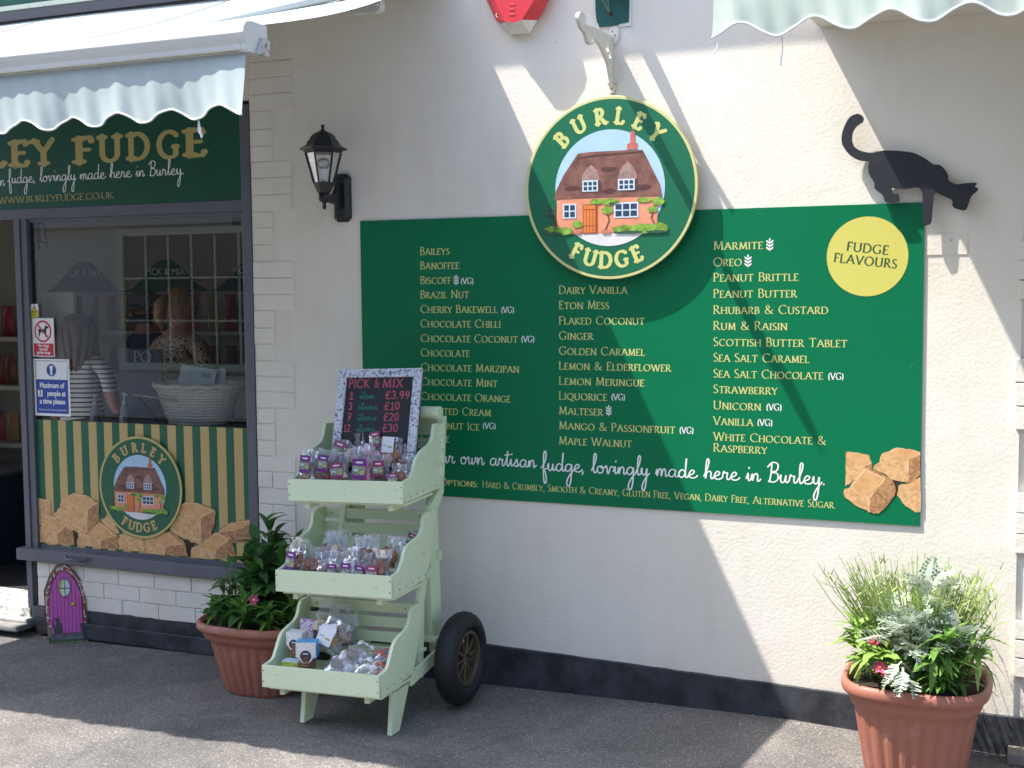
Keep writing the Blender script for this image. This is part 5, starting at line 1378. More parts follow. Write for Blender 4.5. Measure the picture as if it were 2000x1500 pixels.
# ------------------------------------------------------------------ bags of sweets on the trays
LABP = mat('label_purple', (.16, .02, .20), .4)
LABM = mat('label_plum', (.26, .015, .10), .4)
LABG = mat('label_middle', (.13, .15, .10), .45, col2=(.35, .40, .30), mask=(.45, .55), vs=120)
LABW = mat('label_white', (.78, .76, .80), .4)
SW = {'fudge': mat('fudge_bits', (.52, .27, .12), .6, var=.4, vs=60), 'dark': mat('choc_bits', (.10, .04, .025), .5, var=.3, vs=60), 'pink': mat('pink_bits', (.62, .25, .33), .6, var=.3, vs=60),
      'cream': mat('cream_bits', (.70, .55, .40), .6, var=.25, vs=60), 'white': mat('white_bits', (.80, .78, .80), .6, var=.1, vs=60), 'brown': mat('brown_bits', (.27, .12, .07), .55, var=.4, vs=60),
      'orange': mat('orange_bits', (.65, .17, .04), .45, col2=(.50, .05, .03), mask=(.4, .55), vs=70), 'tan': mat('tan_bits', (.48, .30, .14), .6, var=.35, vs=50)}
def bag(px, py, y, w, h, kind, label, group, lean=.35, roll=0, yaw=0, lab='p', flap=.35, lb=(0, .42), seed=0, cat='sweet bag'):
    rn = random.Random(seed * 13 + 5)
    b0 = UP(px, py, 'y', y); w *= 1.1
    t = thing('sweet_bag', label, cat, (b0.x, y, b0.z), group, rot=(-lean, roll, yaw))
    ph = rn.uniform(0, 6)
    dep = w * .36
    def shell(sgn, bulge=1.0):
        def f(u, v):
            prof = math.sin(math.pi * min(1, max(0, u))) ** .6
            vv = v / (1 - flap)
            fill = (math.sin(math.pi * min(1, vv) ** .75) ** .7 if vv < 1 else 0)
            cr_ = .006 * math.sin(23 * u + 9 * v + ph) * math.sin(17 * v - 7 * u + ph * 2) + .004 * math.sin(51 * u - 33 * v + ph)
            x = (u - .5) * w * (1 - .18 * math.sin(math.pi * min(1, vv * .9)) * .3) + .004 * math.sin(9 * v + ph)
            d = dep * prof * fill * bulge
            if v > 1 - flap: d += -.020 * (v - 1 + flap) / flap * math.sin(ph) + .006 * math.sin(14 * u + ph)
            return (x, -sgn * d - (cr_ if 0 < u < 1 else 0) * (1 if sgn > 0 else .3), v * h + .004 * math.sin(7 * u + ph) * v)
        return f
    mb = MB(); mb.grid(shell(1), 12, 14); mb.grid(shell(-.5), 8, 8)
    part('film', mb, FILM, t, smooth=True, local=True)
    mb = MB()
    for k in range(9):
        cx, cy, cz_ = rn.uniform(-.30, .30) * w, rn.uniform(-.80, .0) * dep, rn.uniform(.08, .62) * h * (1 - flap) * 1.2
        s_ = rn.uniform(.21, .30) * w
        i = len(mb.v)
        M3 = Matrix.Rotation(rn.uniform(0, 3), 3, 'X') @ Matrix.Rotation(rn.uniform(0, 3), 3, 'Z')
        for a in (-1, 1):
            for b in (-1, 1):
                for c in (-1, 1):
                    q = M3 @ Vector((a, b, c)) * s_ * rn.uniform(.75, 1.1) * .62
                    mb.v.append((cx + q.x, cy + q.y * .6, max(.004, cz_ + q.z)))
        for f in ((0, 1, 3, 2), (4, 6, 7, 5), (0, 4, 5, 1), (2, 3, 7, 6), (0, 2, 6, 4), (1, 5, 7, 3)): mb.f.append(tuple(i + k2 for k2 in f)); mb.m.append(0)
    o = part('sweets', mb, SW[kind], t, local=True, bevel=.0015); o['kind'] = 'stuff'
    if lab:
        lw, lh = w * .62, h * .54
        cx, cz_ = lb[0] * w, lb[1] * h
        d = -dep * 1.02 - .004
        def Lq(u0, u1, v0, v1, dd): return [(cx + lw * (u0 - .5), d - dd, cz_ + lh * (.5 - v1)), (cx + lw * (u1 - .5), d - dd, cz_ + lh * (.5 - v1)), (cx + lw * (u1 - .5), d - dd, cz_ + lh * (.5 - v0)), (cx + lw * (u0 - .5), d - dd, cz_ + lh * (.5 - v0))]
        mb = MB(); M_ = {'p': 0, 'm': 1, 'w': 3}[lab]
        mb.box(cx - lw / 2, cx + lw / 2, d, d + .0008, cz_ - lh / 2, cz_ + lh / 2)
        mb.mi = 2
        if lab != 'w': mb.quad(*Lq(.04, .96, .36, .80, .0006))
        mb.mi = 3; mb.quad(*Lq(.25, .75, .14, .22, .0009)); mb.mi = 4; mb.quad(*Lq(.10, .45, .50, .62, .0009))
        mb.mi = 5; mb.quad(*Lq(.55, .88, .58, .70, .0009))
        part('label', mb, [(LABP, LABM, LABW, LABW)[M_], LABM, LABG, LABW, mat('label_pale', (.45, .55, .55), .4), mat('label_gold', (.45, .42, .10), .4)], t, local=True)
    return t
GT, GM = 'bags of sweets on the top tray', 'bags of sweets on the middle tray'
TOP = [
 (600, 941, -.600, .072, .132, 'tan', 'clear bag of brown fudge at the left front corner of the top tray', 'p', (0, .55), .05, .15),
 (632, 937, -.585, .066, .125, 'brown', 'slim clear bag with purple label, second from left in the top tray', 'p', (0, .55), .10, .10),
 (663, 939, -.580, .080, .120, 'cream', 'wide bag of cream fudge with low plum label in the top tray', 'm', (.0, .30), -.10, .30),
 (708, 944, -.600, .085, .150, 'pink', 'bag of pink sweets with a large purple label, front middle of the top tray', 'p', (-.05, .38), .02, .15),
 (746, 945, -.585, .068, .120, 'dark', 'bag of dark chocolate fudge with upright plum label in the top tray', 'm', (-.08, .50), -.02, .12),
 (779, 948, -.600, .075, .085, 'brown', 'low bag of brown pieces at the right front corner of the top tray', 'm', (-.1, .22), -.12, .30),
 (648, 918, -.520, .080, .135, 'tan', 'bag of tan fudge lying back behind the slim bag of the top tray', 'm', (.1, .62), .25, .40),
 (688, 912, -.505, .085, .140, 'cream', 'bag of cream pieces in the second row under the chalkboard figures', None, (0, .5), -.15, .45),
 (728, 917, -.500, .090, .130, 'pink', 'bag of pink sweets in the second row right of the middle', None, (0, .5), .1, .35),
 (762, 912, -.500, .082, .120, 'fudge', 'bag with folded white top in the second row under the chalkboard', 'w', (0, .72), .0, .25),
 (788, 922, -.500, .072, .110, 'brown', 'bag of brown pieces in the second row by the right side panel', None, (0, .5), -.1, .35),
 (672, 893, -.450, .080, .120, 'brown', 'bag leaning on the lower left of the chalkboard frame', 'm', (.2, .60), .5, .4),
 (742, 889, -.450, .078, .120, 'fudge', 'bag with plum label leaning on the bottom of the chalkboard', 'm', (0, .50), -.2, .3),
 (712, 895, -.455, .078, .125, 'white', 'pale bag in the back row at the middle of the top tray', None, (0, .5), .2, .4)]
for k, (px, py, y, w_, h_, kd, lb_, lab, lp_, rl, ln) in enumerate(TOP):
    bag(px, py, y, w_, h_, kd, lb_, GT, lean=ln, roll=rl, lab=lab, lb=lp_, seed=k, yaw=random.uniform(-.25, .25))
mb_t = thing('card_tray', 'flat cream card lying along the front edge of the top tray', 'card', (.2, -.63, .98))
q0 = UP(618, 938, 'y', -.60); q1 = UP(712, 945, 'y', -.60)
mb = MB(); mb.box(q0.x, q1.x, -.632, -.56, q1.z - .004, q1.z + .002); part('sheet', mb, mat('card_cream', (.72, .62, .48), .7), mb_t)
MID = [
 (578, 1118, -.700, .078, .140, 'brown', 'bag with a tall purple label at the left front of the middle tray', 'p', (-.1, .32), .05, .2),
 (612, 1120, -.690, .082, .110, 'brown', 'bag of brown slices beside the left corner bag of the middle tray', None, (0, .3), .1, .3),
 (640, 1122, -.695, .088, .095, 'brown', 'low bag of brown slices in the front of the middle tray', None, (0, .3), -.1, .35),
 (656, 1123, -.700, .060, .095, 'cream', 'small bag with a low lilac label left of the middle in the middle tray', 'p', (-.1, .20), .0, .15),
 (684, 1128, -.705, .072, .120, 'white', 'pale bag with purple and white label, front centre of the middle tray', 'p', (0, .22), -.05, .15),
 (708, 1126, -.700, .062, .100, 'pink', 'bag with a small lilac label right of the centre in the middle tray', 'p', (0, .15), .05, .2),
 (742, 1130, -.705, .090, .115, 'brown', 'bag with a crimson label at the right front of the middle tray', 'm', (-.12, .15), -.05, .2),
 (632, 1104, -.620, .085, .130, 'brown', 'silvery bag in the second row at the left of the middle tray', None, (0, .5), .3, .4),
 (660, 1100, -.620, .080, .135, 'cream', 'silvery bag in the second row with its folded top standing up', None, (0, .5), -.15, .3),
 (694, 1103, -.620, .085, .120, 'white', 'silvery bag in the second row in the middle of the middle tray', None, (0, .5), .1, .4),
 (724, 1106, -.620, .085, .120, 'brown', 'silvery bag in the second row right of the middle', None, (0, .5), -.2, .4),
 (760, 1108, -.620, .080, .125, 'brown', 'silvery bag in the second row by the right side panel', None, (0, .5), .1, .35),
 (798, 1072, -.500, .050, .080, 'dark', 'small bag with a plum label leaning in the back right corner of the middle tray', 'm', (0, .55), .35, .2)]
for k, (px, py, y, w_, h_, kd, lb_, lab, lp_, rl, ln) in enumerate(MID):
    bag(px, py, y, w_, h_, kd, lb_, GM, lean=ln, roll=rl, lab=lab, lb=lp_, seed=40 + k, yaw=random.uniform(-.3, .3))
# bottom tray: biscuit boxes and marshmallow bags
def bbox(px, py, y, w_, h_, d_, yaw, face, side, label, ring=True, opened=False, lean=0):
    q = UP(px, py, 'y', y)
    t = thing('biscuit_box', label, 'box', tuple(q), 'biscuit boxes on the bottom tray', rot=(-lean, 0, yaw))
    mb = MB(); mb.box(-w_ / 2, w_ / 2, 0, d_, h_ * .42 if ring else 0, h_); part('carton', mb, [side], t, local=True, bevel=.001)
    mb = MB(); mb.box(-w_ / 2 + .001, w_ / 2 - .001, -.0016, -.0004, h_ * (.46 if ring else .0), h_ - .001); part('printed_face', mb, [face], t, local=True)
    if ring:
        mb = MB(); mb.lathe([(h_ * .27, 0), (h_ * .27, -.0015)], 24, (0, -.0018, h_ * .52), 'y'); part('badge', mb, LABW, t, local=True)
        mb = MB(); mb.lathe([(h_ * .20, 0), (h_ * .20, -.0012)], 24, (0, -.0036, h_ * .52), 'y'); part('badge_centre', mb, mat('badge_dark', (.05, .04, .05), .4), t, local=True)
        mb = MB(); mb.box(-h_ * .09, h_ * .09, -.0055, -.0050, h_ * .58, h_ * .62); part('badge_line', mb, LABW, t, local=True)
        for k in range(5):
            mb = MB(); mb.lathe([(w_ * .40, 0), (w_ * .42, .003), (w_ * .42, .006), (w_ * .38, .009)], 18, (0, d_ * .45, .002 + k * .0105), 'z'); part('biscuit', mb, SW['brown'], t, local=True)
    return t
FL1 = mat('floral_face', (.78, .76, .74), .4, col2=(.55, .22, .12), mask=(.36, .44), vs=110)
FL2 = mat('floral_yellow', (.78, .78, .76), .4, col2=(.50, .42, .08), mask=(.36, .44), vs=110)
FL3 = mat('floral_purple', (.75, .68, .78), .4, col2=(.30, .05, .28), mask=(.42, .50), vs=110)
BLUEC = mat('box_blue', (.10, .38, .72), .4)
bbox(598, 1309, -.80, .082, .112, .060, .35, FL1, BLUEC, 'blue biscuit box with a round dark badge in front of the bottom tray')
bbox(575, 1283, -.745, .070, .100, .05, .1, FL2, mat('box_white', (.72, .74, .76), .4), 'white biscuit box with yellow flowers and round badge behind the blue box')
bbox(598, 1250, -.66, .062, .085, .03, .1, FL3, mat('box_mauve', (.5, .42, .52), .4), 'box with purple flower print at the back left of the bottom tray', ring=False, lean=.15)
bbox(566, 1302, -.805, .075, .020, .05, .1, mat('sherbet_yellow', (.55, .58, .12), .4, col2=(.25, .32, .06), mask=(.4, .5), vs=90), mat('lid_pale', (.62, .75, .80), .4), 'low box with a yellow green pattern at the front left of the bottom tray', ring=False)
GB = 'bags in the bottom tray'
BOT = [
 (636, 1275, -.70, .105, .140, 'tan', 'bag of tan biscuits behind the blue box', 'w', (-.05, .45), .25, .45, .40),
 (668, 1262, -.66, .120, .120, 'tan', 'big clear bag of golden biscuits at the back of the bottom tray', 'w', (-.3, .4), -.2, .5, .35),
 (642, 1238, -.62, .120, .130, 'cream', 'clear bag of pale sweets against the back slats of the bottom tray', None, (0, .5), .15, .3, .5),
]
for k, (px, py, y, w_, h_, kd, lb_, lab, lp_, rl, ln, fl) in enumerate(BOT):
    bag(px, py, y, w_, h_, kd, lb_, GB, lean=ln, roll=rl, lab=lab, lb=lp_, seed=80 + k, flap=fl, yaw=random.uniform(-.2, .2))
MARSH = mat('marshmallow', (.82, .80, .84), .6)
def marsh(px, py, y, n, w_, label, seed, m=MARSH, lab=True, r0=.0125):
    rn = random.Random(seed)
    q = UP(px, py, 'y', y)
    t = thing('marshmallow_bag', label, 'sweet bag', tuple(q), GB)
    for k in range(n):
        mb = MB()
        a, e = rn.uniform(0, 6.28), rn.uniform(-.6, .6)
        d = Vector((math.cos(a) * math.cos(e), math.sin(a) * math.cos(e), math.sin(e)))
        c = Vector((rn.uniform(-.5, .5) * w_, rn.uniform(-.30, .45) * w_, 0)); c.z = .012 + rn.uniform(0, .55) * w_ * (1 - abs(c.x) / w_)
        L = r0 * 1.1
        mb.tube([c - d * L, c - d * L * .8, c + d * L * .8, c + d * L], [r0 * .8, r0, r0, r0 * .8], 10); part('marshmallow' if m is MARSH else 'sweet', mb, m, t, smooth=True, local=True)
    def f(u, v):
        x = (u - .5) * w_ * 1.35; yy = (v - .5) * w_ * 1.2
        hgt = (.58 * w_ + .006) * max(0, math.sin(math.pi * u)) ** .6 * max(0, math.sin(math.pi * v)) ** .6
        return (x, yy, hgt + .004 * math.sin(40 * u + 13 * v + seed) + .003)
    mb = MB(); mb.grid(f, 14, 12); part('film', mb, FILM, t, smooth=True, local=True)
    if lab:
        mb = MB(); mb.grid(lambda u, v: (-.030 + .055 * u, -.055 + .02 * v - .01 * u, .040 + .028 * v), 1, 1); part('label', mb, mat('label_grey', (.14, .12, .12), .4, col2=(.6, .6, .6), mask=(.3, .38), vs=80), t, local=True)
    return t
marsh(672, 1316, -.765, 34, .115, 'bag of white marshmallows at the front of the bottom tray', 1)
marsh(702, 1296, -.70, 28, .120, 'bag of white marshmallows behind the front bag of the bottom tray', 2)
marsh(718, 1314, -.76, 18, .070, 'small bag of white marshmallows right of the larger ones', 3, lab=False)
marsh(738, 1320, -.765, 24, .062, 'bag of orange striped sweets at the front right of the bottom tray', 4, SW['orange'], False, .008)
marsh(750, 1290, -.70, 14, .055, 'bag of red and orange sweets behind the striped ones by the side panel', 5, mat('mixed_sweets', (.60, .10, .05), .4, col2=(.08, .22, .45), mask=(.42, .5), vs=45), False, .010)

# ------------------------------------------------------------------ plants
def leaf_mat(name, c, c2, rough=.45):
    m = mat(name, c, rough, col2=c2, mask=(.3, .65), vs=22)
    nt = m.node_tree; b = nt.nodes['Principled BSDF']
    tr = nt.nodes.new('ShaderNodeBsdfTranslucent'); mx = nt.nodes.new('ShaderNodeMixShader'); mx.inputs[0].default_value = .30
    cr = [x for x in nt.nodes if x.type == 'VALTORGB'][0]
    nt.links.new(cr.outputs['Color'], tr.inputs[0]); out = [x for x in nt.nodes if x.type == 'OUTPUT_MATERIAL'][0]
    nt.links.new(b.outputs[0], mx.inputs[1]); nt.links.new(tr.outputs[0], mx.inputs[2]); nt.links.new(mx.outputs[0], out.inputs[0])
    return m
LF_D = leaf_mat('leaf_dark_green', (.065, .18, .045), (.03, .10, .03))
LF_D2 = leaf_mat('leaf_deep_green', (.11, .25, .06), (.055, .15, .035))
LF_M = leaf_mat('leaf_mid_green', (.17, .33, .06), (.09, .21, .04))
LF_L = leaf_mat('leaf_light_green', (.31, .46, .10), (.18, .33, .07))
GRS = leaf_mat('grass_blade', (.42, .52, .17), (.27, .40, .11))
SIL = leaf_mat('silver_leaf', (.56, .61, .52), (.34, .44, .34), .8)
STEM = mat('green_stem', (.10, .18, .05), .6)
PETR = mat('red_petal', (.50, .01, .06), .5)
PETP = mat('pink_petal', (.60, .03, .12), .5)
YEL = mat('flower_eye', (.75, .60, .05), .5)

def leaf_mesh(name, L, W, m, curl=.3, fold=.25, nseg=6, wave=0.0, seed=0):
    rn = random.Random(seed)
    mb = MB(); tw = rn.uniform(-.3, .3)
    def f(u, v):
        x = (v - .5) * 2
        wd = W / 2 * (math.sin(math.pi * min(1, u * .93 + .05)) ** .75) * (1 - .35 * u)
        z = -curl * L * u * u + abs(x) * fold * wd + wave * math.sin(u * 16 + x * 2) * abs(x)
        return (u * L * (1 - .12 * curl * u), x * wd + tw * .06 * L * u * u, z + .25 * L * u * (1 - u))
    mb.grid(f, nseg, 4)
    return mb.mesh(name, m, smooth=True)
def place_leaf(me, parent, p, az, el, s=1.0, roll=0.0, name='leaf'):
    o = D.objects.new(name, me); COL.objects.link(o); o.parent = parent
    o.location = Vector(p) - parent.location
    o.rotation_euler = (Matrix.Rotation(az, 3, 'Z') @ Matrix.Rotation(-el, 3, 'Y') @ Matrix.Rotation(roll, 3, 'X')).to_euler()
    o.scale = (s, s, s)
    return o

def planter(cx, cy, z0, rim, base, H, label, seed):
    t = thing('plant_pot', label, 'plant pot', (cx, cy, z0), 'ribbed terracotta pots against the wall')
    n = 192
    def sq(a, e): return 1 / (abs(math.cos(a)) ** e + abs(math.sin(a)) ** e) ** (1 / e)
    def body(a, h):
        u = h / H
        fl = 0
        k = max(0, min(1, (u - .015) / .03)) * max(0, min(1, (.735 - u) / .10))
        c = math.cos(a * 28)
        fl = -.034 * k * max(0, c) ** .6
        return sq(a, 3.2) * (1 + fl)
    r = lambda u: base + (rim * .885 - base) * u ** .85
    prof = [(base * .96, 0), (base, .006 * 1)] + [(r(u), H * u) for u in [k / 22 for k in range(1, 17)]]
    prof += [(rim * .885, H * .765), (rim * .905, H * .80), (rim * .92, H * .865), (rim * .925, H * .87), (rim * .985, H * .885), (rim, H * .91), (rim * 1.002, H * .95), (rim * .985, H * .985), (rim * .955, H), (rim * .92, H * .985), (rim * .90, H * .94), (rim * .87, H * .80)]
    mb = MB(); mb.lathe([(r_, h) for r_, h in prof], n, (cx, cy, z0), 'z', body); part('body', mb, TERRA, t, smooth=True)
    mb = MB(); i = 0
    mb.v = [(cx + rim * .885 * sq(2 * math.pi * k / 48, 3.2) * math.cos(2 * math.pi * k / 48), cy + rim * .885 * sq(2 * math.pi * k / 48, 3.2) * math.sin(2 * math.pi * k / 48), z0 + H * .90) for k in range(48)]
    mb.f = [tuple(range(48))]; mb.m = [0]; part('soil', mb, SOIL, t)
    return t
PL = (-.305, -.36); PR_ = (2.452, -.365)
planter(PL[0], PL[1], gz(PL[0]) - .001, .268, .158, .330, 'terracotta coloured ribbed pot in the shade between window and cart', 1)
planter(PR_[0], PR_[1], gz(PR_[0]) - .001, .252, .165, .372, 'terracotta coloured ribbed pot in the sun at the right edge', 2)

# left pot: broad leaved plant
def broad_plant(name, label, base, n, stems, L, W, mats, H, seed, spread=.16, cat='plant', group=None):
    rn = random.Random(seed)
    t = thing(name, label, cat, base, group)
    ms = [leaf_mesh('leaf', L, W, m, curl=c, seed=k) for k, (m, c) in enumerate([(m, c) for m in mats for c in (.25, .5)])]
    cnt_ = 0
    for s_ in range(stems):
        a = rn.uniform(0, 6.283); r_ = rn.uniform(.02, spread * .7)
        hh = H * rn.uniform(.65, 1.0) * (1 - .3 * r_ / spread)
        p0 = Vector((base[0] + r_ * math.cos(a), base[1] + r_ * math.sin(a), base[2]))
        la = rn.uniform(.10, .55); lean = Vector((math.cos(a) * la, math.sin(a) * la * .6, 0)) * hh
        p1 = p0 + lean + Vector((0, 0, hh))
        mid = p0 + lean * .35 + Vector((0, 0, hh * .55))
        mb = MB(); mb.tube([p0, mid, p1], [.004, .0035, .0018], 5); part('stem', mb, STEM, t)
        for k in range(n):
            u = .22 + .78 * (k + rn.uniform(-.3, .3)) / max(1, n - 1)
            u = min(1, u)
            p = p0.lerp(mid, u * 2) if u < .5 else mid.lerp(p1, u * 2 - 1)
            place_leaf(rn.choice(ms), t, p, a * .3 + k * 2.4 + rn.uniform(-.5, .5), rn.uniform(.1, .9) * (1 if u < .8 else 1.5), rn.uniform(.65, 1.05) * (1.05 - .35 * u), rn.uniform(-.3, .3))
    return t
zl = gz(PL[0]) + .30
broad_plant('broad_leaf_plant', 'tall dark green plant with broad pointed leaves in the shaded pot', (PL[0] + .03, PL[1] + .03, zl), 17, 13, .150, .078, [LF_D, LF_D2], .44, 3, .19)
def rosette(name, label, base, n, L, W, m, seed, el=(.2, 1.1), tiers_=2, group=None, cat='plant', wave=0.0):
    rn = random.Random(seed); t = thing(name, label, cat, base, group)
    ms = [leaf_mesh('leaf', L, W, m, curl=c, fold=.3, wave=wave, seed=seed + k) for k, c in enumerate((.2, .5, .8))]
    for k in range(n):
        a = k * 2.4 + rn.uniform(-.3, .3)
        place_leaf(rn.choice(ms), t, (base[0] + rn.uniform(-.008, .008), base[1] + rn.uniform(-.008, .008), base[2] + .05 * (k / n) * tiers_), a, rn.uniform(*el), rn.uniform(.7, 1.1), rn.uniform(-.3, .3))
    return t
for k, (dx, dy, n, L, W, m, lb_) in enumerate((
    (-.15, -.17, 26, .085, .020, LF_M, 'narrow leaved green plant at the left front of the shaded pot'),
    (.02, -.20, 30, .110, .022, LF_M, 'spiky fresh green plant at the front centre of the shaded pot'),
    (.14, -.19, 28, .090, .021, LF_M, 'fresh green plant at the front right of the shaded pot'),
    (.10, -.13, 24, .100, .022, LF_D, 'dark narrow leaved plant in the middle of the shaded pot'))):
    rosette('bedding_plant', lb_, (PL[0] + dx, PL[1] + dy, zl + .015 + .02 * (k == 1)), n, L, W, m, 10 + k)
rosette('primrose_plant', 'round leaved plant at the left rim of the shaded pot', (PL[0] - .15, PL[1] - .14, zl + .05), 12, .095, .085, LF_D, 21, el=(.0, .7), tiers_=1, wave=.003)
rosette('primrose_plant', 'big smooth leaf hanging over the front rim of the shaded pot', (PL[0] + .0, PL[1] - .20, zl + .04), 5, .10, .065, LF_D, 22, el=(-.2, .4), tiers_=1)
rosette('young_shoot_plant', 'thin stemmed little plant leaning out left over the rim of the shaded pot', (PL[0] - .20, PL[1] - .03, zl + .13), 12, .07, .018, LF_D, 23, el=(-.6, .9), tiers_=1)
def flower(p, r, m, label, seed):
    rn = random.Random(seed); t = thing('flower', label, 'flower', p, 'primrose flowers in the pots')
    me = leaf_mesh('petal', r, r * .95, m, curl=.1, fold=.2, nseg=4)
    for k in range(6): place_leaf(me, t, p, k * 1.047 + rn.uniform(-.1, .1), .35, 1, name='petal')
    mb = MB(); mb.lathe([(r * .22, 0), (r * .18, .003)], 8, (p[0], p[1], p[2] + .004)); part('eye', mb, YEL, t)
    t.rotation_euler = (R_(62), 0, rn.uniform(-.4, .4))
    mb = MB(); mb.tube([(p[0], p[1], p[2]), (p[0], p[1], p[2] - .02)], .002, 4); part('stalk', mb, STEM, t)
    return t
q = UP(497, 1172, 'y', -.585); flower(tuple(q), .026, mat('magenta_petal', (.30, .01, .10), .5), 'dark magenta flower half hidden in the leaves of the shaded pot', 1)
# thin grass stems in the left pot
def grass(name, label, base, n, H, spread, seed, m=GRS, fan=1.0, w0=.0016, tip=True, kind='stuff', ry=None):
    rn = random.Random(seed); t = thing(name, label, 'grass plant', base)
    mb = MB()
    for k in range(n):
        a = rn.uniform(0, 6.283); r_ = spread * math.sqrt(rn.random()) * .55
        hh = H * rn.uniform(.55, 1.0)
        p0 = Vector((base[0] + r_ * math.cos(a), base[1] + r_ * math.sin(a) * (ry or 1), base[2]))
        out = Vector((math.cos(a), math.sin(a) * (ry or 1), 0)) * fan * rn.uniform(.1, .62) * hh * (r_ / spread + .45)
        pts = [p0 + out * (u ** 1.4) + Vector((0, 0, hh * (u - .15 * u * u * rn.uniform(0, 1.2)))) for u in (0, .3, .55, .8, 1)]
        mb.tube(pts, [w0 * 1.2, w0 * 1.1, w0, w0 * .8, w0 * .5], 3, cap=False)
        for j in range(rn.randint(2, 5)):
            u = rn.uniform(.3, .97); i = min(3, int(u * 4)); p = pts[i].lerp(pts[i + 1], u * 4 - i) if i < 4 else pts[4]
            dr = Vector((rn.uniform(-1, 1), rn.uniform(-1, 1), rn.uniform(.4, 1.6))).normalized() * rn.uniform(.018, .045)
            sd = dr.orthogonal().normalized() * w0 * 1.5
            mb.quad(p - sd, p + sd, p + dr * .6 + sd * .8, p + dr)
    o = part('blades', mb, m, t); o['kind'] = 'stuff'
    return t
grass('grass_plant', 'sparse thin grassy stems at the back of the shaded pot', (PL[0] + .06, PL[1] + .08, zl), 30, .36, .16, 31, m=leaf_mat('grass_dark', (.07, .13, .05), (.04, .08, .03)), fan=1.0)
# right pot
zr = gz(PR_[0]) + .335
grass('grass_plant', 'dense light green feathery grass filling the back of the sunny pot', (PR_[0], PR_[1] + .03, zr), 560, .45, .24, 32, fan=1.05, w0=.0020, ry=.7)
def dusty(name, label, base, n, L, seed, el=(.1, 1.2), spread=.05):
    rn = random.Random(seed); t = thing(name, label, 'silver plant', base)
    ms = []
    for v in range(3):
        mb = MB()
        r2 = random.Random(seed + v)
        W = .004
        def spine(u): return Vector((u * L, .01 * math.sin(u * 3 + v), .25 * L * u * (1 - u) * 2 - .25 * L * u * u))
        for k in range(8):
            a, b = spine(k / 8), spine((k + 1) / 8)
            mb.quad((a.x, a.y - W, a.z), (a.x, a.y + W, a.z), (b.x, b.y + W, b.z), (b.x, b.y - W, b.z))
        for k in range(2, 9):
            p = spine(k / 8.2)
            for sg in (-1, 1):
                ll = L * .30 * math.sin(math.pi * min(.96, k / 8.5 + .05)) ** .7 * r2.uniform(.8, 1.1)
                d = Vector((.55, sg * .8, r2.uniform(-.1, .3))).normalized()
                e = p + d * ll; s2 = Vector((d.y, -d.x, 0)) * .0035
                mb.quad(p - s2, p + s2, e + s2 * 1.2, e - s2 * 1.2)
                for q_ in (.45, .8, 1.0):
                    c = p + d * ll * q_
                    for s3 in (-1, 1):
                        d2 = (d + Vector((-d.y, d.x, 0)) * s3 * .9).normalized() * ll * .30
                        mb.quad(c - d * .003, c + d * .004, c + d2 + d * .004, c + d2 - d * .002)
        ms.append(mb.mesh('leaf', SIL))
    for k in range(n):
        a = k * 2.4 + rn.uniform(-.4, .4); r_ = rn.uniform(0, spread)
        place_leaf(rn.choice(ms), t, (base[0] + r_ * math.cos(a), base[1] + r_ * math.sin(a), base[2] + rn.uniform(0, .10)), a, rn.uniform(*el), rn.uniform(.7, 1.15), rn.uniform(-.5, .5))
    return t
for k, (px, py, y, n, L, lb_) in enumerate((
    (1790, 1278, -.50, 34, .105, 'silver lacy leaved plant at the front centre of the sunny pot'),
    (1820, 1200, -.42, 14, .10, 'silver lacy leaved plant standing taller behind the front one in the sunny pot'),
    (1745, 1262, -.46, 22, .10, 'silver lacy leaved plant to the left in the sunny pot'),
    (1868, 1285, -.50, 16, .095, 'silver lacy leaved plant to the right in the sunny pot'))):
    dusty('silver_leaf_plant', lb_, tuple(UP(px, py, 'y', y)), n, L, 50 + k)
mb_s = dusty('silver_leaf_plant', 'small silver lacy leaves spilling over the front rim of the sunny pot', tuple(UP(1765, 1325, 'y', -.60)), 14, .085, 61, el=(-.9, .5))
for k, (px, py, y, n, L, W, m, lb_) in enumerate((
    (1672, 1268, -.42, 26, .105, .034, LF_L, 'bright green leafy plant at the left rim of the sunny pot'),
    (1690, 1310, -.52, 16, .080, .030, LF_L, 'low bright green leaves inside the left rim of the sunny pot'),
    (1850, 1300, -.55, 30, .095, .030, LF_M, 'glossy mid green plant at the front right of the sunny pot'),
    (1905, 1300, -.47, 26, .105, .028, LF_L, 'bright green leafy plant at the right rim of the sunny pot'),
    (1825, 1325, -.58, 16, .090, .032, LF_M, 'green leaves hanging over the front rim of the sunny pot'))):
    rosette('bedding_plant', lb_, tuple(UP(px, py, 'y', y)), n, L, W, m, 70 + k, el=(-.2, 1.2) if k != 4 else (-.8, .5))
broad_plant('broad_leaf_plant', 'green plant with large drooping leaves rising from the middle of the sunny pot', (PR_[0] + .0, PR_[1] + .02, zr), 8, 6, .155, .050, [LF_L, LF_M], .34, 81, .13)
rosette('primrose_plant', 'crinkled round leaved plant beside the red flowers in the sunny pot', tuple(UP(1712, 1300, 'y', -.55)), 10, .085, .055, LF_L, 91, el=(-.1, .8), tiers_=1, wave=.004)
for k, (px, py, y, m, lb_) in enumerate(((1708, 1254, -.50, PETP, 'pink flower among the leaves at the left of the sunny pot'), (1719, 1304, -.60, PETP, 'small pink flower at the soil of the sunny pot'), (1731, 1311, -.60, PETR, 'red flower with yellow eye at the front rim of the sunny pot'))):
    flower(tuple(UP(px, py, 'y', y)), .024, m, lb_, 5 + k)

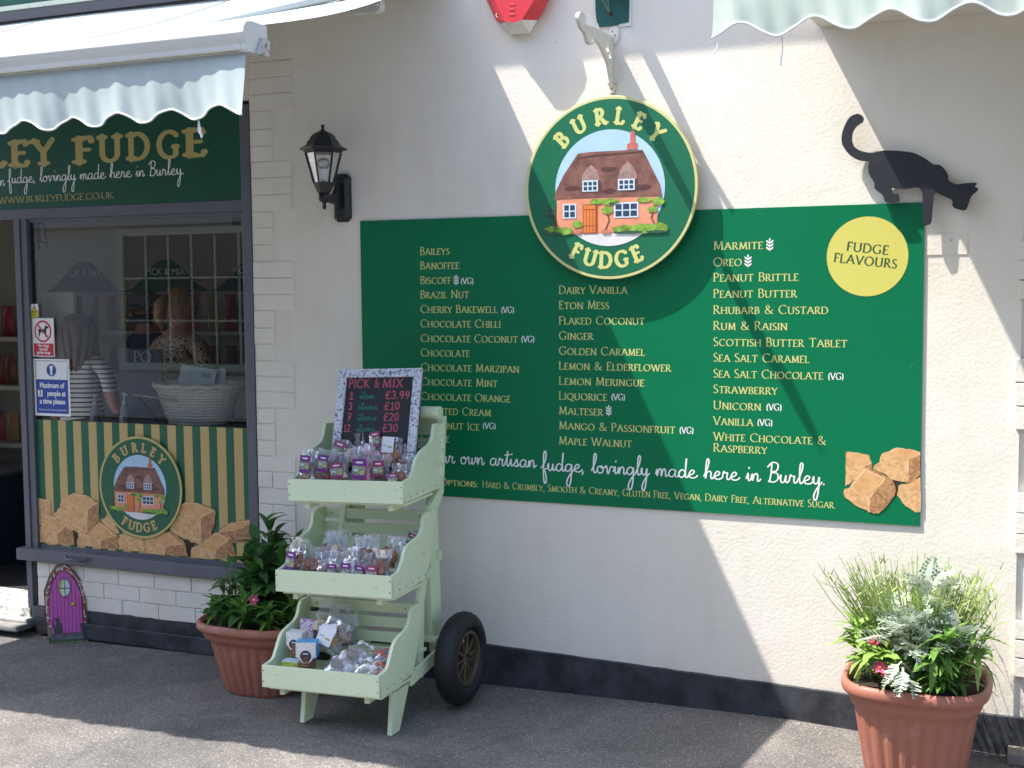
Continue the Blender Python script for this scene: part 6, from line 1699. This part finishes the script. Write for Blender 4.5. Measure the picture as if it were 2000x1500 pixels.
# ------------------------------------------------------------------ painted fairy door leaning on the bricks
fb0 = UP(101, 1257, 'z', gz(-1.65)); fb1 = UP(170, 1251, 'z', gz(-1.52))
fx = (fb1 - fb0); fx.z = 0; FWd = fx.length; fx.normalize()
fn = Vector((fx.y, -fx.x, 0))            # towards the viewer
up_ = (Vector((0, 0, 1)) - fn * .16).normalized()
fd = thing('fairy_door', 'small painted wooden fairy door, magenta with a mosaic brick arch and a cat', 'fairy door', tuple(fb0))
FO = (101, 1257)
# picture coordinates of the 7.5x crop -> door plane
def FP(a, b, d=0.0):
    px, py = 60 + a / 7.5, 1080 + b / 7.5
    dr = CF + CR * ((px - 1000) / CAMF) - CU * ((py - 750) / CAMF)
    n = fx.cross(up_)
    t = (fb0 - CC).dot(n) / dr.dot(n)
    q = CC + dr * t
    return q - n * d if n.dot(CC - fb0) < 0 else q + n * d
def fpoly(name, pts, d0, d1, m, parent=fd):
    mb = MB(); n = len(pts)
    A = [tuple(FP(a, b, d0)) for a, b in pts]; B = [tuple(FP(a, b, d1)) for a, b in pts]
    mb.v = A + B; mb.f = [tuple(range(n)), tuple(range(2 * n - 1, n - 1, -1))] + [(k, n + k, n + (k + 1) % n, (k + 1) % n) for k in range(n)]
    mb.m = [0] * len(mb.f)
    me = mb.mesh(name, m)
    bm = bmesh.new(); bm.from_mesh(me); bmesh.ops.triangulate(bm, faces=bm.faces, ngon_method='EAR_CLIP'); bm.to_mesh(me); bm.free()
    o = link(name, me, parent)
    if parent is not fd: o.location = (0, 0, 0)
    return o
MAG = mat('fairy_magenta', (.56, .10, .42), .45); MAGD = mat('fairy_line', (.10, .01, .07), .5)
oc = [(285, 1362), (240, 1140), (215, 900), (190, 560), (270, 330), (370, 175), (500, 160), (600, 230), (760, 430), (800, 520), (815, 800), (858, 1325)]
fpoly('back_board', oc, -.022, 0, BLACKM)
fpoly('arch_face', oc, .0002, .003, mat('arch_grout', (.16, .06, .05), .6))
dor = [(320, 1190), (285, 1000), (272, 780), (285, 600), (320, 450), (385, 330), (440, 280), (500, 272), (560, 310), (640, 400), (700, 510), (735, 620), (745, 800), (775, 1150)]
fpoly('door_edge', [(500 + (a - 500) * 1.03, 750 + (b - 750) * 1.015) for a, b in dor], .0032, .005, MAGD)
fpoly('door_leaf', dor, .0052, .007, MAG)
for k in range(8):
    x0_ = 318 + 55 * k; t_ = [470, 345, 300, 290, 320, 380, 480, 620][k] + 15
    fpoly('board_line', [(x0_, t_), (x0_ + 6, t_), (x0_ + 30, 1168), (x0_ + 24, 1168)], .0071, .0075, MAGD)
ov = [(495 + 92 * math.cos(k * math.pi / 12), 510 + 145 * math.sin(k * math.pi / 12)) for k in range(24)]
fpoly('window_frame', ov, .0076, .009, mat('fairy_frame', (.10, .09, .11), .5))
fpoly('window_glass', [(495 + (a - 495) * .86, 510 + (b - 510) * .88) for a, b in ov], .0091, .0098, mat('fairy_glass', (.68, .72, .70), .3))
fpoly('window_tint', [(485, 400), (440, 400), (415, 460), (415, 560), (440, 600), (470, 630), (440, 530), (460, 460)], .0099, .0102, mat('fairy_yellow', (.50, .50, .08), .4))
fpoly('window_bar', [(488, 370), (498, 370), (512, 650), (502, 650)], .0103, .0106, BLACKM); fpoly('window_bar', [(408, 515), (582, 505), (582, 517), (408, 527)], .0107, .011, BLACKM)
c = FP(645, 738, .012); mb = MB(); mb.lathe([(.004, 0), (.009, -.006), (.010, -.012), (.006, -.018)], 12, (c.x, c.y, c.z), 'y'); part('knob', mb, mat('knob_gold', (.55, .50, .03), .3), fd, smooth=True)
fpoly('step', [(290, 1210), (480, 1185), (780, 1150), (855, 1155), (858, 1240), (640, 1260), (300, 1285)], .0076, .009, mat('fairy_step', (.12, .13, .15), .5, var=.5, vs=40))
fpoly('hedge', [(285, 1362), (270, 1300), (640, 1262), (858, 1245), (860, 1325)], .0031, .008, mat('fairy_hedge', (.05, .12, .04), .6, var=.6, vs=60))
for k in range(9):
    fpoly('painted_bush', [(320 + 62 * k + 24 * math.cos(j * .785), 1325 - 4.5 * k + 20 * math.sin(j * .785)) for j in range(8)], .0081, .009, mat('fairy_bush', (.17, .22, .07), .6))
fpoly('grass_side', [(245, 1110), (290, 1095), (320, 1190), (290, 1220), (262, 1250)], .0034, .006, _M['fairy_bush'])
fpoly('post', [(785, 1010), (800, 1000), (815, 1050), (832, 1060), (832, 1128), (778, 1128)], .0034, .007, WHITEP)
CG = mat('painted_cat', (.055, .055, .06), .5)
fpoly('cat_body', [(355, 1190), (350, 1120), (365, 1040), (395, 1010), (440, 1020), (468, 1070), (470, 1188)], .0076, .0088, CG)
fpoly('cat_head', [(350, 930), (365, 955), (400, 960), (412, 925), (425, 965), (430, 990), (405, 1020), (370, 1010), (355, 980)], .0089, .0098, CG)
fpoly('cat_tail', [(350, 1120), (330, 1090), (318, 1040), (318, 990), (335, 965), (330, 1000), (335, 1050), (352, 1085)], .0076, .0084, BLACKM)
# mosaic tiles of the arch
rn = random.Random(11)
TC = [mat('mosaic_red', (.42, .05, .04), .4), mat('mosaic_white', (.75, .72, .66), .4), mat('mosaic_orange', (.55, .20, .08), .4), mat('mosaic_teal', (.08, .25, .20), .4), mat('mosaic_grey', (.40, .36, .32), .4)]
def along(path, t):
    L = [math.dist(a, b) for a, b in zip(path, path[1:])]; T = sum(L) * t
    for (a, b), l in zip(zip(path, path[1:]), L):
        if T <= l or (a, b) == (path[-2], path[-1]): u = min(1, T / l); return (a[0] + (b[0] - a[0]) * u, a[1] + (b[1] - a[1]) * u)
        T -= l
inn = [(300, 1090), (272, 900), (258, 760), (268, 590), (305, 435), (372, 312), (435, 262), (500, 255), (575, 292), (660, 385), (722, 500), (755, 620), (765, 800), (785, 990)]
out_ = [(248, 1100), (225, 900), (205, 560), (280, 345), (375, 190), (500, 172), (590, 240), (745, 430), (785, 530), (800, 800), (818, 990)]
NT = 46
for k in range(NT):
    t0, t1 = k / NT + .002, (k + 1) / NT - .003
    rws = 3 if .2 < t0 < .75 else 2
    for r_ in range(rws):
        a0, a1 = r_ / rws + .03, (r_ + 1) / rws - .04
        P4 = []
        for (tt, rr_) in ((t0, a0), (t1, a0), (t1, a1), (t0, a1)):
            i_, o_ = along(inn, tt), along(out_, tt); P4.append((i_[0] + (o_[0] - i_[0]) * rr_ + rn.uniform(-2, 2), i_[1] + (o_[1] - i_[1]) * rr_ + rn.uniform(-2, 2)))
        top_ = .28 < t0 < .55 and r_ == rws - 1
        fpoly('mosaic_tile', P4, .0032, .0048 + rn.uniform(0, .0008), TC[3] if top_ and rn.random() < .8 else rn.choice([TC[0], TC[1], TC[0], TC[1], TC[2], TC[4]]))

# ------------------------------------------------------------------ things on the window counter
bk = thing('wicker_basket', 'white wicker basket with leaflets on the window counter', 'basket', (-1.15, .30, 1.062))
mb = MB()
cbx0, cby0 = -1.145, .30
def ell(r, a): return (cbx0 + .235 * r * math.cos(a), cby0 + .16 * r * math.sin(a))
for k in range(13):
    z = 1.066 + .196 * k / 13; r0 = .70 + .30 * k / 13
    part('weave_band', MB().tube([(ell(r0 * (1 + .012 * math.sin(j * math.pi + k * math.pi)), 2 * math.pi * j / 72) + (z + .007,)) for j in range(73)], .0075, 5), mat('wicker', (.85, .80, .70), .6, var=.2, vs=70), bk)
part('rim', MB().tube([(ell(1.03, 2 * math.pi * j / 60) + (1.262 + .004 * math.sin(j * 1.3),)) for j in range(61)], .014, 7), _M['wicker'], bk, smooth=True)
for k in range(24):
    a = 2 * math.pi * k / 24; part('stake', MB().tube([ell(.69, a) + (1.064,), ell(1.0, a) + (1.26,)], .004, 4), _M['wicker'], bk)
for k, (x0_, x1_, yy, zz_, rl, lb_) in enumerate(((-1.30, -1.08, .27, 1.36, .12, 'clear sleeve of papers leaning in the basket'), (-1.24, -1.0, .31, 1.34, -.10, 'pale blue paper standing in the basket'))):
    t = thing('paper_sleeve', lb_, 'paper', ((x0_ + x1_) / 2, yy, 1.10), rot=(-.25, rl, 0))
    mb = MB(); mb.box(-(x1_ - x0_) / 2, (x1_ - x0_) / 2, 0, .003, 0, zz_ - 1.10); part('sheet', mb, mat('paper_blue', (.50, .60, .64), .35, var=.15, vs=12), t, local=True)
    mb = MB(); mb.box(.03, .08, -.002, 0, zz_ - 1.10 - .05, zz_ - 1.10 - .025); part('print', mb, _M['dim_print'], t, local=True)
for (px, sc_, lb_) in ((186, 1.0, 'left pump bottle of hand gel behind the window panel'), (244, 1.08, 'right pump bottle of hand gel behind the window panel')):
    a = UP(px, 828, 'y', .13); t = thing('pump_bottle', lb_, 'bottle', (a.x, .13, 1.062), 'hand gel bottles')
    part('body', MB().lathe([(.021, 0), (.022, .004), (.022, .075 * sc_), (.012, .095 * sc_), (.010, .10 * sc_)], 16, (a.x, .13, 1.0625)), mat('gel_plastic', (.42, .46, .48), .15), t, smooth=True)
    part('pump', MB().lathe([(.011, .10 * sc_), (.011, .115 * sc_), (.004, .117 * sc_), (.004, .145 * sc_)], 12, (a.x, .13, 1.0625)), WHITEP, t)
    part('nozzle', MB().tube([(a.x - .008, .13, 1.0625 + .147 * sc_), (a.x + .028, .122, 1.0625 + .145 * sc_)], [.007, .005], 8), WHITEP, t)
    part('label', MB().box(a.x - .012, a.x + .012, .104, .1075, 1.08, 1.11), WHITEP, t)
st = thing('wooden_stand', 'thin wooden folding stand with a pale top rail beside the basket', 'stand', (-1.45, .2, 1.062))
a, b = UP(262, 771, 'y', .13), UP(345, 782, 'y', .13); part('rail', MB().tube([a, b], .005, 6), mat('pale_wood', (.50, .42, .28), .5), st)
a, b = UP(272, 775, 'y', .14), UP(318, 835, 'y', .14); part('leg', MB().tube([a, b], .006, 5), DARKW, st)
a, b = UP(303, 778, 'y', .14), UP(330, 838, 'y', .14); part('leg', MB().tube([a, b], .006, 5), DARKW, st)
a = UP(470, 428, 'y', .06)
sn = thing('ceiling_sensor', 'small black sensor box at the top right inside the window', 'sensor', (a.x, .06, a.z))
part('box', MB().box(a.x - .045, a.x + .04, .05, .09, a.z - .03, a.z + .012), BLACKM, sn, bevel=.003)
a, b = UP(70, 435, 'y', .10), UP(83, 487, 'y', .10)
hg = thing('wire_rack', 'thin black wire rack hanging in the top left corner of the window', 'rack', tuple(a))
part('wire', MB().tube([a, (b.x + .02, .1, a.z - .01), (b.x + .03, .1, b.z)], .004, 5), BLACKM, hg); part('wire', MB().tube([(a.x, .1, b.z + .05), (b.x + .03, .1, b.z + .03)], .004, 5), BLACKM, hg)
part('bracket', MB().box(a.x - .03, a.x + .01, .09, .12, a.z - .14, a.z), CREAMW, hg)

# ------------------------------------------------------------------ people behind the glass
SKIN = mat('skin', (.45, .22, .15), .5)
def figure(label, x, y, z0, H, facing, shirt, hair, hairc, arms=((-.25, -.1), (.25, -.1)), bald=False):
    """standing person, base of the feet at z0, facing angle about Z (0 = towards -y)"""
    t = thing('person', label, 'person', (x, y, z0), rot=(0, 0, facing))
    s = H / 1.70
    V = [(0, 0, .95), (0, .01, 1.12), (0, .01, 1.30), (0, .01, 1.41), (0, 0, 1.49), (0, -.012, 1.56), (0, -.015, 1.63),       # spine, neck, head
         (.10, 0, .90), (.105, 0, .48), (.105, .02, .08), (.105, -.09, .03),
         (-.10, 0, .90), (-.105, 0, .48), (-.105, .02, .08), (-.105, -.09, .03),
         (.165, .01, 1.375), (.235, .02, 1.13), (arms[1][0], arms[1][1], .98), (arms[1][0] * .9, arms[1][1] - .07, .95),
         (-.165, .01, 1.375), (-.235, .02, 1.13), (arms[0][0], arms[0][1], .98), (arms[0][0] * .9, arms[0][1] - .07, .95)]
    E = [(0, 1), (1, 2), (2, 3), (3, 4), (4, 5), (5, 6), (0, 7), (7, 8), (8, 9), (9, 10), (0, 11), (11, 12), (12, 13), (13, 14), (3, 15), (15, 16), (16, 17), (17, 18), (3, 19), (19, 20), (20, 21), (21, 22)]
    Rr = [(.15, .11), (.135, .10), (.155, .105), (.10, .075), (.055, .055), (.088, .098), (.080, .085), (.10, .10), (.06, .06), (.045, .05), (.04, .03), (.10, .10), (.06, .06), (.045, .05), (.04, .03),
          (.062, .06), (.048, .045), (.032, .032), (.034, .022), (.062, .06), (.048, .045), (.032, .032), (.034, .022)]
    me = D.meshes.new('person'); me.from_pydata([(a * s, b * s, c * s) for a, b, c in V], E, [])
    ob = D.objects.new('tmp', me); COL.objects.link(ob)
    ob.modifiers.new('skin', 'SKIN'); sub = ob.modifiers.new('sub', 'SUBSURF'); sub.levels = 2; sub.render_levels = 2
    for i, r in enumerate(Rr):
        me.skin_vertices[0].data[i].radius = (r[0] * s, r[1] * s); me.skin_vertices[0].data[i].use_root = i == 0
    bpy.context.view_layer.update()
    m2 = D.meshes.new_from_object(ob.evaluated_get(bpy.context.evaluated_depsgraph_get())); D.objects.remove(ob)
    m2.materials.clear()
    for m in (SKIN, shirt, mat('dark_trousers', (.03, .035, .06), .7)): m2.materials.append(m)
    for p in m2.polygons:
        c = p.center; zz_ = c.z / s
        arm = abs(c.x) / s > .19 and zz_ < 1.20
        p.material_index = 2 if zz_ < .96 and not arm else (0 if zz_ > 1.44 or arm else 1); p.use_smooth = True
    link('body', m2, t, (0, 0, 0))
    hb = MB(); rn = random.Random(3)
    if hair != 'cap':
        hb.grid(lambda u, v: ((.104 + .006 * math.sin(u * 40)) * s * math.sin(math.pi * v * .62) * math.cos(2 * math.pi * u), .01 * s + (.118 + .006 * math.sin(u * 33)) * s * math.sin(math.pi * v * .62) * math.sin(2 * math.pi * u) * (1 if math.sin(2 * math.pi * u) > 0 else .78), (1.60 + .128 * math.cos(math.pi * v * .62)) * s), 28, 10)
        if hair == 'tail':
            hb.tube([(0, .10 * s, 1.66 * s), (.01, .15 * s, 1.62 * s), (.02, .15 * s, 1.54 * s), (.01, .13 * s, 1.47 * s)], [.03, .038, .030, .008], 10)
        if hair == 'long':
            hb.tube([(0, .012 * s, 1.715 * s), (0, .018 * s, 1.69 * s), (0, .03 * s, 1.63 * s), (0, .04 * s, 1.56 * s), (.004, .052 * s, 1.48 * s), (.008, .062 * s, 1.40 * s), (.012, .066 * s, 1.35 * s)], [.05, .088, .108, .104, .088, .062, .035], 20)
            for k in range(9):
                a = -.3 + 3.7 * k / 8
                hb.tube([(.105 * math.cos(a), .03 * s + .100 * math.sin(a), 1.64 * s), (.107 * math.cos(a), .04 * s + .100 * math.sin(a), 1.56 * s), (.085 * math.cos(a), .05 * s + .085 * math.sin(a), 1.46 * s), (.05 * math.cos(a) + .01, .062 * s + .045 * math.sin(a), 1.345 * s)], [.014, .018, .015, .004], 6)
    else:
        hb.lathe([(.113 * s, 0), (.115 * s, .03), (.095 * s, .075), (.05 * s, .10), (.01, .105)], 20, (0, -.01, 1.625 * s)); hb.box(-.07 * s, .07 * s, -.20 * s, -.09 * s, 1.625 * s, 1.637 * s)
    o = link('hair' if hair != 'cap' else 'cap', hb.mesh('hair', hairc, smooth=True), t, (0, 0, 0))
    # face: eyes, nose, mouth, ears
    for sx in (-1, 1):
        link('ear', MB().lathe([(.016 * s, 0), (.019 * s, .008 * s), (.010 * s, .012 * s)], 10, (sx * .088 * s, .0, 1.585 * s), 'x').mesh('ear', SKIN, smooth=True), t, (0, 0, 0))
        link('eye', MB().lathe([(.010 * s, 0), (.006 * s, -.006 * s)], 8, (sx * .032 * s, -.100 * s, 1.60 * s), 'y').mesh('eye', BLACKM, smooth=True), t, (0, 0, 0))
    link('nose', MB().tube([(0, -.098 * s, 1.60 * s), (0, -.122 * s, 1.565 * s), (0, -.10 * s, 1.558 * s)], [.008, .013, .010], 8).mesh('nose', SKIN, smooth=True), t, (0, 0, 0))
    if hair == 'cap':
        link('face_mask', MB().lathe([(.085 * s, 0), (.092 * s, .03 * s), (.088 * s, .06 * s)], 20, (0, -.022 * s, 1.515 * s)).mesh('face_mask', mat('mask_navy', (.01, .015, .04), .7), smooth=True), t, (0, 0, 0))
    else:
        link('mouth', MB().box(-.022 * s, .022 * s, -.104 * s, -.09 * s, 1.536 * s, 1.542 * s).mesh('mouth', mat('lips', (.35, .10, .09), .5)), t, (0, 0, 0))
    return t
LEO = D.materials.new('leopard_print'); LEO.use_nodes = True
n_ = LEO.node_tree.nodes; l_ = LEO.node_tree.links
tc = n_.new('ShaderNodeTexCoord'); vo = n_.new('ShaderNodeTexVoronoi'); vo.feature = 'DISTANCE_TO_EDGE'; vo.inputs['Scale'].default_value = 34
nz = n_.new('ShaderNodeTexNoise'); nz.inputs['Scale'].default_value = 30
ad = n_.new('ShaderNodeMath'); ad.operation = 'MULTIPLY_ADD'; ad.inputs[1].default_value = .35
crr = n_.new('ShaderNodeValToRGB'); crr.color_ramp.interpolation = 'CONSTANT'
crr.color_ramp.elements[0].color = (.48, .33, .20, 1); crr.color_ramp.elements[1].position = .34; crr.color_ramp.elements[1].color = (.025, .02, .018, 1)
e_ = crr.color_ramp.elements.new(.50); e_.color = (.50, .38, .24, 1)
l_.new(tc.outputs['Object'], vo.inputs['Vector']); l_.new(tc.outputs['Object'], nz.inputs['Vector'])
l_.new(nz.outputs['Fac'], ad.inputs[0]); l_.new(vo.outputs['Distance'], ad.inputs[2]); l_.new(ad.outputs[0], crr.inputs['Fac']); l_.new(crr.outputs['Color'], n_['Principled BSDF'].inputs['Base Color'])
STR = D.materials.new('striped_top'); STR.use_nodes = True
n_ = STR.node_tree.nodes; l_ = STR.node_tree.links
tc = n_.new('ShaderNodeTexCoord'); sp_ = n_.new('ShaderNodeSeparateXYZ'); mm = n_.new('ShaderNodeMath'); mm.operation = 'MULTIPLY'; mm.inputs[1].default_value = 36
fr2 = n_.new('ShaderNodeMath'); fr2.operation = 'FRACT'; crr = n_.new('ShaderNodeValToRGB'); crr.color_ramp.interpolation = 'CONSTANT'
crr.color_ramp.elements[0].color = (.02, .025, .05, 1); crr.color_ramp.elements[1].position = .33; crr.color_ramp.elements[1].color = (.72, .70, .68, 1)
l_.new(tc.outputs['Object'], sp_.inputs[0]); l_.new(sp_.outputs['Z'], mm.inputs[0]); l_.new(mm.outputs[0], fr2.inputs[0]); l_.new(fr2.outputs[0], crr.inputs['Fac']); l_.new(crr.outputs['Color'], n_['Principled BSDF'].inputs['Base Color'])
HB = mat('blond_hair', (.42, .24, .10), .5, var=.5, vs=60); HBR = mat('brown_hair', (.15, .09, .05), .5, var=.4, vs=60); CAPC = mat('grey_cap', (.16, .16, .17), .8)
figure('person in a leopard print top with blond hair tied up, seen from behind', -1.73, .92, .09, 1.65, math.pi - .1, LEO, 'tail', HB)
figure('person in a striped sleeveless top with long brown hair, seen from behind', -2.42, .88, .09, 1.50, math.pi + .2, STR, 'long', HBR)
figure('person in a grey cap and dark face mask facing the street behind the counter', -2.66, 1.75, .09, 1.62, -.25, mat('navy_shirt', (.02, .03, .08), .7), 'cap', CAPC)

# ------------------------------------------------------------------ small litter on the pavement
rn = random.Random(5)
mb = MB()
for k in range(260):
    x = rn.uniform(-2.2, 3.0); y = -.02 - abs(rn.gauss(0, .05)) if rn.random() < .6 else rn.uniform(-1.6, -.02)
    s_ = rn.uniform(.002, .006) if y > -.3 else rn.uniform(.002, .004); a = rn.uniform(0, 3.14); z = gz(x) + .002
    mb.mi = rn.choice([0, 0, 1, 1, 2])
    mb.quad((x - s_ * math.cos(a), y - s_ * math.sin(a), z), (x + s_ * .5 * math.sin(a), y - s_ * .5 * math.cos(a), z + .002), (x + s_ * math.cos(a), y + s_ * math.sin(a), z), (x - s_ * .5 * math.sin(a), y + s_ * .5 * math.cos(a), z + .003))
o = part('grit_and_leaf_litter', mb, [mat('litter_brown', (.16, .09, .05), .9), mat('litter_pale', (.45, .42, .38), .9), mat('litter_white', (.75, .74, .72), .8)], None)
o['kind'] = 'stuff'; o['label'] = 'scattered grit and leaf litter along the foot of the wall'; o['category'] = 'litter'
for k, (px, py, s_) in enumerate(((858, 1478 - 0, .018), (1054, 1486, .012), (1040, 1492, .018))):
    q = UP(px, py, 'z', .004); mb = MB(); mb.v = [(q.x + s_ * rn.uniform(.5, 1.1) * math.cos(j * .785), q.y + s_ * .4 * rn.uniform(.5, 1.1) * math.sin(j * .785), gz(q.x) + .003) for j in range(8)]; mb.f = [tuple(range(8))]; mb.m = [0]
    o = part('pavement_stain', mb, mat('gum_stain', (.22, .24, .25), .8), None); o['kind'] = 'structure'
q = UP(1985, 1462, 'y', -.08)
stn = thing('loose_brick', 'loose pale brick on the ground at the foot of the wall, far right', 'brick', (q.x, -.06, gz(q.x)))
part('block', MB().box(q.x - .03, q.x + .30, -.11, -.02, gz(q.x), gz(q.x) + .045), mat('dusty_brick', (.30, .26, .22), .9, var=.3, vs=40, bump=.003, bs=60), stn, bevel=.006)

# patched spots of render and an old rectangular cover on the wall
a, b = UP(1812, 459), UP(1890, 497)
part('wall_patch', MB().box(a.x, b.x, -.003, .001, b.z, a.z), PLASTER, bld, bevel=.001)
# more soil-hiding growth in both pots
for k, (dx, dy, m, n, L, W, lb_) in enumerate((
    (-.02, -.06, LF_D2, 26, .13, .034, 'dark leafy clump in the centre of the shaded pot'), (.14, .04, LF_D, 22, .13, .034, 'dark leafy clump at the back right of the shaded pot'),
    (-.13, .05, LF_D, 22, .12, .034, 'dark leafy clump at the back left of the shaded pot'), (-.08, -.14, LF_M, 22, .10, .022, 'narrow leaved green plant beside the round leaved one in the shaded pot'),
    (.19, -.08, LF_M, 20, .10, .022, 'green plant at the right rim of the shaded pot'))):
    rosette('bedding_plant', lb_, (PL[0] + dx, PL[1] + dy, zl + .02), n, L, W, m, 110 + k)
for k, (dx, dy, m, n, L, W, lb_) in enumerate((
    (.02, -.10, LF_M, 26, .10, .030, 'green clump in the centre of the sunny pot under the silver leaves'), (.15, -.03, LF_L, 24, .11, .030, 'light green clump at the back right of the sunny pot'),
    (-.12, .0, LF_L, 24, .11, .030, 'light green clump at the back left of the sunny pot'), (.10, -.17, LF_M, 22, .09, .028, 'green clump along the front rim of the sunny pot'),
    (-.06, -.18, LF_L, 16, .075, .026, 'low light green clump at the front rim beside the red flower in the sunny pot'))):
    rosette('bedding_plant', lb_, (PR_[0] + dx, PR_[1] + dy, zr + .02), n, L, W, m, 130 + k)

# taller light green growth between the silver leaves
broad_plant('broad_leaf_plant', 'light green upright leafy stems at the right of the sunny pot', (PR_[0] + .12, PR_[1] + .02, zr), 8, 7, .095, .036, [LF_L, LF_M], .27, 181, .10)
broad_plant('broad_leaf_plant', 'light green upright leafy stems at the left of the sunny pot', (PR_[0] - .13, PR_[1] + .0, zr), 8, 7, .095, .036, [LF_L, LF_L], .25, 182, .10)
broad_plant('broad_leaf_plant', 'lighter leafy stems leaning out at the left of the shaded pot', (PL[0] - .10, PL[1] - .02, zl), 7, 7, .105, .045, [LF_D2, LF_D2], .27, 183, .10)
